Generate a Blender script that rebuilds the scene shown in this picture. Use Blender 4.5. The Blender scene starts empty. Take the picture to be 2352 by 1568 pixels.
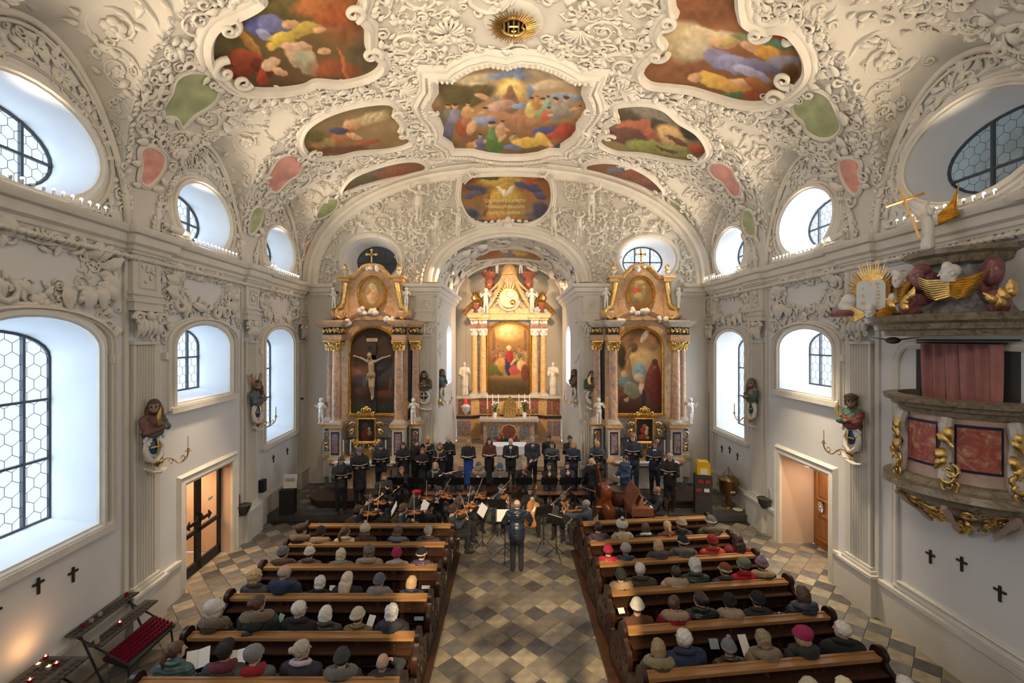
import bpy,bmesh,math,random
import numpy as np
from mathutils import Vector,Matrix,noise
from mathutils.geometry import tessellate_polygon
R=random.Random(7)
RN=np.random.RandomState(5)
sc=bpy.context.scene
COL=sc.collection
PI=math.pi
F=1040.0            # focal length in pixels of the 2352 px wide frame
HZ=779.0            # row of the horizon
CX=1176.0
CH=5.6              # camera height
# ---------------------------------------------------------------- camera
cam_d=bpy.data.cameras.new('camera');cam=bpy.data.objects.new('camera',cam_d);COL.objects.link(cam)
cam.location=(0,0,CH);cam.rotation_euler=(PI/2,0,0)
cam_d.sensor_width=36;cam_d.lens=36*F/2352;cam_d.shift_y=-(784-HZ)/2352
cam_d.clip_start=.05;cam_d.clip_end=200
sc.camera=cam
# ---------------------------------------------------------------- world, exposure
w=bpy.data.worlds.new('sky');sc.world=w;w.use_nodes=True
w.node_tree.nodes['Background'].inputs[0].default_value=(.80,.90,1,1)
w.node_tree.nodes['Background'].inputs[1].default_value=1.15
vs=sc.view_settings
vs.view_transform='Standard';vs.look='None';vs.gamma=1;vs.use_curve_mapping=False
vs.exposure=0.16
cy=sc.cycles
cy.max_bounces=5;cy.diffuse_bounces=3;cy.glossy_bounces=2;cy.transmission_bounces=2
cy.transparent_max_bounces=6;cy.sample_clamp_indirect=4;cy.caustics_reflective=False;cy.caustics_refractive=False
cy.use_denoising=True;cy.use_adaptive_sampling=True;cy.adaptive_threshold=.06
def area(name,loc,to,sx,sy,power,color,spread=180,shape='RECTANGLE'):
    l=bpy.data.lights.new(name,'AREA');l.shape=shape;l.size=sx;l.size_y=sy
    l.energy=power;l.color=color;l.spread=math.radians(spread)
    o=bpy.data.objects.new(name,l);COL.objects.link(o);o.location=loc
    o.rotation_euler=(Vector(to)-Vector(loc)).to_track_quat('-Z','Y').to_euler();return o
def spot(name,loc,to,ang,power,color,blend=.5,rad=.05):
    l=bpy.data.lights.new(name,'SPOT');l.energy=power;l.color=color;l.spot_size=math.radians(ang)
    l.spot_blend=blend;l.shadow_soft_size=rad
    o=bpy.data.objects.new(name,l);COL.objects.link(o);o.location=loc
    o.rotation_euler=(Vector(to)-Vector(loc)).to_track_quat('-Z','Y').to_euler();return o
DAY=(.62,.80,1.0);DAYW=(.90,.95,1.0);WARM=(1,.66,.36);LAMP=(1,.78,.55)
def xl(y):return -(6.52+.0764*y)
XR=7.42
BL=[6.7,10.8,14.9];BR=[7.5,11.45,15.35]
# daylight that falls through each window
WIN=[]
for y,zc,hz,p in ((6.7,4.2,3.2,420),(10.8,5.05,1.4,180),(14.9,4.2,3.2,300)):
    WIN.append(('l',y,zc,1.8,hz,p))
for y,p in ((6.7,150),(10.8,120),(14.9,90)):WIN.append(('l',y,8.45,1.5,.95,p))
for y,zc,hz,p in ((11.45,5.05,1.4,220),(15.35,4.2,3.2,300)):WIN.append(('r',y,zc,1.5,hz,p))
for y,p in ((11.45,230),(15.35,150)):WIN.append(('r',y,8.5,1.5,.95,p))
for s,y,zc,ww,hh,p in WIN:
    if s=='l':
        x=xl(y)-1.25;area('window_daylight',(x,y,zc),(x+2,y-.15,zc-.35),ww+.5,hh+.5,p*.27,DAY,170)
    else:
        x=XR+1.25;area('window_daylight',(x,y,zc),(x-2,y,zc-.35),ww+.5,hh+.5,p*.42,DAYW,170)
area('window_daylight',(5.1,18.3,8.7),(5.1,16,8.2),2.2,1.6,60,DAYW)
# lamp rows on the cornice, lighting the vault
for y in (6.7,10.8,14.9):
    area('cornice_lamp_light',(xl(y)+.42,y,7.85),(-1.5,y+.4,12.3),.12,2.2,50,LAMP,95)
for y in BR:
    area('cornice_lamp_light',(XR-.42,y,7.85),(1.5,y+.4,12.3),.12,2.2,50,LAMP,95)
# added fill lights behind the camera, then the loft lamp for the aisle patches
area('unseen_fill_light',(0,-1.5,8.6),(0,9,0.5),3,1.2,200,(1,.86,.70))
area('unseen_fill_light',(0,-1.5,7),(0,11,12.2),4,1.0,190,(1,.82,.58),75)
spot('organ_loft_lamp',(.15,-2.2,7.2),(.05,9.4,0),21,7500,(1,.74,.42),.2,.02)
# spots on the altars
spot('altar_spot',(-2.3,16.6,8.3),(-5.15,16.6,7.0),60,110,WARM)
spot('altar_spot',(-5.1,13.6,11.0),(-5.15,16.6,4.6),34,800,WARM,.6,.15)
spot('altar_spot',(4.9,13.6,11.0),(4.75,16.6,4.6),34,800,WARM,.6,.15)
spot('altar_spot',(-2.3,18.0,8.2),(-.2,23.0,6.0),75,1050,WARM,.5,.15)
spot('altar_spot',(2.0,18.0,8.2),(-.1,23.0,6.0),75,1050,WARM,.5,.15)
area('chancel_daylight',(2.3,20.2,5.6),(-2.5,20.2,4),1.2,2.6,60,DAYW)
spot('cornice_spot',(-6.55,9.75,7.85),(-1.2,14.8,1.0),46,900,(1,.82,.62),.6,.06)
spot('cornice_spot',(6.8,10.3,7.85),(1.6,14.8,1.0),46,900,(1,.82,.62),.6,.06)
# ================================================================ mesh helpers
class MB:
    """Collects verts / faces (with material slots) and links them as ONE mesh object."""
    def __init__(s):s.v=[];s.f=[];s.m=[];s.n=0;s.mi=0
    def add(s,V,Fc,mi=None):
        V=np.asarray(V,float).reshape(-1,3);b=s.n
        s.v.append(V);s.n+=len(V)
        mi=s.mi if mi is None else mi
        for f in Fc:s.f.append(tuple(i+b for i in f));s.m.append(mi)
        return s
    def box(s,c,d,rz=0,bev=0,M=None,mi=None):
        hx,hy,hz=d[0]/2,d[1]/2,d[2]/2
        V=np.array([(x,y,z) for x in (-hx,hx) for y in (-hy,hy) for z in (-hz,hz)])
        if rz:V=V @ np.array(Matrix.Rotation(rz,3,'Z')).T
        if M is not None:V=V @ np.array(M)[:3,:3].T
        V+=np.array(c)
        return s.add(V,[(0,1,3,2),(4,6,7,5),(0,4,5,1),(2,3,7,6),(0,2,6,4),(1,5,7,3)],mi)
    def tube(s,P,r,n=8,cap=True,flat=None,mi=None,up=None,closed=False):
        P=np.asarray(P,float);k=len(P)
        r=np.full(k,r) if np.isscalar(r) else np.asarray(r,float)
        if closed:T=np.roll(P,-1,0)-np.roll(P,1,0)
        else:T=np.gradient(P,axis=0)
        T /= np.linalg.norm(T,axis=1)[:,None]+1e-9
        if up is None:
            u=np.array((0,0,1.)) if abs(T[0][2])<.9 else np.array((1.,0,0))
            U=[];
            for t in T:
                a=u-np.dot(u,t)*t;a /= np.linalg.norm(a)+1e-9;U.append(a);u=a
            U=np.array(U)
        else:
            U=np.asarray(up,float);U=np.broadcast_to(U,P.shape).copy()
            U-=(U*T).sum(1)[:,None]*T;U /= np.linalg.norm(U,axis=1)[:,None]+1e-9
        W=np.cross(T,U);a=np.arange(n)*2*PI/n
        fl=1 if flat is None else flat
        V=(P[:,None]+r[:,None,None]*(np.cos(a)[None,:,None]*W[:,None]+fl*np.sin(a)[None,:,None]*U[:,None])).reshape(-1,3)
        Fc=[]
        for i in range(k if closed else k-1):
            i2=(i+1) % k
            for j in range(n):Fc.append((i*n+j,i*n+(j+1) % n,i2*n+(j+1) % n,i2*n+j))
        if cap and not closed:Fc.append(tuple(range(n-1,-1,-1)));Fc.append(tuple((k-1)*n+j for j in range(n)))
        return s.add(V,Fc,mi)
    def lathe(s,prof,c=(0,0,0),n=16,sx=1,sy=1,a0=0,a1=2*PI,M=None,mi=None,lob=0,nl=0):
        full=abs(a1-a0-2*PI)<1e-6;m=n if full else n+1
        a=a0+(a1-a0)*np.arange(m)/n
        k=len(prof);V=[]
        for r,z in prof:
            rr=r*(1+lob*np.cos(nl*a)) if lob else r
            V.append(np.stack([rr*np.cos(a)*sx,rr*np.sin(a)*sy,np.full(m,z)],1))
        V=np.concatenate(V)
        if M is not None:V=V @ np.array(M)[:3,:3].T
        V+=np.array(c)
        Fc=[]
        for i in range(k-1):
            for j in range(n):
                j2=(j+1) % m;Fc.append((i*m+j,i*m+j2,(i+1)*m+j2,(i+1)*m+j))
        if full and prof[0][0]>1e-4:Fc.append(tuple(range(m-1,-1,-1)))
        if full and prof[-1][0]>1e-4:Fc.append(tuple((k-1)*m+j for j in range(m)))
        return s.add(V,Fc,mi)
    def ball(s,c,r,n=8,M=None,mi=None):
        r=(r,r,r) if np.isscalar(r) else r
        pr=[(max(math.sin(PI*i/n),1e-5),-math.cos(PI*i/n)) for i in range(n+1)]
        t=MB();t.lathe(pr,n=max(6,n+2));V=np.concatenate(t.v)*np.array(r)
        if M is not None:V=V @ np.array(M)[:3,:3].T
        return s.add(V+np.array(c),t.f,mi)
    def prism(s,poly,fn,h0,h1,mi=None,holes=()):
        """poly: 2D outline; fn(a,b,h)->xyz; slab from h0 to h1"""
        loops=[list(poly)]+[list(h) for h in holes]
        tess=tessellate_polygon([[Vector((a,b,0)) for a,b in l] for l in loops])
        flat=[p for l in loops for p in l];n=len(flat)
        V=[fn(a,b,h1) for a,b in flat]+[fn(a,b,h0) for a,b in flat]
        Fc=[tuple(t) for t in tess]+[tuple(i+n for i in t[::-1]) for t in tess]
        o=0
        for l in loops:
            m=len(l)
            for i in range(m):Fc.append((o+i,o+(i+1) % m,n+o+(i+1) % m,n+o+i))
            o+=m
        return s.add(V,Fc,mi)
    def face(s,poly,fn,holes=(),mi=None):
        loops=[list(poly)]+[list(h) for h in holes]
        tess=tessellate_polygon([[Vector((a,b,0)) for a,b in l] for l in loops])
        flat=[p for l in loops for p in l]
        return s.add([fn(a,b) for a,b in flat],[tuple(t) for t in tess],mi)
    def grid(s,fn,U,Vv,mi=None,close=False):
        P=[[fn(u,v) for v in Vv] for u in U];n=len(Vv)
        Fc=[(i*n+j,i*n+j+1,(i+1)*n+j+1,(i+1)*n+j) for i in range(len(U)-1) for j in range(n-1)]
        if close:Fc+=[(i*n+n-1,i*n,(i+1)*n,(i+1)*n+n-1) for i in range(len(U)-1)]
        return s.add(np.array(P).reshape(-1,3),Fc,mi)
    def extr(s,path,prof,closed=False,mi=None,up=(0,0,1),cap=True):
        """sweep a profile [(out, up)] along a path; 'out' is to the right of travel"""
        P=np.asarray(path,float);k=len(P)
        A=P-np.roll(P,1,0);B=np.roll(P,-1,0)-P
        if not closed:A[0]=B[0];B[-1]=A[-1]
        A /= np.linalg.norm(A,axis=1)[:,None]+1e-9;B /= np.linalg.norm(B,axis=1)[:,None]+1e-9
        up=np.asarray(up,float);up=np.broadcast_to(up,P.shape)
        NA=np.cross(A,up);NB=np.cross(B,up)
        NA /= np.linalg.norm(NA,axis=1)[:,None]+1e-9;NB /= np.linalg.norm(NB,axis=1)[:,None]+1e-9
        N=NA+NB;q=(N*NA).sum(1);N=N/np.maximum(q,.35)[:,None]
        V=np.array([P+N*o+up*u for o,u in prof]).transpose(1,0,2);m=len(prof)
        Fc=[]
        for i in range(k if closed else k-1):
            i2=(i+1) % k
            for j in range(m-1):Fc.append((i*m+j,i*m+j+1,i2*m+j+1,i2*m+j))
        if cap and not closed:Fc.append(tuple(range(m)));Fc.append(tuple((k-1)*m+j for j in range(m-1,-1,-1)))
        return s.add(V.reshape(-1,3),Fc,mi)
    def mesh(s,name,smooth=0):
        me=bpy.data.meshes.new(name)
        V=np.concatenate(s.v) if s.v else np.zeros((0,3))
        me.from_pydata(V.tolist(),[],s.f);
        if any(s.m):me.polygons.foreach_set('material_index',s.m)
        if smooth:
            me.polygons.foreach_set('use_smooth',[True]*len(me.polygons))
            if smooth != 1:me.set_sharp_from_angle(angle=math.radians(smooth))
        me.update();return me
    def build(s,name,mat,parent=None,smooth=35,**kw):
        return link(s.mesh(name,smooth),name,mat,parent,**kw)
def link(me,name,mat,parent=None,label=None,cat=None,group=None,kind=None,loc=None,rot=None):
    o=bpy.data.objects.new(name,me);COL.objects.link(o)
    mats=mat if isinstance(mat,(list,tuple)) else [mat]
    if len(me.materials)==0:
        for m in mats:me.materials.append(m)
    else:
        for i,m in enumerate(mats):
            if i<len(o.material_slots):o.material_slots[i].link='OBJECT';o.material_slots[i].material=m
    if loc is not None:o.location=loc
    if rot is not None:o.rotation_euler=rot
    if parent is not None:
        o.parent=parent
        if loc is None and rot is None:o.matrix_parent_inverse=WM[parent.name] if parent.name in WM else Matrix()
    tag(o,label,cat,group,kind);return o
WM={}
def tag(o,label=None,cat=None,group=None,kind=None):
    if label:o['label']=label
    if cat:o['category']=cat
    if group:o['group']=group
    if kind:o['kind']=kind
    return o
def thing(name,label,cat,loc=(0,0,0),rz=0,group=None,world=False):
    """Empty at the base of a thing. world=True: parts are given in world coordinates."""
    o=bpy.data.objects.new(name,None);COL.objects.link(o);o.location=loc;o.rotation_euler=(0,0,rz);o.empty_display_size=.1
    if world:WM[o.name]=(Matrix.Translation(loc) @ Matrix.Rotation(rz,4,'Z')).inverted()
    return tag(o,label,cat,group)
def dup(o,parent=None):
    c=o.copy();COL.objects.link(c)
    if parent is not None:c.parent=parent
    for ch in KIDS(o):dup(ch,c)
    return c
def KIDS(o):return list(o.children)
# ================================================================ materials
def nt(name):
    m=bpy.data.materials.new(name);m.use_nodes=True;t=m.node_tree
    return m,t,t.nodes['Principled BSDF']
MC={}
def mat(name,col,rough=.6,metal=0,var=0,scale=6,bump=0,bscale=40,spec=None,coord='Object',rnd=0,sheen=0,coat=0):
    if name in MC:return MC[name]
    m,t,b=nt(name);MC[name]=m
    b.inputs['Roughness'].default_value=rough;b.inputs['Metallic'].default_value=metal
    if spec is not None:b.inputs['Specular IOR Level'].default_value=spec
    if sheen:b.inputs['Sheen Weight'].default_value=sheen
    if coat:b.inputs['Coat Weight'].default_value=coat
    c=(*col,1);b.inputs['Base Color'].default_value=c
    N=t.nodes.new;L=t.links.new
    if var or bump or rnd:
        tc=N('ShaderNodeTexCoord');out=None
        if var:
            nz=N('ShaderNodeTexNoise');nz.inputs['Scale'].default_value=scale;nz.inputs['Detail'].default_value=4
            L(tc.outputs[coord],nz.inputs['Vector'])
            r=N('ShaderNodeValToRGB');r.color_ramp.elements[0].position=.3;r.color_ramp.elements[1].position=.7
            r.color_ramp.elements[0].color=(*[x*(1-var) for x in col],1);r.color_ramp.elements[1].color=(*[min(1,x*(1+var)) for x in col],1)
            L(nz.outputs[0],r.inputs[0]);out=r.outputs[0]
        if rnd:
            oi=N('ShaderNodeObjectInfo');mr=N('ShaderNodeMapRange');mr.inputs[3].default_value=1-rnd;mr.inputs[4].default_value=1+rnd
            L(oi.outputs['Random'],mr.inputs[0])
            mx=N('ShaderNodeVectorMath');mx.operation='SCALE'
            if out:L(out,mx.inputs[0])
            else:mx.inputs[0].default_value=col
            L(mr.outputs[0],mx.inputs[3]);out=mx.outputs[0]
        if out:L(out,b.inputs['Base Color'])
        if bump:
            n2=N('ShaderNodeTexNoise');n2.inputs['Scale'].default_value=bscale;n2.inputs['Detail'].default_value=5
            L(tc.outputs[coord],n2.inputs['Vector'])
            bp=N('ShaderNodeBump');bp.inputs['Strength'].default_value=bump;bp.inputs['Distance'].default_value=.02
            L(n2.outputs[0],bp.inputs['Height']);L(bp.outputs[0],b.inputs['Normal'])
    return m
def marble(name,c1,c2,c3,scale=3,rough=.3,dist=2.5):
    if name in MC:return MC[name]
    m,t,b=nt(name);MC[name]=m;N=t.nodes.new;L=t.links.new
    tc=N('ShaderNodeTexCoord');nz=N('ShaderNodeTexNoise');nz.inputs['Scale'].default_value=scale
    nz.inputs['Detail'].default_value=6;nz.inputs['Distortion'].default_value=dist;nz.inputs['Roughness'].default_value=.65
    L(tc.outputs['Object'],nz.inputs['Vector'])
    r=N('ShaderNodeValToRGB');e=r.color_ramp.elements
    e[0].position=.32;e[0].color=(*c1,1);e[1].position=.72;e[1].color=(*c3,1)
    k=e.new(.5);k.color=(*c2,1)
    L(nz.outputs[0],r.inputs[0]);L(r.outputs[0],b.inputs['Base Color']);b.inputs['Roughness'].default_value=rough
    return m
def wood(name,c1,c2,rough=.4,axis=0,scale=1.2):
    if name in MC:return MC[name]
    m,t,b=nt(name);MC[name]=m;N=t.nodes.new;L=t.links.new
    tc=N('ShaderNodeTexCoord');mp=N('ShaderNodeMapping');s=[18,18,18];s[axis]=1.2;mp.inputs['Scale'].default_value=[q*scale for q in s]
    nz=N('ShaderNodeTexNoise');nz.inputs['Scale'].default_value=1;nz.inputs['Detail'].default_value=5
    L(tc.outputs['Object'],mp.inputs[0]);L(mp.outputs[0],nz.inputs['Vector'])
    r=N('ShaderNodeValToRGB');r.color_ramp.elements[0].position=.3;r.color_ramp.elements[1].position=.7
    r.color_ramp.elements[0].color=(*c1,1);r.color_ramp.elements[1].color=(*c2,1)
    L(nz.outputs[0],r.inputs[0]);L(r.outputs[0],b.inputs['Base Color']);b.inputs['Roughness'].default_value=rough
    bp=N('ShaderNodeBump');bp.inputs['Strength'].default_value=.15;bp.inputs['Distance'].default_value=.01
    L(nz.outputs[0],bp.inputs['Height']);L(bp.outputs[0],b.inputs['Normal'])
    return m
def paint_mat(name='painted_canvas',rough=.75):
    if name in MC:return MC[name]
    m,t,b=nt(name);MC[name]=m;a=t.nodes.new('ShaderNodeVertexColor');a.layer_name='paint'
    t.links.new(a.outputs[0],b.inputs['Base Color']);b.inputs['Roughness'].default_value=rough;return m
PLASTER=mat('stucco_white',(.70,.665,.595),.85,var=.05,scale=.8,bump=.25,bscale=30)
WALLP=mat('wall_plaster',(.76,.755,.74),.9,var=.05,scale=.7,bump=.15,bscale=25)
CARVE=mat('stucco_carving',(.78,.735,.65),.8,var=.06,scale=3,bump=.3,bscale=45)
REVEAL=mat('reveal_plaster',(.80,.82,.84),.9,var=.03,scale=1.2)
GOLD=mat('gilding',(.83,.55,.19),.28,1,var=.25,scale=9,bump=.35,bscale=60)
GOLDD=mat('aged_gilding',(.62,.38,.12),.38,1,var=.3,scale=9,bump=.3,bscale=50)
WHITEF=mat('white_polished_figure',(.85,.82,.76),.4)
BLACK=mat('black_metal',(.02,.02,.022),.45,.3)
LEAD=mat('window_lead',(.05,.06,.07),.6)
BRASS=mat('brass',(.72,.48,.18),.25,1)
CANDLE=mat('candle_wax',(.9,.86,.74),.5)
GLASS,_t,_b=nt('window_glass')
_tr=_t.nodes.new('ShaderNodeBsdfTransparent');_tr.inputs[0].default_value=(.93,.96,1,1)
_gl=_t.nodes.new('ShaderNodeBsdfGlossy');_gl.inputs['Roughness'].default_value=.1
_mx=_t.nodes.new('ShaderNodeMixShader');_mx.inputs[0].default_value=.06
_t.links.new(_tr.outputs[0],_mx.inputs[1]);_t.links.new(_gl.outputs[0],_mx.inputs[2]);_t.links.new(_mx.outputs[0],_t.nodes['Material Output'].inputs[0])
def emis(name,col,s):
    if name in MC:return MC[name]
    m,t,b=nt(name);MC[name]=m
    b.inputs['Emission Color'].default_value=(*col,1);b.inputs['Emission Strength'].default_value=s;b.inputs['Base Color'].default_value=(*col,1);return m
# ================================================================ geometry of the room
YB=17.0;ZS=7.7;VB=4.5;VN=2.2;LW=1.72;LL=3.3;LH=2.6;Y0=-3.0
BLX=[-5.6,-1.5,2.6]+BL;BRX=[-4.2,-.3,3.6]+BR
def xc(y):return (xl(y)+XR)/2
def va(y):return (XR-xl(y))/2
def vz(x,y):
    t=min(1,abs(x-xc(y))/va(y));return ZS+VB*max(0,1-t**VN)**(1/VN)
def vp(y,th):            # th -1..1 across the vault
    a=th*PI/2;s=math.sin(a);c=math.cos(a)
    return Vector((xc(y)+va(y)*math.copysign(abs(s)**(2/VN),s),y,ZS+VB*max(c,0)**(2/VN)))
def th_of(x,y):
    t=max(-1,min(1,(x-xc(y))/va(y)));return math.copysign(math.asin(abs(t)**(VN/2)),t)*2/PI
def vnrm(y,th):
    e=1e-3;a=vp(y,min(1,th+e))-vp(y,max(-1,th-e));n=a.cross(Vector((0,1,0)));n.normalize()
    return n if n.z<0 or (abs(n.z)<.05 and n.x*th<0) else -n
def groin_x(side,y):
    xw=xl(y) if side<0 else XR
    for b in (BLX if side<0 else BRX):
        c=abs(y-b)/LW
        if c<1:return xw-side*LL*(1-c)**1.6
    return xw
def wall_arch(c):return ZS+LH*max(0,1-c*c)**.6
def lun(side,yc,c,s):
    y=yc+LW*c;xw=xl(y) if side<0 else XR;xg=xw-side*LL*(1-abs(c))**1.6
    zg=vz(xg,y);zw=wall_arch(c)
    return Vector((xw+(xg-xw)*s,y,zw+(zg-zw)*s+.12*math.sin(PI*s)*(1-abs(c))))
def ray(px,py):return ((px-CX)/F,(HZ-py)/F)
def ray_vault(px,py):
    dx,dz=ray(px,py);lo=2.0;y=lo
    g=lambda y:CH+dz*y-vz(dx*y,y)
    while y<YB and g(y)<0:y+=.1
    a,b=y-.1,y
    for _ in range(24):
        m=(a+b)/2
        if g(m)<0:a=m
        else:b=m
    return Vector((dx*a,a,CH+dz*a))
def at(px,py,Y):dx,dz=ray(px,py);return Vector((dx*Y,Y,CH+dz*Y))
def on_left(px,py):dx,dz=ray(px,py);y=6.52/(-dx-.0764);return y,CH+dz*y
def on_right(px,py):dx,dz=ray(px,py);y=XR/dx;return y,CH+dz*y
def floor_at(px,py,z=0):Y=F*(CH-z)/(py-HZ);return Vector(((px-CX)/F*Y,Y,z))
fl=lambda y,z,h=0:(xl(y)+h,y,z)
fr=lambda y,z,h=0:(XR-h,y,z)
fb=lambda x,z,h=0:(x,YB-h,z)
def struct(o,label):o['kind']='structure';o['label']=label;return o
def arch_out(a0,a1,z0,z1,rise,n=14):
    c=(a0+a1)/2;r=(a1-a0)/2
    return [(a0,z0),(a1,z0)]+[(c+r*math.cos(PI*i/n),z1-rise+rise*math.sin(PI*i/n)) for i in range(n+1)]
def oval_out(c,z,rx,rz,n=32):return [(c+rx*math.cos(2*PI*i/n),z+rz*math.sin(2*PI*i/n)) for i in range(n)]
def frame_on(mb,outline,fn,nrm,prof,closed=True,mi=None):
    P=np.array([fn(a,b) for a,b in outline]);nrm=np.array(nrm,float)
    c=P.mean(0);T=np.roll(P,-1,0)-P
    if np.sum(np.cross(T,nrm)*(P-c))<0:P=P[::-1]
    mb.extr(P,prof,closed=closed,up=nrm,mi=mi)
# ---------------------------------------------------------------- windows
def opening(kind,yc,z0,z1,wd):
    if kind=='oval':return oval_out(yc,(z0+z1)/2,wd/2,(z1-z0)/2)
    return arch_out(yc-wd/2,yc+wd/2,z0,z1,.5)
OPL=[];OPR=[]
for y in (6.7,10.8,14.9):
    OPL.append(('arch',y,4.23 if y==10.8 else 2.45,5.93,2.1));OPL.append(('oval',y,7.74,9.24,2.1))
OPL[1]=('oval',6.62,7.78,9.32,2.3);OPL[3]=('oval',10.8,7.74,9.24,2.1)
for y in (11.45,15.35):
    OPR.append(('arch',y,4.26 if y==11.45 else 2.45,5.86,2.05));OPR.append(('oval',y,7.78,9.34,2.1))
OPR.append(('oval',7.35,7.9,9.5,2.35))
DOORL=[(10.05,0),(11.95,0),(11.95,2.36),(10.05,2.36)]
DOORR=[(10.55,0),(12.45,0),(12.45,2.42),(10.55,2.42)]
def wall_outline(side):
    B=BLX if side<0 else BRX;pts=[(Y0,0),(YB,0),(YB,ZS)]
    for b in reversed(B):
        for i in range(24,-1,-1):
            c=-1+2*i/24
            y=b+LW*c
            if y <= YB:pts.append((y,wall_arch(c)))
    pts.append((Y0,ZS));return pts
for side,ops,fn,nm,door in ((-1,OPL,fl,'left',DOORL),(1,OPR,fr,'right',DOORR)):
    mb=MB();holes=[opening(*o) for o in ops]+[door]
    mb.face(wall_outline(side),fn,holes)
    for o in ops:
        a=opening(*o);c=o[1];zc=(o[2]+o[3])/2;z0=o[2]
        if o[0]=='oval':b=[(c+(p-c)*.97,zc+(q-zc)*.80) for p,q in a]
        else:b=[(c+(p-c)*.96,z0+.12+(q-z0)*.91) for p,q in a]
        n=len(a);V=[fn(p,q,0) for p,q in a]+[fn(p,q,-.8) for p,q in b]
        mb.add(V,[(i,(i+1) % n,n+(i+1) % n,n+i) for i in range(n)],1)
    W=struct(mb.build('wall_'+nm,[WALLP,REVEAL],smooth=40),'white plastered %s side wall of the nave with arched and oval windows' % nm)
    if side<0:WALL_L=W
    else:WALL_R=W
# back wall of nave with chancel arch and two ovals
ACX=-.15;AHW=2.68;ASP=7.72;ARISE=1.75
def arch_pts(hw,rise,n=28):return [(ACX+hw*math.cos(PI*i/n),ASP+rise*math.sin(PI*i/n)) for i in range(n+1)]
OPB=[(-5.26,7.75,9.42),(5.08,7.78,9.40)]
mb=MB()
out=[(xl(YB),0),(XR,0)]+[(vp(YB,1-2*i/60).x,vp(YB,1-2*i/60).z) for i in range(61)]
# outline dips around the chancel opening so that the opening reaches the floor
out=[(xl(YB),0),(ACX-AHW,0)]+[p for p in reversed(arch_pts(AHW,ARISE))]+[(ACX+AHW,0),(XR,0)]+out[2:]
mb.face(out,fb,[oval_out(x,(a+b)/2,1.05,(b-a)/2) for x,a,b in OPB])
for x,z0,z1 in OPB:
    a=oval_out(x,(z0+z1)/2,1.05,(z1-z0)/2);b=[(x+(p-x)*.72,(z0+z1)/2+(q-(z0+z1)/2)*.74) for p,q in a];n=len(a)
    mb.add([fb(p,q,0) for p,q in a]+[fb(p,q,-.7) for p,q in b],[(i,(i+1) % n,n+(i+1) % n,n+i) for i in range(n)],1)
WALL_B=struct(mb.build('wall_back',[PLASTER,REVEAL],smooth=40),'end wall of the nave with the round chancel arch between two side altars')
mb=MB();mb.face([(-8,0),(8.2,0),(8.2,13),(-8,13)],lambda x,z:(x,Y0,z))
struct(mb.build('wall_front',WALLP),'plain wall behind the organ loft')
# ---------------------------------------------------------------- vault
mb=MB();YS=sorted(set([Y0+i*(YB-Y0)/200 for i in range(201)]+[b+s*LW for b in BLX+BRX for s in (-1,1) if Y0<b+s*LW<YB]+[b for b in BLX+BRX]))
def strip(y,v):
    a=th_of(groin_x(-1,y),y);b=th_of(groin_x(1,y),y);return tuple(vp(y,a+(b-a)*v))
mb.grid(strip,YS,[i/56 for i in range(57)])
for side,B in ((-1,BLX),(1,BRX)):
    for b in B:
        if b<1:continue
        cs=[-1+2*i/36 for i in range(37)]
        mb.grid(lambda c,s:tuple(lun(side,b,c,s)),cs,[i/8 for i in range(9)])
CEIL=struct(mb.build('ceiling',PLASTER,smooth=50),'white stuccoed barrel vault with pointed cells over the windows')
# ---------------------------------------------------------------- glazing
def clip_poly(poly,conv):
    area2=sum(conv[i][0]*conv[(i+1) % len(conv)][1]-conv[(i+1) % len(conv)][0]*conv[i][1] for i in range(len(conv)))
    C=conv if area2>0 else conv[::-1];P=list(poly)
    for i in range(len(C)):
        (x1,y1),(x2,y2)=C[i],C[(i+1) % len(C)];out=[]
        if abs(x1-x2)+abs(y1-y2)<1e-6:continue
        ins=lambda p:(x2-x1)*(p[1]-y1)-(y2-y1)*(p[0]-x1) >= -1e-9
        for j in range(len(P)):
            a,b=P[j],P[(j+1) % len(P)]
            ia,ib=ins(a),ins(b)
            if ia:out.append(a)
            if ia != ib:
                d1=(x2-x1)*(a[1]-y1)-(y2-y1)*(a[0]-x1);d2=(x2-x1)*(b[1]-y1)-(y2-y1)*(b[0]-x1)
                t=d1/(d1-d2);out.append((a[0]+(b[0]-a[0])*t,a[1]+(b[1]-a[1])*t))
        P=out
        if len(P)<3:return []
    return P
def hexes(outl,s=.135):
    xs=[p[0] for p in outl];zs=[p[1] for p in outl];res=[]
    dx=s*math.sqrt(3);i=0;z=min(zs)-s
    while z<max(zs)+s:
        x=min(xs)-dx+(dx/2 if i % 2 else 0)
        while x<max(xs)+dx:
            h=[(x+s*math.cos(PI/6+PI/3*k)*1.0,z+s*math.sin(PI/6+PI/3*k)) for k in range(6)]
            c=clip_poly(h,outl)
            if len(c)>2:res.append(c)
            x+=dx
        z+=1.5*s;i+=1
    return res
nwin=[0]
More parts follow.
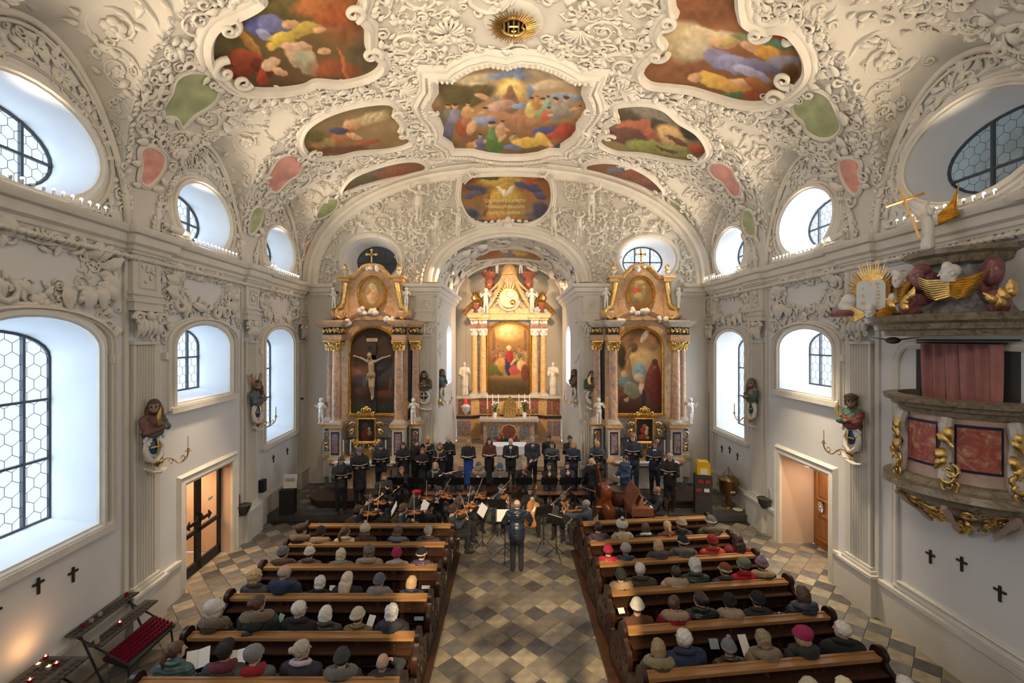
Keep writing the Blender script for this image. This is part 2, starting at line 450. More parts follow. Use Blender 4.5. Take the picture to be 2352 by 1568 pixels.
def glazing(fn,inner,bars_v,bars_h,single,label,hexsize=.135,mats=GLASS):
    nwin[0]+=1
    f=MB();P=[fn(a,b,0) for a,b in inner]
    f.tube(P+[P[0]],.035,n=6,cap=False)
    W=struct(f.build('window_%d' % nwin[0],LEAD,smooth=0),label)
    xs=[p[0] for p in inner];zs=[p[1] for p in inner]
    for x in bars_v:
        c=[p for p in (clip_poly([(x-.02,min(zs)),(x+.02,min(zs)),(x+.02,max(zs)),(x-.02,max(zs))],inner))]
        if c:
            m=MB();a,b=min(p[1] for p in c),max(p[1] for p in c);m.prism([(x-.022,a),(x+.022,a),(x+.022,b),(x-.022,b)],fn,-.02,.035);m.build('mullion',LEAD,W,smooth=0)
    for z in bars_h:
        c=clip_poly([(min(xs),z-.02),(max(xs),z-.02),(max(xs),z+.02),(min(xs),z+.02)],inner)
        if c:
            m=MB();a,b=min(p[0] for p in c),max(p[0] for p in c);m.prism([(a,z-.02),(b,z-.02),(b,z+.02),(a,z+.02)],fn,-.02,.03);m.build('transom',LEAD,W,smooth=0)
    H=hexes(inner,hexsize);lead=MB();seen=set();allp=MB()
    for h in H:
        n=len(h)
        cx_=sum(p[0] for p in h)/n;cz_=sum(p[1] for p in h)/n
        q=[(cx_+(p[0]-cx_)*.975,cz_+(p[1]-cz_)*.975) for p in h]
        if single:
            m=MB();m.add([fn(a,b,0) for a,b in q],[tuple(range(n))]);o=m.build('pane',mats,W,smooth=0)
        else:allp.add([fn(a,b,0) for a,b in q],[tuple(range(n))])
        for i in range(n):
            a,b=h[i],h[(i+1) % n];k=tuple(sorted(((round(a[0],3),round(a[1],3)),(round(b[0],3),round(b[1],3)))))
            if k in seen or abs(a[0]-b[0])+abs(a[1]-b[1])<.01:continue
            seen.add(k);lead.tube([fn(a[0],a[1],0),fn(b[0],b[1],0)],.0045,n=4,cap=False)
    if not single:o=allp.build('pane',mats,W,smooth=0);o['kind']='stuff'
    o=lead.build('lead_came',LEAD,W,smooth=0);o['kind']='stuff'
    return W
OUT_=['first','second','third']
for side,ops,fn,sn in ((-1,OPL,fl,'left'),(1,OPR,fr,'right')):
    for o in ops:
        a=opening(*o);c=o[1];zc=(o[2]+o[3])/2;z0=o[2]
        g=(lambda fn:(lambda p,q,h=0:fn(p,q,h-.77)))(fn)
        near=c<12
        where='nearest the camera' if c<8 else ('in the middle bay' if c<12 else 'next to the end wall')
        if o[0]=='oval':
            b=[(c+(p-c)*.972,zc+(q-zc)*.802) for p,q in a]
            dark=side>0 and c<8
            GL=GLASS
            glazing(g,b,[c-.35,c+.35] if dark else [c-.6,c,c+.6],[zc] if not dark else [zc-.2],near,'oval leaded window high in the %s wall %s' % (sn,where),.11)
        else:
            b=[(c+(p-c)*.962,z0+.12+(q-z0)*.911) for p,q in a]
            tall=o[2]<3
            glazing(g,b,[c-.55,c,c+.55],[z0+.14+k*(1.0 if tall else .78) for k in range(1,3 if tall else 2)],near,'arched leaded window in the %s wall %s' % (sn,where),.135)
for (x,z0,z1),lb in zip(OPB,('left','right')):
    zc=(z0+z1)/2;b=oval_out(x,zc,.76,(z1-z0)*.37)
    glazing(lambda p,q,h=0:fb(p,q,h-.68),b,[x-.3,x+.3],[zc],False,'oval window above the %s side altar' % lb,.2)
# masonry blocks that darken the near right oval and the left end-wall oval from outside
DARKW=mat('grey_masonry',(.22,.24,.23),.9,var=.2,scale=2)
m=MB();m.box((XR+1.35,7.35,8.7),(.1,3.4,2.6));m.build('neighbour_wall',DARKW,kind='structure',label='grey wall close outside the near oval window')
m=MB();m.box((-5.26,YB+1.0,8.6),(3,.1,2.4));m.build('roof_space_wall',mat('dark_attic',(.06,.065,.07),.9),kind='structure',label='dark attic space behind the left oval of the end wall')
# ---------------------------------------------------------------- mouldings
def oprof(w,h):return [(-.0,0),(-.0,h*.5),(w*.15,h*.6),(w*.25,h),(w*.55,h*.9),(w*.62,h*.45),(w*.85,h*.4),(w,0)]
for side,ops,fn,W,nr in ((-1,OPL,fl,WALL_L,(1,0,0)),(1,OPR,fr,WALL_R,(-1,0,0))):
    for o in ops:
        mb=MB()
        frame_on(mb,opening(*o),fn,nr,oprof(.2,.1))
        if o[0]=='arch':
            out=opening('arch',o[1],o[2]-.06,o[3]+.1,o[4]+.5)
            frame_on(mb,out,fn,nr,oprof(.13,.12))
            for s in (-1,1):
                yy=o[1]+s*(o[4]/2+.32);mb.prism([(yy-.09,o[3]-.75),(yy+.09,o[3]-.75),(yy+.09,o[3]-.6),(yy-.09,o[3]-.6)],fn,0,.1)
            mb.prism([(o[1]-o[4]/2-.25,o[2]-.2),(o[1]+o[4]/2+.25,o[2]-.2),(o[1]+o[4]/2+.25,o[2]-.08),(o[1]-o[4]/2-.25,o[2]-.08)],fn,0,.13)
        else:
            frame_on(mb,opening('oval',o[1],o[2]-.26,o[3]+.26,o[4]+.52),fn,nr,oprof(.07,.07))
        mb.build('window_surround',CARVE,W,smooth=40)
mb=MB()
for x,z0,z1 in OPB:frame_on(mb,oval_out(x,(z0+z1)/2,1.05,(z1-z0)/2),fb,(0,-1,0),oprof(.22,.1))
mb.build('window_surround',CARVE,WALL_B,smooth=40)
CORN=[(0,7.2),(.06,7.2),(.08,7.24),(.12,7.26),(.14,7.32),(.22,7.36),(.24,7.42),(.25,7.5),(.33,7.52),(.37,7.58),(.38,7.64),(0,7.66)]
ARCHI=[(0,6.2),(.05,6.2),(.05,6.3),(.08,6.32),(.08,6.42),(.14,6.46),(.15,6.52),(0,6.53)]
PL_L=[4.65,8.77,12.9,16.75];PL_R=[5.6,9.56,13.55,16.8]
def corn_path(side,pr):
    fn=fl if side<0 else fr;pts=[(-2.9,0)]
    for p in (PL_L if side<0 else PL_R):
        for d,h in ((-.38,0),(-.38,pr),(.38,pr),(.38,0)):
            if p+d<YB-.05:pts.append((p+d,h))
    pts.append((YB-.36,pts[-1][1]));return [fn(y,0,h) for y,h in pts]
trimn=[0]
def trim(mb,label,m=CARVE,smooth=30):
    trimn[0]+=1;return struct(mb.build('trim_%d' % trimn[0],m,smooth=smooth),label)
mb=MB();P=corn_path(-1,.12);mb.extr(P,CORN,up=(0,0,1));trim(mb,'main cornice running along the left wall')
mb=MB();P=corn_path(1,.12)[::-1];mb.extr(P,CORN,up=(0,0,1));trim(mb,'main cornice running along the right wall')
for a,b,s in ((xl(YB)+.3,-6.95,'left'),(6.35,XR-.3,'right')):
    mb=MB();mb.extr([(a,YB,0),(b,YB,0),(b,YB+.01,0)],CORN);trim(mb,'cornice return on the %s end of the end wall' % s)
# vault edge band at the end wall
mb=MB();P=[vp(YB-.02,-1+2*i/80) for i in range(81)]
c=np.array([xc(YB),YB,ZS]);
PR=[]
for o_,d_ in ((0,0),(.0,.2),(.08,.26),(.14,.2),(.22,.2),(.27,.3),(.36,.26),(.4,.12),(.5,.1),(.55,0)):
    PR.append([tuple(Vector(p)+Vector(((c[0]-p.x)*o_/7.2,-d_,(ZS-.6-p.z)*o_/5.2))) for p in P])
V=np.array(PR).reshape(-1,3);n=len(P)
mb.add(V,[(i*n+j,i*n+j+1,(i+1)*n+j+1,(i+1)*n+j) for i in range(len(PR)-1) for j in range(n-1)])
trim(mb,'broad moulded arch band where the vault meets the end wall',smooth=50)
# ---------------------------------------------------------------- pilasters
def pilaster(side,y,parent,ln=.62):
    fn=fl if side<0 else fr
    n=7;q=ln/2;pts=[]
    F3=lambda a,b,h:fn(a,b,h)
    # fluted shaft as vertical strips
    prof=[(-q,0),(-q,.1)]
    fw=(ln-.12)/n
    for i in range(n):
        c=-q+.06+fw*(i+.5);prof+=[(c-fw*.36,.1),(c-fw*.22,.07),(c+fw*.22,.07),(c+fw*.36,.1)]
    prof+=[(q,.1),(q,0)]
    mb=MB();m=len(prof)
    V=[fn(y+a,z,h) for z in (.95,5.5) for a,h in prof]
    mb.add(V,[(j,j+1,m+j+1,m+j) for j in range(m-1)])
    for s in (-1,1):mb.prism([(y+s*(q+.1)-.05,.0),(y+s*(q+.1)+.05,.0),(y+s*(q+.1)+.05,7.2),(y+s*(q+.1)-.05,7.2)],fn,0,.05)
    for z0,z1,e,h in ((0,.78,.14,.2),(.78,.84,.17,.23),(.84,.9,.1,.17),(.9,.96,.05,.14),(5.5,5.56,.04,.14),(6.14,6.3,.08,.17),(6.3,6.36,.12,.2),(6.36,7.2,.06,.13),(6.44,6.5,.1,.17)):
        mb.prism([(y-q-e,z0),(y+q+e,z0),(y+q+e,z1),(y-q-e,z1)],fn,0,h)
    frame_on(mb,[(y-.2,6.6),(y+.2,6.6),(y+.2,7.08),(y-.2,7.08)],lambda a,b:fn(a,b,.13),(1 if side<0 else -1,0,0),oprof(.04,.03))
    mb.build('pilaster',PLASTER,parent,smooth=25)
    cp=MB()                                      # capital: two volutes, hanging leaves
    for s in (-1,1):
        P=[]
        for i in range(22):
            a=i*.42;r=.15*math.exp(-.16*a);P.append(fn(y+s*(.3-.0+r*math.cos(a)*.9),5.98+r*math.sin(a),.2))
        cp.tube(P,[.045-.001*i for i in range(22)],n=6)
    for k in range(5):
        yy=y-.26+.13*k
        P=[fn(yy,6.0-.09*i,.12+.07*math.sin(i*.8)) for i in range(5)]
        cp.tube(P,[.05,.06,.05,.035,.015],n=6)
    P=[fn(y-.25+.1*i,6.1-.03*math.sin(PI*i/5),.17) for i in range(6)];cp.tube(P,.035,n=6)
    cp.ball(fn(y,6.05,.2),(.07,.09,.09),6)
    cp.build('capital',CARVE,parent,smooth=60)
for y in PL_L[1:]:pilaster(-1,y,WALL_L)
for y in PL_R[1:]:pilaster(1,y,WALL_R)
# plinth band of the walls
def base_segs(side,skips):
    fn=fl if side<0 else fr;mb=MB();y=-2.9
    for a,b in skips+[(YB,YB)]:
        mb.prism([(y,0),(a,0),(a,.72),(y,.72)],fn,0,.07);mb.prism([(y,.72),(a,.72),(a,.8),(y,.8)],fn,0,.1);y=b
    o=struct(mb.build('baseboard_'+('left' if side<0 else 'right'),PLASTER,smooth=0),'plastered plinth at the foot of the %s wall' % ('left' if side<0 else 'right'))
base_segs(-1,[(9.85,12.15)]);base_segs(1,[(10.35,12.65)])
# architrave under the frieze, between pilasters
for side,PLs,W in ((-1,PL_L,WALL_L),(1,PL_R,WALL_R)):
    mb=MB();fn=fl if side<0 else fr
    P=[fn(Y0+.1,0,0),fn(YB-.3,0,0)]
    if side>0:P=P[::-1]
    mb.extr(P,[(0,7.02),(.04,7.03),(.07,7.09),(.09,7.16),(0,7.2)],up=(0,0,1));mb.build('bed_mould',CARVE,W)
# chancel piers: front faces with pilaster, side walls, arch
def pier(s):
    x0=ACX+s*AHW;x1=x0+s*.82
    mb=MB()
    mb.box(((x0+x1)/2-s*.015,YB-.06+.2,3.7),(abs(x1-x0)+.03,.5,7.42))
    q=.27;xcn=(x0+x1)/2;n=6;fw=(2*q-.04)/n;prof=[(-q,0),(-q,.1)]
    for i in range(n):
        c=-q+.02+fw*(i+.5);prof+=[(c-fw*.36,.1),(c-fw*.2,.07),(c+fw*.2,.07),(c+fw*.36,.1)]
    prof+=[(q,.1),(q,0)];m=len(prof);yf=YB-.11
    mb.add([(xcn+a,yf-h,z) for z in (.9,5.7) for a,h in prof],[(j,j+1,m+j+1,m+j) for j in range(m-1)])
    for z0,z1,e,h in ((0,.8,.1,.2),(.8,.9,.14,.25),(5.7,5.76,.05,.14),(6.25,6.4,.1,.2),(6.4,7.2,.04,.12),(6.62,6.68,.08,.16)):
        mb.box((xcn,yf-h/2+.03,(z0+z1)/2),(2*q+2*e,h+.06,z1-z0))
    mb.build('pier',PLASTER,WALL_B,smooth=25)
    cp=MB()
    for t in (-1,1):
        P=[(xcn+t*(.27+.15*math.exp(-.16*i*.42)*math.cos(i*.42)*.9),yf-.2,6.08+.15*math.exp(-.16*i*.42)*math.sin(i*.42)) for i in range(20)]
        cp.tube(P,.045,n=6)
    for k in range(5):cp.tube([(xcn-.24+.12*k,yf-.12-.07*math.sin(i*.8),6.1-.09*i) for i in range(5)],[.05,.06,.05,.035,.015],n=6)
    cp.ball((xcn,yf-.2,6.14),.08,6);cp.build('capital',CARVE,WALL_B,smooth=60)
    mb=MB()
    path=[(x1,YB+.3,0),(x1,YB-.16,0),(x0,YB-.16,0),(x0,22.4,0)]
    if s>0:path=path[::-1]
    pr=[(o_*.9,z) for o_,z in CORN]
    if s<0:path=path
    mb.extr(path,pr);
    trim(mb,'cornice wrapping the %s pier of the chancel arch' % ('left' if s<0 else 'right'))
pier(-1);pier(1)
# arch archivolt
mb=MB();P=[(x,YB,z) for x,z in arch_pts(AHW-.02,ARISE,40)]
mb.extr(P[::-1] if False else P,[(-.05,.0),(-.05,.14),(.05,.2),(.1,.14),(.18,.14),(.22,.2),(.34,.18),(.38,.08),(.5,.06),(.52,0)],up=(0,-1,0))
mb.build('archivolt',CARVE,WALL_B,smooth=50)
# ---------------------------------------------------------------- chancel behind the arch
YE=22.8
mb=MB()
for s in (-1,1):
    x=ACX+s*AHW
    wins=[arch_out(19.6,21.2,3.6,6.2,.5)]
    fn=lambda y,z,x=x:(x,y,z)
    mb.face([(YB,0),(YE,0),(YE,ASP),(YB,ASP)],fn,wins if s else [])
    a=wins[0];n=len(a)
    mb.add([(x,p,q) for p,q in a]+[(x+s*.5,20.4+(p-20.4)*.8,4.9+(q-4.9)*.85) for p,q in a],[(i,(i+1) % n,n+(i+1) % n,n+i) for i in range(n)],1)
n=28
mb.grid(lambda y,t:(ACX+AHW*math.cos(PI*t),y,ASP+ARISE*math.sin(PI*t)),[YB,19,21,YE],[i/n for i in range(n+1)])
mb.grid(lambda y,t:(ACX+(AHW-.0)*math.cos(PI*t),y,ASP+ARISE*math.sin(PI*t)),[YE,YE],[i/n for i in range(n+1)])
# apse: wider, behind
APH=3.15;APR=1.9
mb.add([(ACX-AHW,YE,0),(ACX-APH,YE,0),(ACX-APH,YE,ASP),(ACX-AHW,YE,ASP),(ACX+AHW,YE,0),(ACX+APH,YE,0),(ACX+APH,YE,ASP),(ACX+AHW,YE,ASP)],[(0,1,2,3),(4,5,6,7)])
mb.grid(lambda y,t:(ACX+APH*math.cos(PI*t),y,ASP+APR*math.sin(PI*t)),[YE,24,25.2],[i/n for i in range(n+1)])
mb.face([(ACX-APH,0),(ACX+APH,0),(ACX+APH,ASP)]+[(ACX+APH*math.cos(PI*i/n),ASP+APR*math.sin(PI*i/n)) for i in range(n+1)]+[(ACX-APH,ASP)],lambda x,z:(x,25.2,z))
for s in (-1,1):mb.add([(ACX+s*APH,YE,0),(ACX+s*APH,25.2,0),(ACX+s*APH,25.2,ASP),(ACX+s*APH,YE,ASP)],[(0,1,2,3)])
CHAN=struct(mb.build('wall_chancel',[PLASTER,REVEAL],smooth=40),'chancel walls and vault behind the arch')
for s in (-1,1):
    x=ACX+s*(AHW+.5);inner=[(20.4+(p-20.4)*.8,4.9+(q-4.9)*.85) for p,q in arch_out(19.6,21.2,3.6,6.2,.5)]
    glazing(lambda p,q,h=0,x=x,s=s:(x-s*h,p,q),inner,[20.4],[4.4,5.2],False,'arched window in the %s side of the chancel' % ('left' if s<0 else 'right'),.16)
area('window_daylight',(ACX-AHW-.9,20.4,5),(ACX,20.2,4.6),1.6,2.6,90,DAY)
area('window_daylight',(ACX+AHW+.9,20.4,5),(ACX,20.2,4.6),1.6,2.6,110,DAYW)
# transverse ribs of chancel
mb=MB()
for y in (19.0,YE-.1):
    P=[(ACX+(AHW-.03)*math.cos(PI*i/30),y,ASP+(ARISE-.03)*math.sin(PI*i/30)) for i in range(31)]
    mb.tube(P,.12,n=6,flat=.6)
mb.build('rib',CARVE,CHAN,smooth=60)
# ================================================================ floors
PZ=.2;PY=14.0   # platform
TS=.36
TL=mat('sandstone_tile',(.27,.235,.18),.5,var=.3,scale=5,bump=.2,bscale=20,rnd=.3)
TD=mat('slate_tile',(.115,.115,.115),.42,var=.3,scale=5,bump=.2,bscale=20,rnd=.4)
TM=mat('brown_grey_tile',(.185,.165,.14),.5,var=.25,scale=4,bump=.2,bscale=20,rnd=.35)
STEP=mat('dark_step_stone',(.07,.068,.066),.5,var=.3,scale=4,bump=.2)
mb=MB();mb.add([(-8.3,Y0,-.02),(8.3,Y0,-.02),(8.3,PY,-.02),(-8.3,PY,-.02)],[(0,1,2,3)])
mb.add([(-8.3,PY,PZ-.02),(8.3,PY,PZ-.02),(8.3,18.2,PZ-.02),(-8.3,18.2,PZ-.02)],[(0,1,2,3)])
FLOOR=struct(mb.build('floor',mat('tile_bed',(.035,.033,.03),.9)),'stone floor of diagonal light and dark tiles')
def tile_mesh(m):
    t=MB();s=TS/2-.003;e=.008
    t.add([(-s,-s,-.02),(s,-s,-.02),(s,s,-.02),(-s,s,-.02),(-s,-s,-.003),(s,-s,-.003),(s,s,-.003),(-s,s,-.003),(-s+e,-s+e,0),(s-e,-s+e,0),(s-e,s-e,0),(-s+e,s-e,0)],
          [(0,1,5,4),(1,2,6,5),(2,3,7,6),(3,0,4,7),(4,5,9,8),(5,6,10,9),(6,7,11,10),(7,4,8,11),(8,9,10,11)])
    me=t.mesh('tile');me.materials.append(m);return me
TM3=[tile_mesh(m) for m in (TL,TD,TM)]
D=TS*math.sqrt(2)/2;cand=[]
for i in range(-40,60):
    for j in range(-40,60):
        x=(i-j)*D-.03;y=(i+j)*D+.1
        z=0 if y<PY-.2 else PZ
        if not (4.5<y<17.4) or PY-.26<y<PY+.2:continue
        if not (xl(y)+.02<x<XR-.02) and not (10.3<y<12.6 and XR-.1<x<XR+.85) and not (y<13.9 and xl(y)-.15<x<XR+.12):continue
        if abs(x)/y>1.2:continue
        cand.append((x,y,z,(i+j) % 2 if False else i % 2 ^ j % 2,i,j))
def vis(c):
    x,y,z=c[:3];px=CX+F*x/y;py=HZ+F*(CH-z)/y
    s=1/y**2
    inpew=(-5.1<x<-1.45 or 1.6<x<5.3) and y<12
    if inpew or py>1585 or not -10<px<2360:s *= .02
    return s
cand.sort(key=lambda c:-vis(c));rest=[MB(),MB(),MB()]
for k,(x,y,z,par,i,j) in enumerate(cand):
    h=hash((i*7919+j*104729)) % 100
    side=abs(x)>5.3
    ty=(0 if par else 1)
    if h<34 and not side:ty=2
    if side and y>9 and h<20:ty=2
    if not side and par==0 and h>88:ty=0
    if k<300:
        o=bpy.data.objects.new('tile',TM3[ty]);COL.objects.link(o);o.parent=FLOOR
        o.location=(x,y,z+R.uniform(-.002,.002));o.rotation_euler=(0,0,PI/4)
    else:
        s=(TS/2-.004)*math.sqrt(2);rest[ty].add([(x-s,y,z),(x,y-s,z),(x+s,y,z),(x,y+s,z)],[(0,1,2,3)])
for r_,m in zip(rest,(TL,TD,TM)):
    mm={TL:('sandstone_tile_far',(.26,.225,.175)),TD:('slate_tile_far',(.11,.11,.112)),TM:('brown_tile_far',(.175,.155,.135))}[m]
    o=r_.build('tile',mat(mm[0],mm[1],.5,var=.35,scale=1.8,bump=.1),FLOOR,smooth=0);o['kind']='stuff'
# platform step
for a,b in ((-7.55,-3.8),(-3.8,0),(0,3.8),(3.8,7.4)):
    mb=MB();mb.box(((a+b)/2,PY+.1,PZ/2+.01),(b-a-.01,.42,PZ+.01));
    o=mb.build('step_slab',STEP,FLOOR,smooth=0)
# steps up into the chancel
mb=MB()
for k in range(3):mb.box((ACX,20.2+.3*k,PZ+.03+.08*k),(5.3,6.2-.6*k+.0,.16))
CHF=struct(mb.build('floor_chancel',mat('chancel_floor',(.45,.33,.2),.45,var=.3,scale=3),smooth=0),'warm lit stone steps and floor of the chancel')
cb=MB()
for i in range(10):
    for j in range(8):
        if (i+j) % 2:cb.add([(ACX-2.6+i*.52,17.8+j*.5,.435),(ACX-2.6+i*.52+.5,17.8+j*.5,.435),(ACX-2.6+i*.52+.5,17.8+j*.5+.48,.435),(ACX-2.6+i*.52,17.8+j*.5+.48,.435)],[(0,1,2,3)])
o=cb.build('tile',TD,CHF,smooth=0);o['kind']='stuff'
# ================================================================ stucco ornament
class Orn:
    def __init__(s):s.V=[];s.T=[];s.n=0
    def put(s,tpl,P,X,Z,sc,flip=1):
        V,T=tpl;X=Vector(X);Z=Vector(Z).normalized();Yv=Z.cross(X).normalized();X=Yv.cross(Z)
        M=np.array([X,Yv*flip,Z]);k=np.asarray(sc,float)
        s.V.append((V*k) @ M+np.array(P));s.T.append((T if flip>0 else T[:,::-1])+s.n);s.n+=len(V)
    def raw(s,mb):
        V,T=tri(mb);s.V.append(V);s.T.append(T+s.n);s.n+=len(V)
    def build(s,name,m,parent,stuff=True):
        if not s.n:return
        V=np.concatenate(s.V).astype(np.float32);T=np.concatenate(s.T).astype(np.int32)
        me=bpy.data.meshes.new(name);me.vertices.add(len(V));me.vertices.foreach_set('co',V.ravel())
        me.loops.add(T.size);me.loops.foreach_set('vertex_index',T.ravel());me.polygons.add(len(T))
        me.polygons.foreach_set('loop_start',np.arange(0,T.size,3,dtype=np.int32))
        me.polygons.foreach_set('use_smooth',[True]*len(T));me.update(calc_edges=True);me.validate()
        o=link(me,name,m,parent)
        if stuff:o['kind']='stuff'
        return o
def tri(mb):
    T=[]
    for f in mb.f:
        for i in range(1,len(f)-1):T.append((f[0],f[i],f[i+1]))
    return np.concatenate(mb.v),np.array(T,int)
def leaf_tpl(bend=.25,lobes=4,nu=8,curl=.12):
    mb=MB();vs_=(-1,-.5,0,.5,1)
    def f(u,v):
        w=.30*math.sin(PI*min(1,u*.92+.06)**.75)**.8*(.68+.32*abs(math.sin(lobes*PI*u)))
        x=u*(1-.1*u);y=v*w+bend*u*u
        z=-.04+.14*min(1,u*5)+.42*math.sin(PI*min(1,u+.05))**.7*(1-.75*v*v)-.16*(1-abs(v))**2*math.sin(PI*u)+(curl*max(0,u-.7)/.3)
        return (x,y,z)
    mb.grid(f,[i/(nu-1) for i in range(nu)],vs_);return tri(mb)
def comma_tpl(turns=1.25,r0=.42,th=.13):
    mb=MB();P=[];rr=[];k=11
    for i in range(k):
        t=i/(k-1);a=PI*.9-t*turns*2*PI;r=r0*(1-t)**.8+.05
        P.append((r*math.cos(a)+.4,r*math.sin(a),.10+.16*t));rr.append(th*(.35+.65*math.sin(PI*min(1,.15+t*.85))))
    mb.tube(P,rr,n=5,flat=.9);return tri(mb)
def flower_tpl(n=5):
    mb=MB()
    for k in range(n):
        a=k*2*PI/n;mb.lathe([(1e-4,.02),(.26,.03),(.2,.13),(1e-4,.15)],c=(.28*math.cos(a),.28*math.sin(a),0),n=6)
    mb.lathe([(.15,0),(.13,.18),(1e-4,.22)],n=6);return tri(mb)
def shell_tpl(n=9):
    mb=MB()
    for k in range(n):
        a=-1.35+2.7*k/(n-1);L=.95-.2*abs(a)/1.35
        mb.tube([(.05*math.cos(a),.05*math.sin(a),.03),(.55*L*math.cos(a),.55*L*math.sin(a),.16),(L*math.cos(a),L*math.sin(a),.12),(L*1.04*math.cos(a),L*1.04*math.sin(a),.0)],[.02,.07,.1,.05],n=5)
    return tri(mb)
LEAFS=[leaf_tpl(b,l,curl=c) for b,l,c in ((.25,4,.12),(.45,3,.2),(.1,5,.06),(-.3,4,.15))]
COMMA=[comma_tpl(),comma_tpl(.9,.4,.16),comma_tpl(1.6,.45,.1)]
FLOWER=flower_tpl();SHELL=shell_tpl()
def merge_t(L):
    V=[];T=[];n=0
    for v,t in L:V.append(v);T.append(t+n);n+=len(v)
    return np.concatenate(V),np.concatenate(T)
def xf(t,x,y,a,s,z=0,flip=1):
    V,T=t;c,q=math.cos(a),math.sin(a);W=V*np.array([s,s*flip,s]);
    return np.stack([W[:,0]*c-W[:,1]*q+x,W[:,0]*q+W[:,1]*c+y,W[:,2]+z],1),(T if flip>0 else T[:,::-1])
def rinceau(rs,big=.5,turns=1.6,nl=9,thick=.045,lf=.28,tail=True):
    """spiral stem with leaves springing from it; local units = metres"""
    L=[];mb=MB();P=[];rr=[];k=24;pts=[]
    for i in range(k):
        t=i/(k-1);a=-t*turns*2*PI+PI*1.1;r=big*((1-t)**1.0)*.95+.04
        pts.append((r*math.cos(a),r*math.sin(a),t))
    if tail:
        x0,y0,_=pts[0];tl=[(x0-.25*big*q*q,y0-.5*big*q,0) for q in (1.1,.8,.5,.25)];pts=tl+pts
    for x,y,t in pts:P.append((x,y,.03));rr.append(thick*(1-.55*t))
    for q in range(3):rr[q] *= (.15,.5,.8)[q]
    rr[-1] *= .5
    mb.tube(P,rr,n=5,flat=1.15);L.append(tri(mb))
    n=len(pts)
    for j in range(nl):
        i=int((j+.5)/nl*(n-6))+1;x,y,t=pts[i];dx,dy=pts[i+1][0]-pts[i-1][0],pts[i+1][1]-pts[i-1][1]
        a=math.atan2(dy,dx);out=1 if j % 3 else -1
        s=lf*(1-.5*t)*rs.uniform(.75,1.15)
        if j % 3==2:L.append(xf(COMMA[rs.randint(3)],x,y,a+out*rs.uniform(.7,1.1),s*.8,0,out))
        else:L.append(xf(LEAFS[rs.randint(4)],x,y,a+out*rs.uniform(.4,.8),s,0,out))
    L.append(xf(FLOWER,pts[-1][0],pts[-1][1],0,.2*big/.4,.02))
    return merge_t(L)
def spray(rs,n=6,s=.3):
    L=[]
    for k in range(n):
        a=rs.uniform(-1.2,1.2)+(0 if k % 2 else PI);L.append(xf((LEAFS+COMMA)[rs.randint(7)],rs.uniform(-.12,.12),rs.uniform(-.1,.1),a,s*rs.uniform(.6,1.1),0,rs.choice([-1,1])))
    return merge_t(L)
rs=np.random.RandomState(3)
RIN=[rinceau(rs,b,t,nl,th,lf) for b,t,nl,th,lf in ((.5,1.6,11,.05,.3),(.38,1.4,9,.04,.26),(.3,1.3,8,.032,.22),(.42,1.9,12,.04,.24))]
RINS=[rinceau(rs,b,t,nl,th,lf) for b,t,nl,th,lf in ((.22,1.3,7,.025,.19),(.18,1.2,6,.022,.16),(.26,1.5,8,.026,.18))]
BIGS=[rinceau(rs,.75,1.9,12,.055,.3),rinceau(rs,.6,1.7,10,.05,.28)]
SPR=[spray(rs,6,.3),spray(rs,5,.24),spray(rs,7,.26)]
SPRS=[spray(rs,5,.19),spray(rs,4,.16)]
def inpoly(p,poly):
    x,y=p;c=False;j=len(poly)-1
    for i in range(len(poly)):
        xi,yi=poly[i];xj,yj=poly[j]
        if (yi>y) != (yj>y) and x<(xj-xi)*(y-yi)/(yj-yi)+xi:c=not c
        j=i
    return c
def grow(poly,d):
    cx_=sum(p[0] for p in poly)/len(poly);cy_=sum(p[1] for p in poly)/len(poly)
    return [(p[0]+d*(p[0]-cx_)/(math.hypot(p[0]-cx_,p[1]-cy_)+1e-6),p[1]+d*(p[1]-cy_)/(math.hypot(p[0]-cx_,p[1]-cy_)+1e-6)) for p in poly]
def crom(P,k=5,closed=True):
    out=[];n=len(P)
    for i in range(n if closed else n-1):
        p0,p1,p2,p3=[np.array(P[(i+d) % n] if closed else P[min(max(i+d,0),n-1)],float) for d in (-1,0,1,2)]
        for j in range(k):
            t=j/k;out.append(tuple(.5*((2*p1)+(-p0+p2)*t+(2*p0-5*p1+4*p2-p3)*t*t+(-p0+3*p1-3*p2+p3)*t**3)))
    return out
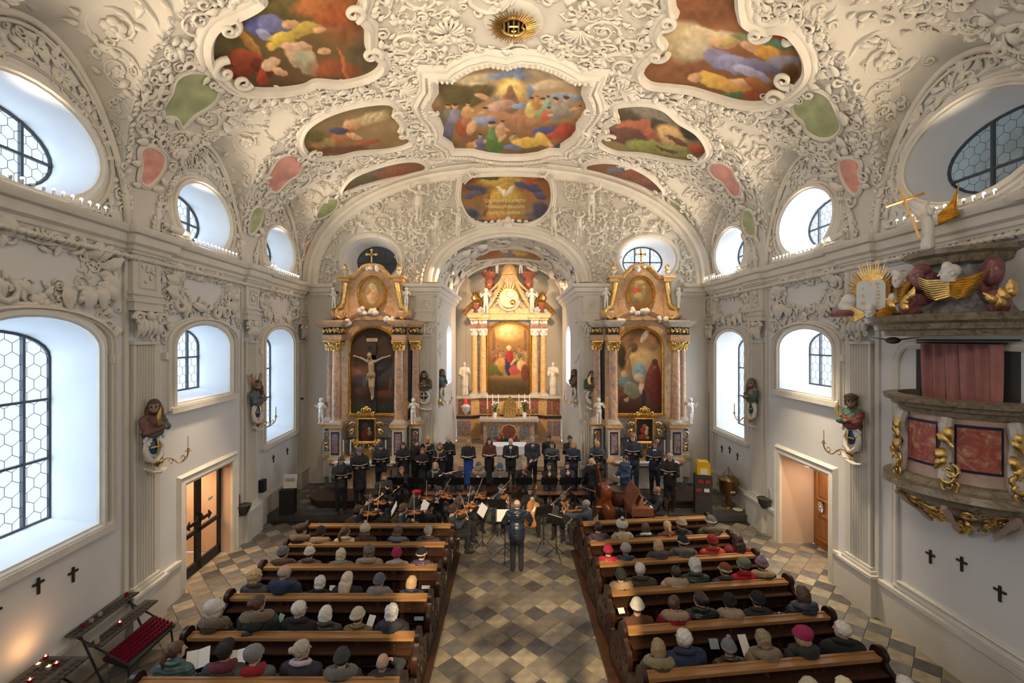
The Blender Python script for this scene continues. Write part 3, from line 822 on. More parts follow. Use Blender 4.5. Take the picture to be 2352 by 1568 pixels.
# ---------------------------------------------------------------- painter
def vnoise(u,v,sx,sy,seed):
    g=np.random.RandomState(seed).rand(sy+2,sx+2);x=u*sx;y=v*sy
    i=np.clip(x.astype(int),0,sx);j=np.clip(y.astype(int),0,sy);a=x-i;b=y-j;a=a*a*(3-2*a);b=b*b*(3-2*b)
    return (g[j,i]*(1-a)+g[j,np.minimum(i+1,sx+1)]*a)*(1-b)+(g[np.minimum(j+1,sy+1),i]*(1-a)+g[np.minimum(j+1,sy+1),np.minimum(i+1,sx+1)]*a)*b
def fbm(u,v,s,seed,asp=1):return sum(vnoise(u,v,int(s*2**k*asp),int(s*2**k),seed+k)/2**(k+1) for k in range(4))/.9375
def paint(u,v,bg,strokes,seed=1,asp=1.6,warp=.03):
    """strokes: (u, v, ru, rv, rot_deg, (r,g,b)[, soft]) in image order; colours are display values"""
    u2=u+(fbm(u,v,7,seed,asp)-.5)*warp*2;v2=v+(fbm(u,v,7,seed+9,asp)-.5)*warp*2*asp
    C=np.zeros(u.shape+(3,));
    for k,(vv,col) in enumerate(bg):      # vertical gradient stops
        pass
    vs_=[b[0] for b in bg];cs=np.array([b[1] for b in bg])
    for c in range(3):C[...,c]=np.interp(v2,vs_,cs[:,c])
    C *= (.86+.4*fbm(u,v,5,seed+20,asp))[...,None]
    fold=fbm(u,v,22,seed+40,asp)
    for s in strokes:
        cu,cv,ru,rv,rot,col=s[:6];soft=s[6] if len(s)>6 else .18
        a=math.radians(rot);du=(u2-cu)*asp;dv=v2-cv
        x=(du*math.cos(a)+dv*math.sin(a))/(ru*asp);y=(-du*math.sin(a)+dv*math.cos(a))/rv
        d=np.sqrt(x*x+y*y);m=np.clip((1-d)/soft+.5,0,1)[...,None]
        sh=(.84+.36*fold+.2*np.clip(-x-y,-1,1)*.6)[...,None]
        C=C*(1-m)+m*np.array(col)*sh
    g=C.mean(-1,keepdims=True);C=np.clip((g+(C-g)*.8)*.9+np.array((.05,.035,.01)),0,1)
    return C**2.2
def figs(L,sk=(.78,.58,.42)):
    """small painted people: (u, v, h, robe colour, lean) -> strokes"""
    out=[]
    for u,v,h,col,lean in L:
        out+=[(u,v,h*.34,h*.75,lean,col),(u+.2*h*math.sin(math.radians(lean)),v-h*.35,h*.2,h*.4,lean-20,[c*.8+.15 for c in col]),
                (u+.3*h,v-.1*h,h*.1,h*.32,lean+60,sk),(u+h*.45*math.sin(math.radians(lean)),v-h*.95,h*.13,h*.22,0,sk,.3),(u+h*.45*math.sin(math.radians(lean)),v-h*1.05,h*.13,h*.12,0,(.3,.2,.12),.4)]
    return out
def vz_np(x,y):
    xl_=-(6.52+.0764*y);xc_=(xl_+XR)/2;a=(XR-xl_)/2;t=np.minimum(1,np.abs(x-xc_)/a);return ZS+VB*np.maximum(0,1-t**VN)**(1/VN)
def ray_vault_np(px,py):
    dx=(px-CX)/F;dz=(HZ-py)/F;lo=np.full(px.shape,2.0);hi=np.full(px.shape,YB)
    ys=np.linspace(2,18.5,120);found=np.zeros(px.shape,bool)
    prev=ys[0]
    for y in ys[1:]:
        g=(CH+dz*y-vz_np(dx*y,y)) >= 0;new=g & ~found;lo[new]=prev;hi[new]=y;found |= g;prev=y
    for _ in range(22):
        m=(lo+hi)/2;g=CH+dz*m-vz_np(dx*m,m)<0;lo=np.where(g,m,lo);hi=np.where(g,hi,m)
    return np.stack([dx*lo,lo,CH+dz*lo],-1)
def pcanvas(name,outline,mapper,bg,strokes,parent,step=1.8,seed=1,warp=.03,nu=None):
    """a painted panel: fine grid inside the outline carrying the painter's colours"""
    P=np.array(outline);x0,y0=P.min(0);x1,y1=P.max(0)
    nx=nu or int((x1-x0)/step);ny=max(8,int(nx*(y1-y0)/(x1-x0)))
    U,V=np.meshgrid(np.linspace(0,1,nx),np.linspace(0,1,ny));PX=x0+U*(x1-x0);PY_=y0+V*(y1-y0)
    W=mapper(PX,PY_);C=paint(U,V,bg,strokes,seed,(x1-x0)/(y1-y0),warp)
    X=PX;Y=PY_;ins=np.zeros(X.shape,bool);j=len(P)-1
    for i in range(len(P)):
        xi,yi=P[i];xj,yj=P[j]
        if yi != yj:
            c=((yi>Y) != (yj>Y)) & (X<(xj-xi)*(Y-yi)/(yj-yi)+xi);ins ^= c
        j=i
    k=ins[:-1,:-1] | ins[1:,1:] | ins[:-1,1:] | ins[1:,:-1]
    idx=np.arange(nx*ny).reshape(ny,nx)
    Q=np.stack([idx[:-1,:-1][k],idx[:-1,1:][k],idx[1:,1:][k],idx[1:,:-1][k]],1)
    used,inv=np.unique(Q,return_inverse=True);Q=inv.reshape(Q.shape);V3=W.reshape(-1,3)[used];C3=C.reshape(-1,3)[used]
    me=bpy.data.meshes.new(name);me.vertices.add(len(V3));me.vertices.foreach_set('co',V3.astype(np.float32).ravel())
    me.loops.add(Q.size);me.loops.foreach_set('vertex_index',Q.astype(np.int32).ravel());me.polygons.add(len(Q))
    me.polygons.foreach_set('loop_start',np.arange(0,Q.size,4,dtype=np.int32));me.update(calc_edges=True)
    ca=me.color_attributes.new('paint','FLOAT_COLOR','POINT');ca.data.foreach_set('color',np.concatenate([C3,np.ones((len(C3),1))],1).astype(np.float32).ravel())
    me.polygons.foreach_set('use_smooth',[True]*len(me.polygons))
    return link(me,name,paint_mat(),parent)
def vault_map(off=.03):
    def f(px,py):
        W=ray_vault_np(px,py);c=np.stack([np.full(W[...,0].shape,.0),W[...,1],np.full(W[...,0].shape,ZS+.5)],-1)
        n=c-W;n /= np.linalg.norm(n,axis=-1)[...,None];return W+n*off
    return f
def back_map(off=.05):
    def f(px,py):Y=YB-off;return np.stack([(px-CX)/F*Y,np.full(px.shape,Y),CH+(HZ-py)/F*Y],-1)
    return f
def plane_map(Y,off=0):
    def f(px,py):return np.stack([(px-CX)/F*Y,np.full(px.shape,Y-off),CH+(HZ-py)/F*Y],-1)
    return f
def frame_px(mb,outl,mapper,prof):
    P=mapper(np.array([p[0] for p in outl],float),np.array([p[1] for p in outl],float))
    c=P.mean(0)
    n=np.array([vnv(p) for p in P]) if mapper.__qualname__.startswith('vault_map') else np.tile((0,-1.,0),(len(P),1))
    T=np.roll(P,-1,0)-P
    if np.sum(np.cross(T,n)*(P-c))<0:P=P[::-1];n=n[::-1]
    mb.extr(P,prof,closed=True,up=n);return P,n
def vnv(p):
    th=th_of(p[0],p[1]);return np.array(vnrm(p[1],max(-.97,min(.97,th))))
# ================================================================ frescoes on vault
AVOID=[]
def fresco(name,label,outl,bg,strokes,smooth=True,wd=.24,ht=.13,seed=1,mapper=None,warp=.03,group=None,leafy=True,step=2.3):
    mapper=mapper or vault_map(.03);o2=crom(outl,5) if smooth else outl
    P0=mapper(np.array([np.mean([p[0] for p in outl])]),np.array([np.mean([p[1] for p in outl])]))[0]
    t=thing(name,label,'fresco' if 'fresco' in name else 'cartouche',tuple(P0),world=True,group=group)
    pcanvas('painting',o2,mapper,bg,strokes,t,seed=seed,warp=warp,step=step)
    mb=MB();pr=[(-.03,0),(-.02,ht*.5),(.03,ht*.55),(wd*.25,ht),(wd*.45,ht*.8),(wd*.55,ht*.45),(wd*.75,ht*.5),(wd*.9,ht*.35),(wd,0)]
    P,n=frame_px(mb,o2,mapper,pr);mb.build('stucco_frame',CARVE,t,smooth=45)
    if mapper.__qualname__.startswith('vault_map'):
        AVOID.append([(p[1],th_of(p[0],p[1])*9) for p in P])
        if leafy:
            og=Orn();N=len(P);c=P.mean(0);d=0
            for i in range(N):
                a=P[i];b=P[(i+1) % N];d+=np.linalg.norm(b-a)
                if d>.26:
                    d=0;T=(b-a)/np.linalg.norm(b-a);o=np.cross(T,n[i]);
                    if np.dot(o,a-c)<0:o=-o
                    X=o*.8+T*rs.choice([-1,1])*.7
                    og.put((LEAFS+COMMA)[rs.randint(7)],a+o*(wd*.9),X,n[i],rs.uniform(.2,.33),rs.choice([-1,1]))
            og.build('leaf_border',CARVE,t)
    return t
sk=(.85,.64,.47)
def cs(L,x0,y0,x1,y1):return [((s[0]-x0)/(x1-x0),(s[1]-y0)/(y1-y0),s[2]/(x1-x0),s[3]/(y1-y0))+tuple(s[4:]) for s in L]
def cf(L,x0,y0,x1,y1):return figs([((u-x0)/(x1-x0),(v-y0)/(y1-y0),h/(y1-y0),c,l) for u,v,h,c,l in L],sk)
B=(615,405,1690,1030)
st=cs([(760,560,180,90,10,(.42,.38,.25),.6),(1500,480,200,50,5,(.70,.62,.50),.6),(930,520,160,35,-8,(.80,.72,.58),.6),(1000,570,120,22,10,(.84,.78,.66),.5),(1420,560,130,30,-5,(.80,.72,.58),.5),
    (1160,500,150,26,0,(.45,.55,.72),.5),(1225,480,26,70,10,(.42,.53,.74),.5),(1090,610,22,60,30,(.42,.54,.74),.5),(1300,600,26,50,0,(.45,.57,.74),.5),(1220,520,60,30,-30,(.45,.55,.74),.4),
    (1170,600,110,78,0,(.93,.74,.36),.4),(1168,600,78,58,0,(.97,.84,.48),.3),(880,650,190,70,-22,(.42,.37,.22),.3),(800,640,120,60,-10,(.36,.33,.20),.4),(1540,640,140,25,0,(.52,.58,.70),.5),
    (1190,790,300,80,0,(.72,.50,.36),.6),(1165,690,70,70,0,(.60,.44,.36)),(1100,700,100,32,-10,(.80,.62,.58)),(1230,700,55,22,-8,(.50,.62,.82)),(1165,625,34,40,0,(.62,.42,.30)),(1160,588,22,22,0,(.60,.42,.28),.3),(975,640,50,15,20,sk)],*B)
st+=cf([(1310,725,70,(.88,.80,.42),8),(1390,735,80,(.50,.62,.45),-5),(1420,700,60,(.50,.66,.60),5),(1475,745,90,(.52,.52,.52),0),(1540,730,85,(.55,.52,.48),5),(1410,770,60,(.82,.34,.24),20),(1625,770,65,(.62,.48,.30),8),(1350,690,50,(.80,.50,.25),0),
          (740,790,90,(.45,.42,.35),0),(810,800,105,(.46,.46,.60),-14),(850,845,95,(.68,.32,.20),22),(870,745,60,(.85,.62,.35),10),(960,790,70,(.80,.58,.36),50)],*B)
st+=cs([(990,810,90,26,12,(.50,.58,.78)),(1010,790,60,22,0,(.56,.62,.82)),(900,850,30,55,20,sk),(740,880,40,80,20,(.42,.42,.55)),(1430,870,120,32,-8,(.25,.30,.58)),(1520,880,75,50,-30,(.70,.24,.18)),(1460,905,60,20,0,(.72,.26,.2)),(1080,985,280,26,0,(.45,.38,.22),.6),(1350,830,160,22,0,(.60,.42,.28),.6)],*B)
st+=cf([(1060,930,105,(.30,.52,.25),-16),(1100,870,60,sk,10),(960,960,60,(.35,.40,.62),0),(900,980,50,(.80,.55,.36),70),(1190,935,45,(.62,.56,.4),0)],*B)
st+=cs([(1290,950,110,36,-6,(.87,.70,.28)),(1390,930,70,34,30,(.88,.72,.30)),(1450,975,40,14,50,sk),(1180,990,60,18,0,(.40,.46,.68)),(1500,990,60,20,-10,(.28,.32,.46)),(1070,985,60,40,0,(.30,.48,.24))],*B)
CENTER=[(1165,147),(1195,139),(1232,143),(1268,155),(1293,168),(1310,179),(1347,181),(1338,205),(1348,228),(1351,244),(1340,262),(1326,280),(1326,296),(1314,312),(1290,328),(1288,339),(1262,338),(1236,347),(1200,352),(1160,352),(1120,348),(1085,340),(1042,339),(1036,325),(1012,309),(1016,290),(1008,270),(992,252),(985,235),(996,215),(1004,204),(1003,175),(1046,176),(1062,163),(1090,148),(1125,140)]
FC=fresco('ceiling_fresco','large central ceiling fresco with a golden halo above a crowd',CENTER,
    [(0,(.56,.48,.35)),(.25,(.66,.56,.44)),(.5,(.62,.48,.34)),(.8,(.55,.38,.24)),(1,(.45,.32,.2))],st,smooth=False,wd=.5,ht=.2,seed=4,warp=.018)
mb=MB()       # stepped outer moulding and egg-and-dart beading of the central frame
c0=np.array(CENTER).mean(0);o3=[tuple(c0+(np.array(p)-c0)*1.13) for p in CENTER]
P,n=frame_px(mb,o3,vault_map(.0),[(0,0),(0,.14),(.08,.2),(.14,.12),(.2,.12),(.24,0)]);mb.build('outer_moulding',CARVE,FC,smooth=40)
og=Orn();P,n=frame_px(MB(),[tuple(c0+(np.array(p)-c0)*1.075) for p in CENTER],vault_map(.0),[(0,0),(.1,.1)])
for i in range(len(P)):
    a,b=P[i],P[(i+1) % len(P)];L=np.linalg.norm(b-a);k=max(1,int(L/.11))
    for j in range(k):og.put(LEAFS[2],a+(b-a)*j/k+n[i]*.2,np.cross(b-a,n[i]),n[i],(.12,.14,.2))
og.build('egg_and_dart',CARVE,FC)
B=(478,-40,870,200)
st=cs([(620,20,90,40,0,(.40,.36,.20),.6),(520,110,40,40,0,(.36,.33,.18),.6),(790,40,60,60,0,(.60,.36,.20),.6),(760,30,60,30,20,(.72,.34,.16),.5),(740,0,70,30,-20,(.74,.40,.20),.5),(830,130,30,40,0,(.34,.30,.22),.5),
    (565,95,55,9,48,(.72,.48,.20)),(590,65,34,22,20,(.30,.36,.66)),(620,55,38,18,10,(.42,.46,.74)),(600,80,22,12,40,(.55,.60,.82)),(665,80,58,12,-12,(.86,.74,.28)),(640,100,36,10,-10,(.84,.70,.24)),(700,65,40,14,-10,(.78,.66,.26)),(660,55,20,10,0,sk),(735,65,16,8,0,sk),
    (570,140,50,22,20,(.66,.26,.16)),(540,165,40,14,0,(.58,.22,.14)),(600,155,28,16,30,(.42,.14,.10)),(690,130,40,24,20,(.78,.64,.50)),(700,140,34,20,50,(.66,.66,.56)),(680,108,36,12,0,(.86,.68,.56)),(620,145,24,12,-40,(.90,.74,.60)),(640,160,18,8,30,sk),(600,178,12,20,10,(.78,.24,.14)),(745,120,14,10,0,sk),(770,160,60,20,0,(.58,.28,.16),.5),(790,150,5,46,-20,(.74,.40,.2))],*B)
fresco('ceiling_fresco','ceiling fresco upper left with a cross beam and figures in blue and yellow robes',
    [(600,-40),(606,-8),(595,8),(560,28),(520,45),(495,62),(481,88),(479,120),(488,145),(510,158),(528,180),(560,197),(620,201),(690,193),(722,180),(780,183),(830,173),(862,156),(869,138),(848,118),(838,100),(836,60),(816,28),(812,-40)],
    [(0,(.50,.34,.2)),(.4,(.44,.36,.2)),(1,(.36,.26,.15))],st,seed=11,wd=.27,ht=.17)
B=(1478,-40,1852,232)
st=cs([(1600,10,110,50,0,(.58,.34,.22),.5),(1560,150,80,40,20,(.56,.34,.22),.5),(1575,100,52,46,0,(.74,.66,.50),.3),(1640,85,66,18,8,(.84,.76,.60),.3),(1600,115,40,26,0,(.80,.74,.60),.4),(1660,100,30,14,20,sk),
    (1790,80,30,18,30,(.72,.24,.16)),(1770,100,60,14,6,(.32,.50,.38)),(1720,90,40,10,10,(.50,.52,.36)),(1755,118,44,16,10,(.90,.62,.22)),(1720,110,24,12,30,sk),(1670,100,24,10,0,(.78,.66,.40)),(1650,135,34,20,20,(.50,.48,.68)),(1690,150,50,18,18,(.52,.52,.72)),(1760,155,60,14,8,(.42,.42,.58)),(1800,140,40,16,0,(.50,.50,.60)),(1730,170,50,10,20,(.58,.58,.76)),
    (1640,182,40,16,12,(.86,.68,.26)),(1600,180,16,10,0,sk),(1690,195,40,16,12,(.80,.58,.26)),(1700,188,22,8,20,sk),(1745,195,36,12,20,(.62,.36,.16)),(1680,215,30,8,0,(.30,.44,.30)),(1750,215,40,10,0,(.56,.24,.12)),(1815,165,22,20,0,(.34,.24,.10),.5)],*B)
fresco('ceiling_fresco','ceiling fresco upper right with a violet-robed figure before a pale arch',
    [(1562,-40),(1552,5),(1560,28),(1538,45),(1522,75),(1535,100),(1515,120),(1490,140),(1478,165),(1498,186),(1545,192),(1592,198),(1640,212),(1700,229),(1750,232),(1788,218),(1815,205),(1845,175),(1853,145),(1842,108),(1815,74),(1790,66),(1765,70),(1712,50),(1698,15),(1680,-40)],
    [(0,(.56,.32,.2)),(.4,(.60,.38,.24)),(1,(.45,.28,.16))],st,seed=12,wd=.27,ht=.17)
B=(692,232,940,358)
fresco('ceiling_fresco','left middle fresco with a barred window of light above crouching figures',
    [(692,318),(706,288),(745,262),(795,244),(845,234),(885,232),(903,244),(902,262),(918,285),(916,302),(941,320),(922,333),(880,341),(820,346),(770,357),(722,357),(700,342)],
    [(0,(.42,.37,.26)),(.5,(.56,.46,.32)),(1,(.46,.36,.2))],
    cs([(850,270,44,14,-12,(.74,.66,.48),.5),(835,272,3,16,30,(.8,.74,.58)),(850,270,3,16,30,(.8,.74,.58)),(865,267,3,16,30,(.8,.74,.58)),(790,300,36,14,-30,(.74,.46,.24)),(805,285,18,12,0,sk),(775,300,24,10,0,(.28,.28,.44)),(760,325,50,10,-12,(.72,.44,.26)),(840,325,34,6,-8,(.64,.32,.2)),(740,325,30,14,20,(.66,.56,.36)),(810,312,20,6,10,sk),(720,310,22,16,0,(.40,.38,.2),.5),(780,342,60,8,-5,(.44,.26,.2),.4)],*B),seed=13,wd=.21,ht=.13)
B=(1382,235,1622,368)
fresco('ceiling_fresco','right middle fresco with a red drapery and a green meadow',
    [(1425,240),(1480,235),(1525,246),(1560,275),(1600,300),(1621,328),(1623,350),(1592,368),(1540,362),(1480,350),(1420,345),(1387,331),(1381,318),(1400,303),(1398,288),(1422,272),(1418,252)],
    [(0,(.46,.44,.38)),(.5,(.50,.40,.3)),(1,(.46,.44,.24))],
    cs([(1500,262,60,20,22,(.52,.50,.46),.5),(1445,270,30,22,20,(.30,.28,.22),.5),(1470,290,52,18,0,(.72,.38,.28)),(1500,310,20,26,10,(.66,.34,.26)),(1440,310,48,20,6,(.42,.26,.26)),(1520,290,30,16,40,(.26,.24,.18)),(1500,335,60,14,8,(.50,.54,.26)),(1560,345,50,14,10,(.52,.54,.28)),(1540,310,34,20,30,(.82,.66,.42),.5),(1555,325,30,5,30,(.40,.24,.16)),(1600,340,20,10,0,(.66,.26,.18)),(1530,340,30,4,20,(.36,.24,.2)),(1580,305,24,12,30,(.2,.18,.14),.5)],*B),seed=14,wd=.21,ht=.13)
for ol,lb,se,bgc in (([(785,440),(792,420),(815,400),(860,382),(910,369),(950,366),(975,378),(968,391),(925,401),(870,413),(825,426)],'long narrow sky fresco left above the end-wall arch',15,1),
                  ([(1351,376),(1385,369),(1425,372),(1465,386),(1500,408),(1524,436),(1505,441),(1470,424),(1425,408),(1380,398),(1352,390)],'long narrow sky fresco right above the end-wall arch',16,0)):
    fresco('ceiling_fresco',lb,ol,[(0,(.52,.34,.28)),(1,(.46,.38,.28))],[(.3,.6,.3,.2,-8,(.36,.36,.28),.7),(.6,.4,.25,.2,0,(.58,.34,.28),.7),(.4,.3,.12,.1,0,(.4,.45,.55),.6),(.8,.7,.2,.2,0,(.50,.34,.32),.7)],seed=se,wd=.22,ht=.12)
GRN=[(0,(.66,.72,.54)),(1,(.62,.69,.50))];PNK=[(0,(.92,.64,.60)),(1,(.88,.58,.54))]
for ol,g,lb in (([(370,265),(376,238),(392,212),(402,182),(428,167),(462,166),(490,178),(501,202),(494,228),(474,246),(448,262),(434,274),(416,292),(402,270)],1,'large green painted field under the upper left fresco'),
        ([(320,345),(344,337),(374,356),(373,385),(356,412),(336,427),(318,414),(322,382)],0,'pink painted field nearest the camera above the left cornice'),
        ([(611,426),(616,398),(640,362),(668,355),(692,368),(686,396),(656,418),(632,441)],0,'pink painted field beside the left middle fresco'),
        ([(570,530),(574,490),(590,474),(602,490),(592,520),(578,536)],1,'small green painted field between the left ovals'),
        ([(725,500),(730,478),(748,458),(774,458),(768,480),(742,498)],1,'small green painted field at the left end of the vault'),
        ([(697,594),(699,566),(712,550),(709,576),(703,594)],0,'small pink painted field beside the left end of the arch band'),
        ([(1822,242),(1838,213),(1868,205),(1904,220),(1925,258),(1935,290),(1916,313),(1886,317),(1856,300),(1848,280),(1830,264)],1,'large green painted field under the upper right fresco'),
        ([(1931,372),(1954,362),(1978,374),(1976,398),(1982,422),(1970,446),(1950,432),(1934,400)],0,'pink painted field nearest the camera above the right cornice'),
        ([(1631,382),(1650,370),(1680,384),(1692,408),(1703,424),(1701,446),(1686,450),(1662,420),(1638,402)],0,'pink painted field beside the right middle fresco'),
        ([(1707,510),(1712,484),(1728,485),(1738,514),(1735,541),(1716,535)],1,'small green painted field between the right ovals'),
        ([(1537,456),(1562,470),(1580,492),(1586,512),(1568,500),(1548,478)],1,'small green painted field at the right end of the vault'),
        ([(1600,556),(1611,560),(1617,588),(1608,592),(1601,574)],0,'small pink painted field beside the right end of the arch band')):
    fresco('painted_cartouche',lb,ol,GRN if g else PNK,[],seed=len(lb),wd=.07,ht=.05,step=5)
B=(1058,400,1266,516)
t=fresco('wall_fresco','heart-shaped fresco with white dove and lettering above the chancel arch',
    [(1058,440),(1064,414),(1085,403),(1120,402),(1160,400),(1200,402),(1235,402),(1258,414),(1266,440),(1263,474),(1246,498),(1216,512),(1186,514),(1160,506),(1134,514),(1100,511),(1076,496),(1060,466)],
    [(0,(.50,.30,.16)),(.5,(.58,.40,.22)),(.72,(.50,.42,.36)),(.8,(.28,.32,.46)),(1,(.30,.28,.26))],
    cs([(1155,418,50,12,0,(.74,.62,.26),.5),(1120,408,24,6,0,(.3,.32,.22)),(1100,436,34,8,14,(.26,.26,.44)),(1215,430,34,9,14,(.25,.27,.48)),(1085,448,24,6,-14,(.34,.36,.5)),(1230,412,26,8,-20,(.60,.26,.16)),(1240,450,18,7,20,(.3,.3,.5)),
        (1160,465,44,36,0,(.80,.66,.26),.6),(1160,490,50,14,0,(.78,.64,.28),.6),(1118,470,6,34,16,(.60,.40,.24)),(1150,437,14,5,38,(.88,.84,.76)),(1172,437,14,5,-38,(.88,.84,.76)),(1160,443,5,9,0,(.9,.86,.8)),(1160,502,60,6,0,(.75,.5,.3),.6),(1240,480,16,16,0,(.26,.26,.40),.6),(1080,490,18,10,0,(.24,.30,.44),.6)],*B),mapper=back_map(.06),seed=21,wd=.2,ht=.16,step=1.7)
# rolled volutes at the corners of the large frames
og=MB()
for px,py,r,f,a0 in ((505,150,.26,1,2.2),(548,172,.22,-1,.4),(848,112,.24,1,1),(515,48,.22,-1,2),(806,12,.24,1,0),(1812,168,.24,-1,1),(1785,212,.22,1,2.4),(1512,112,.24,-1,2),(1535,35,.22,1,0),(1745,62,.22,-1,2),
    (712,348,.17,1,2),(728,340,.13,-1,0),(906,252,.18,1,1),(922,300,.2,-1,2),(1604,352,.17,-1,2),(1590,346,.13,1,0),(1416,262,.18,-1,1),(1400,306,.2,1,2),(790,432,.12,1,0),(1512,432,.12,-1,0),(982,300,.26,1,0),(1345,298,.26,-1,0),(990,245,.2,-1,1),(1352,245,.2,1,1)):
    p=ray_vault(px,py);n=Vector(vnv(p));T1=Vector((0,1,0));T1=(T1-n*T1.dot(n)).normalized();T2=n.cross(T1)
    P=[p+n*(.14+.004*i)+(T1*math.cos(a0+f*i*.38)+T2*math.sin(a0+f*i*.38))*r*math.exp(-.085*i) for i in range(24)]
    og.tube(P,[.3*r*(1-.03*i) for i in range(24)],n=7)
o=og.build('frame_volutes',CARVE,CEIL,smooth=60);o['kind']='stuff'
# ================================================================ stucco relief on vault, cells and walls
def poisson(n,sampler,dmin,reject,tries=8):
    pts=[];cell={}
    def near(p,d):
        k=(int(p[0]//d0),int(p[1]//d0))
        for i in range(-2,3):
            for j in range(-2,3):
                for q in cell.get((k[0]+i,k[1]+j),()):
                    if (q[0]-p[0])**2+(q[1]-p[1])**2<d*d:return True
        return False
    d0=dmin
    for _ in range(n*tries):
        p=sampler()
        if reject(p) or near(p,dmin):continue
        pts.append(p);cell.setdefault((int(p[0]//d0),int(p[1]//d0)),[]).append(p)
        if len(pts) >= n:break
    return pts,near
AV1=[grow(a,.34) for a in AVOID];AV2=[grow(a,.30) for a in AVOID]
SB=ray_vault(1180,50);SBp=(SB.y,th_of(SB.x,SB.y)*9)
def inside_strip(y,s,m):
    x=vp(y,s/9).x;return groin_x(-1,y)+m<x<groin_x(1,y)-m
def vrej(av,m,low=.92):
    def f(p):
        y,s=p
        if abs(s)>9*low or not inside_strip(y,s,m) or y>16.5:return True
        if abs(s)>6.8 and m>.3:
            side=-1 if s<0 else 1
            if all(abs(y-b)<LW+.1 for b in [min(BLX if side<0 else BRX,key=lambda q:abs(q-y))]):return True
        if math.hypot(y-SBp[0],s-SBp[1])<.75:return True
        return any(inpoly(p,a) for a in av)
    return f
og=Orn();TW=math.tau
def put_vault(tpl,y,s,sc,ang=None,flip=None,lift=0):
    th=s/9;P=vp(y,th);n=Vector(vnrm(y,th));a=rs.uniform(0,TW) if ang is None else ang
    T1=Vector((0,1,0));T2=n.cross(T1)
    og.put(tpl,P+n*lift,T1*math.cos(a)+T2*math.sin(a),n,sc,flip or rs.choice([-1,1]))
smp=lambda:(rs.uniform(5.6,16.4),rs.uniform(-8.3,8.3))
big,_=poisson(170,smp,.85,vrej(AV1,.45))
for p in big:put_vault(RIN[rs.randint(4)],p[0],p[1],rs.uniform(.8,1.1))
bigs={}
for p in big:bigs.setdefault((int(p[0]),int(p[1])),[]).append(p)
def nearbig(p,d):
    k=(int(p[0]),int(p[1]))
    return any(math.hypot(q[0]-p[0],q[1]-p[1])<d for i in (-1,0,1) for j in (-1,0,1) for q in bigs.get((k[0]+i,k[1]+j),()))
r2=vrej(AV2,.2)
mid,_=poisson(1000,smp,.27,lambda p:r2(p) or nearbig(p,.5))
for p in mid:put_vault((RINS+SPR)[rs.randint(6)],p[0],p[1],rs.uniform(.9,1.15))
r3=vrej([grow(a,.20) for a in AVOID],.14)
sml,_=poisson(2600,smp,.15,lambda p:r3(p) or nearbig(p,.38))
for p in sml:put_vault((LEAFS+COMMA+LEAFS)[rs.randint(11)],p[0],p[1],rs.uniform(.16,.26))
for px,py in ((1030,70),(1335,65),(920,200),(1425,205)):          # scallop shells and flower knots beside the frescoes
    q=ray_vault(px,py);put_vault(SHELL,q.y,th_of(q.x,q.y)*9,.42,lift=.03);
og.build('stucco_relief',CARVE,CEIL)
# garlands that run along the groins
og=Orn()
for side,B in ((-1,BL),(1,BR)):
    for b in B:
        for s in (-1,1):
            prev=None;acc=0
            for i in range(400):
                c=s*(1-i/400);y=b+LW*c
                if y>16.6 or y<4.9:prev=None;continue
                x=groin_x(side,y);P=Vector((x,y,vz(x,y)))
                if prev is not None:
                    acc+=(P-prev).length
                    if acc>.085:
                        T=(P-prev).normalized();n=Vector((xc(y)-x,0,-2)).normalized();acc=0;f=rs.choice([-1,1])
                        og.put(COMMA[1] if rs.rand()<.4 else LEAFS[2],P+n*.02,T+n.cross(T)*f*.8,n,rs.uniform(.11,.17),f)
                prev=P
for side,fn,PLs in ((-1,fl,PL_L),(1,fr,PL_R)):                     # egg band below the cornice
    y=5.2
    while y<16.5:
        P=Vector(fn(y,7.13,.1));n=Vector((-side,0,-.4)).normalized();og.put(LEAFS[2],P+Vector((0,0,.06)),(0,.3*rs.choice([-1,1]),-1),n,(.13,.2,.3));y+=.1
og.build('garland',CARVE,CEIL)
# cells over the windows: one long S-scroll on each flank, leaves between
og=Orn()
def lun_frame(side,b,c,s):
    e=.01;P=lun(side,b,c,s);A=lun(side,b,c+e,s)-P;Bv=lun(side,b,c,s+e)-P;n=A.cross(Bv).normalized()
    if n.z>0:n=-n
    return P,A.normalized(),n
for side,B in ((-1,BL),(1,BR)):
    for b in B:
        for c,s,k,sc in ((-.30,.42,0,.95),(.30,.42,0,.95),(-.52,.5,1,.62),(.52,.5,1,.62),(-.1,.72,1,.7),(.12,.8,1,.5),(-.68,.5,1,.42),(.68,.5,1,.42),(-.8,.5,1,.3),(.8,.5,1,.3)):
            P,A,n=lun_frame(side,b,c,s);f=1 if c>0 else -1
            og.put(BIGS[k],P,A*rs.uniform(-1,1)+n.cross(A),n,sc*rs.uniform(.85,1.05),f)
        for _ in range(70):
            c=rs.uniform(-.82,.82);s=rs.uniform(.12,.88);P,A,n=lun_frame(side,b,c,s)
            og.put((LEAFS+COMMA)[rs.randint(7)],P,A*rs.uniform(-1,1)+n.cross(A)*rs.uniform(-1,1),n,rs.uniform(.14,.24),rs.choice([-1,1]))
        # rolled rim along the wall arch
        mb=MB();fn=fl if side<0 else fr
        P=[fn(b+LW*.985*c,wall_arch(c)-.06,.05) for c in [-1+2*i/40 for i in range(41)] if b+LW*c<YB-.2]
        mb.tube(P,.06,n=6);mb.tube([(p[0]-side*-.0,p[1],p[2]-.12) for p in P],.03,n=5);og.raw(mb)
og.build('cell_scrollwork',CARVE,CEIL)
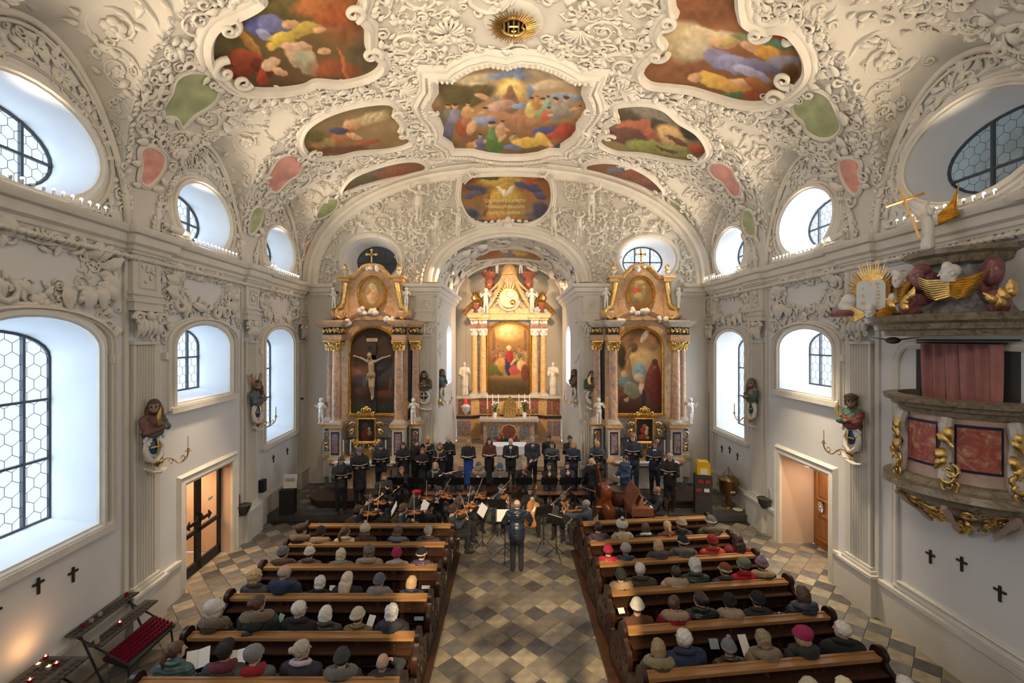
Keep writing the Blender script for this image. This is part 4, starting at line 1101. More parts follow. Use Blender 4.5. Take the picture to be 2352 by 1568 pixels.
# wall relief: leaves around the ovals, cartouches above the arched windows
def wall_fill(side,W):
    og=Orn();fn=fl if side<0 else fr;n=Vector((-side,0,0));B=BL if side<0 else BR
    def put(tpl,y,z,sc,ang=None,fl_=None,h=0):
        a=rs.uniform(0,TW) if ang is None else ang
        og.put(tpl,fn(y,z,h),(0,math.cos(a),math.sin(a)),n,sc,fl_ or rs.choice([-1,1]))
    for bi,b in enumerate(B):
        oz=8.5;orx=1.32 if bi else 1.4;orz=1.02
        if side>0 and bi==0:b2=7.35;oz=8.7;orx=1.45;orz=1.08
        else:b2=b
        def ok(p):
            y,z=p;c=(y-b)/LW
            if abs(c)>.97 or z>wall_arch(c)-.13 or z<7.75:return False
            return ((y-b2)/orx)**2+((z-oz)/orz)**2>1
        sm=lambda:(rs.uniform(b-LW,min(b+LW,16.6)),rs.uniform(7.72,10.4))
        A,_=poisson(14,sm,.42,lambda p:not ok(p) or not ok((p[0],p[1]+.12)))
        for p in A:put(RINS[rs.randint(3)],p[0],p[1],rs.uniform(.8,1.1))
        C,_=poisson(190,sm,.12,lambda p:not ok(p))
        for p in C:put((LEAFS+COMMA)[rs.randint(7)],p[0],p[1],rs.uniform(.13,.23))
        # frieze cartouche
        if side>0 and bi==0:continue
        zc=6.72;hw=.98 if bi else 1.1;hz=.24
        N=54
        for i in range(N):
            a=i*TW/N;ca,sa=math.cos(a),math.sin(a);y=b+hw*math.copysign(abs(ca)**.5,ca);z=zc+hz*math.copysign(abs(sa)**.6,sa)
            if abs(z-zc)>.28:continue
            put((COMMA+LEAFS+SPRS)[rs.randint(9)],y+ca*.07,z+sa*.05,rs.uniform(.2,.32) if i % 3 else .42,a+rs.uniform(-.9,.9),None,.01)
        for y0_,z0_,s_,f in ((b-.72,6.5,.75,1),(b+.72,6.5,.75,-1),(b-.95,6.85,.7,-1),(b+.95,6.85,.7,1),(b-.3,6.28,.6,1),(b+.3,6.28,.6,-1),(b-1.15,6.35,.7,1),(b+1.15,6.35,.7,-1)):
            put(RINS[rs.randint(3)],y0_,z0_,s_*1.1,PI/2-f*.8,f)
        put(SHELL,b,7.0,.26,PI/2,1,.05);put(FLOWER,b,6.15,.3,0,1,.03)
        def ok2(p):
            y,z=p;dy=abs(y-b)
            if dy>1.5 or z>7.05:return False
            zt=6.12-.5*max(0,(dy-.75)/.75)**2*1.6
            if z<zt:return False
            return dy>hw*1.0 or abs(z-zc)>hz*1.15
        C,_=poisson(170,lambda:(rs.uniform(b-1.5,min(b+1.5,16.4)),rs.uniform(5.55,7.05)),.11,lambda p:not ok2(p))
        for p in C:put((LEAFS+COMMA+SPRS)[rs.randint(9)],p[0],p[1],rs.uniform(.14,.24))
    for y in (PL_L if side<0 else PL_R)[1:]:                              # pilaster panels and capitals
        for i in range(12):put(LEAFS[rs.randint(4)],y+rs.uniform(-.14,.14),rs.uniform(6.66,7.02),rs.uniform(.09,.13),None,None,.13)
        for i in range(16):put((LEAFS+COMMA)[rs.randint(7)],y+rs.uniform(-.34,.34),rs.uniform(5.66,6.12),rs.uniform(.12,.18),-PI/2+rs.uniform(-.8,.8),None,.14)
    og.build('stucco_relief',CARVE,W)
wall_fill(-1,WALL_L);wall_fill(1,WALL_R)
# end wall: symmetric dense scrolls over the chancel arch
og=Orn()
def bok(x,z,m=0):
    if z<7.6+m or z>vz(x,YB)-.5-m:return False
    d=((x-ACX)/(AHW+.62+m))**2+((z-ASP)/(ARISE+.62+m))**2
    if d<1:return False
    for ox,a,b in OPB:
        if ((x-ox)/(1.3+m))**2+((z-(a+b)/2)/(1.05+m))**2<1:return False
    if ((x+.22)/(1.95+m))**2+((z-10.95)/(1.15+m))**2<1:return False
    return True
def bput(tpl,x,z,sc,a,f,h=0):og.put(tpl,(x,YB-.02-h,z),(math.cos(a),0,math.sin(a)),(0,-1,0),sc,f)
def pair(tpl,dx,z,sc,a,f=1,h=0):
    bput(tpl,ACX+dx,z,sc,a,f,h);bput(tpl,ACX-dx,z,sc,PI-a,-f,h)
A,_=poisson(34,lambda:(rs.uniform(.5,7.0),rs.uniform(7.7,11.6)),.62,lambda p:not (bok(ACX+p[0],p[1],.14) and bok(ACX-p[0],p[1],.14)))
for p in A:pair(RIN[rs.randint(4)],p[0],p[1],rs.uniform(.65,.9),rs.uniform(0,TW),rs.choice([-1,1]))
C,_=poisson(420,lambda:(rs.uniform(.1,7.3),rs.uniform(7.65,11.7)),.15,lambda p:not (bok(ACX+p[0],p[1]) and bok(ACX-p[0],p[1])))
for p in C:pair((LEAFS+COMMA+SPRS)[rs.randint(9)],p[0],p[1],rs.uniform(.17,.28),rs.uniform(0,TW),rs.choice([-1,1]))
for x,z,s,a in ((2.35,10.1,1.0,.6),(2.0,9.75,.9,-1.4),(1.0,9.85,.55,2.6),(2.45,11.15,.8,1.9),(3.2,9.9,.9,3.6),(3.9,8.6,.8,.4),(6.4,9.9,.8,4.0)):pair(RIN[0],x,z,s,a)
for i in range(9):pair(LEAFS[i % 4],.25+.24*i,9.62-.02*i*i*.7,.26,-.3-.1*i)
# scallop crown over the heart-shaped fresco
for i in range(7):pair(SHELL,.12+.22*i,12.0+.02-.035*i*i*.4,.3,PI/2-.15*i,1,.12)
pair(COMMA[0],.45,12.0,.45,.4,1,.15);pair(COMMA[0],1.1,11.8,.5,.1,-1,.15);bput(SHELL,ACX,12.1,.4,PI/2,1,.2)
mb=MB()
for i in range(0,41,1):        # beaded band round the arch
    a=PI*i/40;og.put(LEAFS[2],(ACX+(AHW+.56)*math.cos(a),YB-.1,ASP+(ARISE+.56)*math.sin(a)),(-math.sin(a),0,math.cos(a)),(0,-1,0),(.2,.22,.3))
for s in (-1,1):
    for i in range(16):
        x=ACX+s*(AHW+.41)+rs.uniform(-.25,.25);og.put(LEAFS[rs.randint(4)],(x,YB-.27,rs.uniform(5.8,6.25)),(rs.uniform(-.5,.5),0,-1),(0,-1,0),rs.uniform(.12,.18))
        og.put(LEAFS[rs.randint(4)],(ACX+s*(AHW+.41)+rs.uniform(-.2,.2),YB-.24,rs.uniform(6.75,7.1)),(rs.uniform(-1,1),0,rs.uniform(-1,1)),(0,-1,0),.12)
        og.put(LEAFS[rs.randint(4)],(ACX+s*(AHW-.02),rs.uniform(17.1,17.9),rs.uniform(4.6,7.1)),(0,rs.uniform(-1,1),rs.uniform(-1,1)),(-s,0,0),.2)
    og.raw(MB().box((ACX+s*(AHW-.0),17.5,.1),(.01,.01,.01)))
og.build('stucco_relief',CARVE,WALL_B)
# chancel vault relief and its oval fresco
og=Orn()
for _ in range(260):
    y=rs.uniform(17.2,22.6);t=rs.uniform(.04,.96);c,s=math.cos(PI*t),math.sin(PI*t)
    if ((t-.5)/.24)**2+((y-20)/1.5)**2<1:continue
    og.put((LEAFS+COMMA+RINS)[rs.randint(10)],(ACX+AHW*c,y,ASP+ARISE*s),(rs.uniform(-1,1)*s,rs.uniform(-1,1),rs.uniform(-1,1)*c),(-c,0,-s),.26 if rs.rand()<.8 else .8)
og.build('stucco_relief',CARVE,CHAN)
def ch_map(px,py):
    t=.5-(px-1169)/70*.2;y=20-(py-575)/14*1.35;return np.stack([ACX+(AHW-.03)*np.cos(PI*t),y,ASP+(ARISE-.04)*np.sin(PI*t)],-1)
t=thing('vault_fresco','oval fresco in the chancel vault behind the arch','fresco',(ACX,20,9.4),world=True)
ol=[(1169+70*math.cos(TW*i/40),575+14*math.sin(TW*i/40)) for i in range(40)]
pcanvas('painting',ol,ch_map,[(0,(.6,.45,.25)),(1,(.5,.36,.2))],[(.3,.5,.12,.3,20,(.62,.32,.2)),(.5,.4,.1,.3,-10,(.4,.45,.55)),(.65,.6,.12,.3,0,(.8,.62,.3)),(.45,.7,.06,.2,0,(.85,.7,.5))],t,nu=60)
P=ch_map(np.array([p[0] for p in ol]),np.array([p[1] for p in ol]));mb=MB();mb.tube(np.concatenate([P,P[:1]]),.09,n=6,cap=False);mb.build('stucco_frame',CARVE,t,smooth=60)
# lettering on the heart-shaped fresco
fr_=[o for o in bpy.data.objects if o.name.startswith('wall_fresco')][0]
LET=mat('painted_lettering',(.22,.12,.08),.8);LET2=mat('pale_lettering',(.78,.66,.50),.8)
def text(s,size,M,m,parent,name='lettering',align='CENTER',ex=.002):
    cu=bpy.data.curves.new(name,'FONT');cu.body=s;cu.size=size;cu.align_x=align;cu.align_y='CENTER';cu.extrude=ex;cu.resolution_u=2
    tmp=bpy.data.objects.new('tmp',cu);COL.objects.link(tmp);dg=bpy.context.evaluated_depsgraph_get();me=bpy.data.meshes.new_from_object(tmp.evaluated_get(dg));bpy.data.objects.remove(tmp)
    me.transform(M);me.materials.clear();return link(me,name,m,parent,kind='stuff')
for i,(s_,c_) in enumerate((('QUONIAM DE SPIRITU',0),('TU REPLEVISTI',1),('TERRAM UT RENOVES',0),('LUCEM ET VITAM',1),('SANCTA GRATIA',0))):
    q=at(1160,461+7.0*i,YB-.09);M=Matrix.Translation(q) @ Matrix.Rotation(PI/2,4,'X')
    text(s_,.15-.0*i,M,LET if c_ else LET2,fr_)
# gilded sunburst roundel in the vault
th=th_of(SB.x,SB.y);n=Vector(vnrm(SB.y,th))
t=thing('sunburst_roundel','gilded sunburst roundel with pierced sacred monogram on the vault near the top edge','ornament',tuple(SB),world=True)
T1=Vector((1,0,0));T2=n.cross(T1).normalized();T1=T2.cross(n).normalized()
if T2.y>0:T2=-T2;
W3=lambda a,b,h:SB+T1*a-T2*b*1.0+n*h
mb=MB();mb.lathe([(1e-4,0),(.62,0),(.62,.03),(.55,.05),(1e-4,.05)],n=32,M=Matrix((T1,T2,n)).transposed(),c=tuple(SB));mb.build('backing',CARVE,t)
mb=MB();mb.lathe([(1e-4,.06),(.27,.06)],n=32,M=Matrix((T1,T2,n)).transposed(),c=tuple(SB));mb.build('dark_ground',BLACK,t)
for k in range(44):
    a=TW*k/44;L=.56 if k % 2 else .47;mb=MB();mb.tube([W3(r*math.cos(a),r*math.sin(a),.1+.03*math.sin(r*5)) for r in (.26,.36,.46,L)],[.02,.018,.013,.003],n=5);mb.build('ray',GOLDD,t)
mb=MB();mb.tube([W3(.27*math.cos(TW*i/32),.27*math.sin(TW*i/32),.11) for i in range(33)],.028,n=6,cap=False);mb.build('rim',GOLD,t)
mb=MB()
for P in ([(-.11,-.17),(-.11,.13)],[(.1,-.17),(.1,.13)],[(-.11,-.04),(.1,-.04)],[(0,-.04),(0,.24)],[(-.05,.1),(.05,.1)],[(-.2,-.14),(-.2,.08)],[(.2,-.14),(.17,-.02),(.22,.04),(.18,.1)],[(0,-.22),(0,-.1)]):
    mb.tube([W3(a,b,.13) for a,b in P],.02,n=5)
mb.build('monogram',GOLD,t)
# ================================================================ smooth figures from distance fields
def sdf_cap(P,a,b,ra,rb):
    a=np.asarray(a,float);b=np.asarray(b,float);ab=b-a;L=max((ab*ab).sum(),1e-9)
    t=np.clip(((P-a)@ab)/L,0,1);return np.linalg.norm(P-a-t[...,None]*ab,axis=-1)-(ra+(rb-ra)*t)
def sdf_ell(P,c,r,Rm=None):
    q=P-np.asarray(c,float)
    if Rm is not None:q=q@Rm
    r=np.asarray(r,float);k=np.linalg.norm(q/r,axis=-1);k2=np.linalg.norm(q/(r*r),axis=-1)
    return k*(k-1)/np.maximum(k2,1e-6)
def rot3(ax,deg):return np.array(Matrix.Rotation(math.radians(deg),3,ax))
def snets(D,org,h):
    ins=D<0;nx,ny,nz=D.shape;S=np.zeros((nx-1,ny-1,nz-1,3));N=np.zeros((nx-1,ny-1,nz-1))
    for ax in range(3):
        a=[slice(None)]*3;b=[slice(None)]*3;a[ax]=slice(0,-1);b[ax]=slice(1,None)
        d0=D[tuple(a)];d1=D[tuple(b)];m=(ins[tuple(a)] != ins[tuple(b)])
        t=np.where(m,d0/np.where(m,d0-d1,1),0)
        I=np.stack(np.meshgrid(*[np.arange(k) for k in d0.shape],indexing='ij'),-1).astype(float);I[...,ax]+=t
        o1,o2=[k for k in range(3) if k != ax]
        for e1 in (0,1):
            for e2 in (0,1):
                sl=[slice(None)]*3
                sl[o1]=slice(e1,D.shape[o1]-1+e1);sl[o2]=slice(e2,D.shape[o2]-1+e2);sl=tuple(sl)
                mm=m[sl];S+=I[sl]*mm[...,None];N+=mm
    act=N>0;idx=-np.ones(N.shape,int);idx[act]=np.arange(act.sum());V=S[act]/N[act][:,None]*h+np.asarray(org)
    Q=[]
    for ax in range(3):
        o1,o2=[(1,2),(2,0),(0,1)][ax]
        a=[slice(None)]*3;b=[slice(None)]*3;a[ax]=slice(0,-1);b[ax]=slice(1,None)
        i0=ins[tuple(a)];i1=ins[tuple(b)]
        sl=[slice(None)]*3;sl[o1]=slice(1,-1);sl[o2]=slice(1,-1);sl=tuple(sl)
        m=(i0 != i1)[sl];w=np.argwhere(m)
        if not len(w):continue
        w[:,o1]+=1;w[:,o2]+=1;fl_=i0[w[:,0],w[:,1],w[:,2]]
        def g(e1,e2):k=w.copy();k[:,o1]-=e1;k[:,o2]-=e2;return idx[k[:,0],k[:,1],k[:,2]]
        q=np.stack([g(1,1),g(0,1),g(0,0),g(1,0)],1);q[~fl_]=q[~fl_][:,::-1];Q.append(q)
    return V,(np.concatenate(Q) if Q else np.zeros((0,4),int))
def solid(prims,h=.02,k=.02,disp=None,cut=None):
    """prims: ('c',a,b,ra,rb,mat) or ('e',c,r,mat,rot). Returns V, quads, material per quad."""
    lo=np.full(3,9e9);hi=-lo
    bb=[]
    for p in prims:
        if p[0]=='c':r=max(p[3],p[4]);l=np.minimum(p[1],p[2])-r;u=np.maximum(p[1],p[2])+r
        else:r=max(p[2]);l=np.asarray(p[1])-r;u=np.asarray(p[1])+r
        bb.append((l,u));lo=np.minimum(lo,l);hi=np.maximum(hi,u)
    lo-=2.5*h+k;hi+=2.5*h+k;n=np.ceil((hi-lo)/h).astype(int)+1
    D=np.full(n,1.0);E=np.full(n,1.0);Mt=np.zeros(n,np.int8)
    ax=[lo[i]+h*np.arange(n[i]) for i in range(3)]
    for p,(l,u) in zip(prims,bb):
        m=3*h+2*k;i0=np.maximum(((l-m-lo)/h).astype(int),0);i1=np.minimum(((u+m-lo)/h).astype(int)+2,n)
        sl=tuple(slice(i0[j],i1[j]) for j in range(3))
        P=np.stack(np.meshgrid(ax[0][sl[0]],ax[1][sl[1]],ax[2][sl[2]],indexing='ij'),-1)
        if p[0]=='c':d=sdf_cap(P,*p[1:5]);mi=p[5]
        else:d=sdf_ell(P,p[1],p[2],p[4] if len(p)>4 else None);mi=p[3]
        cur=D[sl];b=E[sl]>d;Mt[sl]=np.where(b,mi,Mt[sl]);E[sl]=np.minimum(E[sl],d)
        hh=np.maximum(k-np.abs(cur-d),0)/k;D[sl]=np.minimum(cur,d)-hh*hh*k*.25
    if disp or cut:
        P=np.stack(np.meshgrid(*ax,indexing='ij'),-1)
        if disp:D=D+disp(P,Mt)
        if cut:D=cut(P,D)
    V,Q=snets(D,lo,h)
    if not len(Q):return V,Q,np.zeros(0,int)
    c=((V[Q].mean(1)-lo)/h).round().astype(int);return V,Q,Mt[c[:,0],c[:,1],c[:,2]]
def qmesh(name,parts,mats,smooth=True):
    V=np.concatenate([p[0] for p in parts]);o=0;Qs=[];Ms=[]
    for v,q,m in parts:Qs.append(q+o);Ms.append(np.asarray(m));o+=len(v)
    Q=np.concatenate(Qs);Mi=np.concatenate(Ms);me=bpy.data.meshes.new(name)
    me.vertices.add(len(V));me.vertices.foreach_set('co',V.astype(np.float32).ravel());me.loops.add(Q.size)
    me.loops.foreach_set('vertex_index',Q.astype(np.int32).ravel());me.polygons.add(len(Q));me.polygons.foreach_set('loop_start',np.arange(0,Q.size,4,dtype=np.int32))
    for m in mats:me.materials.append(m)
    me.polygons.foreach_set('material_index',Mi.astype(np.int32));me.polygons.foreach_set('use_smooth',[True]*len(Q));me.update(calc_edges=True);return me
# skin, cloth materials
def skin(i):return mat('skin_%d' % i,[(.62,.40,.29),(.68,.46,.35),(.55,.34,.24),(.70,.44,.36)][i % 4],.5,var=.06,scale=20)
EYE=mat('eye_dark',(.03,.02,.02),.3);LIP=mat('lips',(.45,.18,.15),.5)
def cloth(col,kind='wool'):
    n='cloth_%s_%02x%02x%02x' % (kind,int(col[0]*255),int(col[1]*255),int(col[2]*255))
    if n in MC:return MC[n]
    if kind in ('puffer','leather'):
        m=mat(n,col,.33 if kind=='leather' else .42,var=.12,scale=8)
        t=m.node_tree;b=t.nodes['Principled BSDF'];tc=t.nodes.new('ShaderNodeTexCoord');wv=t.nodes.new('ShaderNodeTexWave');wv.bands_direction='Z'
        wv.inputs['Scale'].default_value=6;wv.inputs['Distortion'].default_value=1.5;bp=t.nodes.new('ShaderNodeBump');bp.inputs['Strength'].default_value=.16 if kind=='leather' else .28;bp.inputs['Distance'].default_value=.02
        t.links.new(tc.outputs['Object'],wv.inputs[0]);t.links.new(wv.outputs[0],bp.inputs['Height']);t.links.new(bp.outputs[0],b.inputs['Normal']);return m
    if kind=='fur':return mat(n,col,.95,var=.3,scale=90,bump=.8,bscale=130,sheen=.3)
    if kind=='hair':return mat(n,col,.5,var=.16,scale=45,bump=.25,bscale=90)
    if kind=='knit':return mat(n,col,.95,var=.15,scale=50,bump=.8,bscale=120)
    return mat(n,col,.85,var=.18,scale=6,bump=.5,bscale=14)
def ik(S,W,pole,l1=.285,l2=.26):
    S=np.array(S,float);W=np.array(W,float);d=W-S;L=np.linalg.norm(d)
    if L>(l1+l2)*.995:W=S+d/L*(l1+l2)*.995;d=W-S;L=np.linalg.norm(d)
    a=(l1*l1-l2*l2+L*L)/(2*L);h=math.sqrt(max(l1*l1-a*a,0));u=d/L;p=np.array(pole,float);p-=(p@u)*u;p /= np.linalg.norm(p)+1e-9
    return S+u*a+p*h,W
def hand(W,dirv,nrm,side,curl=.5,s=1,h=.009):
    """palm and five fingers; dirv = towards the fingers, nrm = back of the hand"""
    d=np.array(dirv,float);d /= np.linalg.norm(d);n=np.array(nrm,float);n-=(n@d)*d;n /= np.linalg.norm(n)+1e-9;t=np.cross(d,n)*side
    W=np.array(W,float);pr=[]
    pr.append(('c',W-d*.02,W+d*.03,.024*s,.026*s,0))
    for k in range(4):
        o=t*(-.026+.0175*k)*s;L=(.062,.072,.067,.052)[k]*s;b=W+d*.07*s+o
        pr.append(('c',W+d*.02*s+o*.6,b,.016*s,.0115*s,0))
        c1=curl*1.0;e=b+(d*math.cos(c1)-n*math.sin(c1))*L*.55;c2=curl*2.1;f=e+(d*math.cos(c2)-n*math.sin(c2))*L*.5
        pr+=[('c',b,e,.0105*s,.0095*s,0),('c',e,f,.0095*s,.0075*s,0)]
    b=W+d*.025*s-t*.025*s;e=b+(d*.7-t*.75-n*.2)*.035*s;f=e+(d*.9-t*.1-n*(.2+curl*.4))*.03*s
    pr+=[('c',b,e,.013*s,.011*s,0),('c',e,f,.011*s,.008*s,0)]
    return solid(pr,h,.006)
SK=(.076,.097,.108)
HEADC={}
def head_geo(fine,beard=0):
    k=(fine,beard)
    if k in HEADC:return HEADC[k]
    pr=[('e',(0,-.012,.022),(.077,.092,.090),0),('e',(0,.022,-.03),(.060,.066,.082),0),('e',(0,.045,-.085),(.036,.036,.028),0),
          ('c',(0,-.025,-.19),(0,-.012,-.06),.056,.052,0),('c',(0,.088,.012),(0,.108,-.022),.009,.014,0),
          ('c',(-.035,.082,.026),(.035,.082,.026),.010,.010,0)]
    for s in (-1,1):pr+=[('e',(s*.077,-.008,-.012),(.010,.020,.030),0),('e',(s*.033,.052,-.022),(.026,.026,.024),0)]
    if fine:
        for s in (-1,1):pr+=[('e',(s*.031,.0845,.008),(.013,.008,.0075),4),('c',(s*.018,.0935,.030),(s*.045,.085,.030),.005,.004,5 if beard else 4)]
        pr+=[('c',(-.02,.083,-.057),(.02,.083,-.057),.0075,.0075,6)]
        if beard:pr+=[('e',(0,.048,-.075),(.050,.046,.040),5)]
    HEADC[k]=solid(pr,.0098 if fine else .0145,.014);return HEADC[k]
def RM(M):return np.array(M)[:3,:3]
def figure(seat=False,lean=0,yaw=0,pitch=0,wl=None,wr=None,pl=(-.4,-.35,-1),pr=(.4,-.35,-1),bulk=1.0,fat=0,long=False,skirt=False,fine=True,h=.026,
           hl=None,hr=None,spread=.12,knee=None,beard=0,tw=0,hs=1.05,roll=0,step=0,nohand=False):
    """returns (mesh parts, head matrix); materials: 0 skin 1 top 2 legs 3 shoes 4 eye 5 hair 6 lip. Faces +Y, base at origin."""
    z0=.47 if seat else .93;Lr=Matrix.Rotation(math.radians(-lean),4,'X') @ Matrix.Rotation(math.radians(tw),4,'Z')
    H=Vector((0,0,z0))
    def T(x,y,z):v=H+Lr @ Vector((x,y,z));return (v.x,v.y,v.z)
    b=bulk;q=[]
    Rr=RM(Lr)
    q+=[('e',T(0,0,.06),(.155*b,.115*b+fat*.03,.12),1 if not skirt else 1,Rr),('e',T(0,.005+fat*.03,.20),(.150*b+fat*.02,.108*b+fat*.04,.15),1,Rr),('e',T(0,0,.38),(.175*b,.115*b,.16),1,Rr),
          ('c',T(-.14*b,-.01,.455),T(.14*b,-.01,.455),.066*b,.066*b,1),('c',T(0,-.01,.47),T(0,0,.56),.105*b,.060,1)]
    for s,w,pole in ((-1,wl,pl),(1,wr,pr)):
        S=np.array(T(s*.178*b,-.01,.44))
        if w is None:w=(s*.13,.30,z0+.16) if seat else (s*.26*b,.06,z0-.07)
        E,W=ik(S,w,pole)
        q+=[('c',S,E,.070*b,.058*b,1),('c',E,S+(E-S)*.9+(W-E)*.85,.058*b,.045*b,1),('c',E,W,.046*b,.031*b,1)]
        if s<0:WLp,EL=W,E
        else:WRp,ER=W,E
    for s in (-1,1):
        hp=np.array((s*.085,0,z0))
        if seat:
            kn=np.array((s*spread,.44,.50)) if knee is None else np.array((s*spread,knee[0],knee[1]));an=np.array((s*(spread+.02),.40,.09)) if knee is None else np.array((s*(spread+.01),knee[0]-.02,.09))
        else:kn=np.array((s*.095,.02+s*step*.5,.50));an=np.array((s*.10,-.02+s*step,.09))
        lm=1 if (long and not seat) else 2
        q+=[('c',hp,kn,.098,.074,2),('c',kn,an,.072,.056,2),('c',an+(0,-.03,-.035),an+(0,.15,-.05),.046,.040,3)]
    if seat:q.append(('e',(0,-.02,.50),(.17*b,.15,.10),1 if long else 2))
    if not seat and not long and not skirt:q.append(('c',(0,0,z0+.1),(0,0,z0-.08),.15*b,.165*b,1))
    if long and not seat:q.append(('c',(0,0,z0+.05),(0,0,.55),.15*b,.18*b,1))
    if long and seat:q+=[('c',(-.09,.05,.52),(-.12,.40,.50),.10,.085,1),('c',(.09,.05,.52),(.12,.40,.50),.10,.085,1)]
    if skirt and not seat:q+=[('c',(0,0,z0+.04),(0,0,.15),.13,.20,2)]
    if skirt and seat:q+=[('c',(0,.3,.5),(0,.42,.2),.14,.16,2)]
    sd=R.uniform(0,9)
    def disp(P,M):
        w=.004*np.sin(P[...,2]*34+7*P[...,0]+sd+2*np.sin(P[...,1]*21+sd))+.003*np.sin(P[...,0]*41+P[...,1]*37+sd)
        return np.where((M==1) | (M==2),w,0)
    parts=[solid(q,h,.035,disp)]
    if not nohand:
        for W,E,s,hd in ((WLp,EL,-1,hl),(WRp,ER,1,hr)):
            d,n,c=hd if hd else ((W-E),(0,0,1) if seat else (s,0,0),.55)
            parts.append(hand(W,d,n,s,c,1.0,.0115 if fine else .016))
    HM=Matrix.Translation(T(0,.005,.665)) @ Matrix.Rotation(math.radians(yaw),4,'Z') @ Matrix.Rotation(math.radians(-pitch),4,'X') @ Matrix.Rotation(math.radians(roll),4,'Y') @ Matrix.Scale(hs,4)
    V,Q,M=head_geo(fine,beard);A=np.array(HM);parts.append((V@A[:3,:3].T+A[:3,3],Q,M))
    return parts,HM
# ---- hair, hats, collars, made once per kind in head space
def facecut(zf=.055,yf=.042,zb=-.09):
    def f(P,D):
        x,y,z=P[...,0],P[...,1],P[...,2]
        c=np.minimum(np.minimum(y-yf-.25*np.maximum(z-.02,0),zf-z+0*x),.062-np.abs(x)*.55);D=np.maximum(D,c);return np.maximum(D,zb-z+.35*np.maximum(y+.03,0)*2)
    return f
def strands(a=.004):return lambda P,M:a*np.sin(P[...,0]*160+6*np.sin(P[...,2]*22))+a*.7*np.sin(P[...,2]*60+P[...,1]*90)
def lumps(a=.012,f=75):return lambda P,M:a*np.sin(P[...,0]*f+1)*np.sin(P[...,1]*f*.9+2)*np.sin(P[...,2]*f*1.1)
ACC={}
def acc(kind):
    if kind in ACC:return ACC[kind]
    cap=('e',(0,-.014,.026),(.088,.104,.100),0);cut=facecut();disp=strands();q=[cap];h=.0135
    if kind=='bald':q=[('e',(0,-.020,.0),(.086,.098,.075),0)];c0=facecut(.05,-.005);cut=lambda P,D:np.maximum(c0(P,D),P[...,2]-.03+.0*P[...,1])
    if kind=='curly':q=[('e',(0,-.02,.025),(.108,.120,.112),0),('e',(0,-.04,-.05),(.10,.09,.07),0)];disp=lumps(.014,70)
    if kind=='bob':q+=[('e',(0,-.03,-.03),(.100,.095,.115),0)];cut=facecut(.055,.040,-.15)
    if kind=='long':q+=[('e',(0,-.03,-.03),(.100,.095,.12),0),('c',(-.05,-.07,-.08),(-.065,-.10,-.34),.065,.035,0),('c',(.05,-.07,-.08),(.065,-.10,-.34),.065,.035,0),('c',(0,-.08,-.08),(0,-.12,-.36),.07,.04,0)];cut=facecut(.055,.036,-.42)
    if kind=='longfront':q+=[('e',(0,-.02,-.03),(.100,.095,.12),0),('c',(-.075,.0,-.05),(-.095,.07,-.32),.045,.032,0),('c',(.075,.0,-.05),(.095,.07,-.32),.045,.032,0),('c',(0,-.08,-.08),(0,-.12,-.3),.07,.04,0)]
    if kind=='longfront':
        def cut(P,D):
            x,y,z=P[...,0],P[...,1],P[...,2];c=np.minimum(np.minimum(y-.038,.055-z),.064-np.abs(x));return np.maximum(D,c)
    if kind=='ponytail':q+=[('c',(0,-.115,.02),(0,-.15,-.05),.034,.036,0),('c',(0,-.15,-.05),(.01,-.15,-.24),.036,.014,0)];cut=facecut(.055,.042,-.3)
    if kind=='bun':q+=[('e',(0,-.125,.055),(.045,.042,.042),0)]
    if kind=='shag':q=[('e',(0,-.014,.03),(.098,.112,.106),0),('e',(0,-.04,-.04),(.094,.085,.07),0)];disp=strands(.008)
    if kind in ('beanie','pompom','slouch','beret','furhat','flatcap','headband'):
        disp=lambda P,M:.0025*np.sin(np.arctan2(P[...,1],P[...,0])*36)
        q=[('e',(0,-.012,.040),(.094,.110,.108),0)]
        for i in range(20):
            a=TW*i/20;b=TW*(i+1)/20;g=lambda t:(.090*math.cos(t),-.012+.108*math.sin(t),.028+.012*math.sin(t));q.append(('c',g(a),g(b),.014,.014,1))
        cut=lambda P,D:np.maximum(D,.012+.10*(P[...,1]+.01)-P[...,2])
        if kind=='pompom':q.append(('e',(0,-.02,.17),(.035,.035,.035),2))
        if kind=='slouch':q+=[('e',(0,-.055,.075),(.098,.098,.085),0)]
        if kind=='beret':q=[('e',(.012,-.03,.085),(.122,.125,.055),0,rot3('X',14)),('e',(0,-.012,.04),(.092,.106,.08),0)]
        if kind=='furhat':q=[('e',(0,-.015,.06),(.125,.13,.115),1),('e',(0,-.03,.12),(.07,.075,.062),0),('e',(0,-.03,.19),(.035,.035,.033),1)];disp=lumps(.008,110)
        if kind=='flatcap':q=[('e',(0,.0,.075),(.100,.128,.050),0,rot3('X',8)),('e',(0,.10,.045),(.07,.05,.012),0),('e',(0,-.02,.045),(.092,.1,.06),0)]
        if kind=='headband':q=q[1:];cut=None
    if kind in ('furhood','hood','scarf','collar'):     # in chest space: origin at the neck base
        r={'furhood':.058,'hood':.05,'scarf':.045,'collar':.026}[kind];q=[];n=18;disp=lumps(.012,85) if kind=='furhood' else lumps(.006,38)
        for i in range(n):
            g=lambda j:(.115*math.cos(TW*j/n)*(1.25 if kind in ('furhood','hood') else .85),-.03+.115*math.sin(TW*j/n)*(.95 if kind in ('furhood','hood') else .8),.0-.045*math.sin(TW*j/n)+(.03 if kind=='collar' else 0))
            q.append(('c',g(i),g(i+1),r,r,0))
        if kind in ('furhood','hood'):q+=[('e',(0,-.15,-.03),(.12,.055,.09),1)]
        if kind=='scarf':q+=[('c',(.05,.1,-.03),(.06,.12,-.22),.035,.03,0)]
        cut=None;h=.017
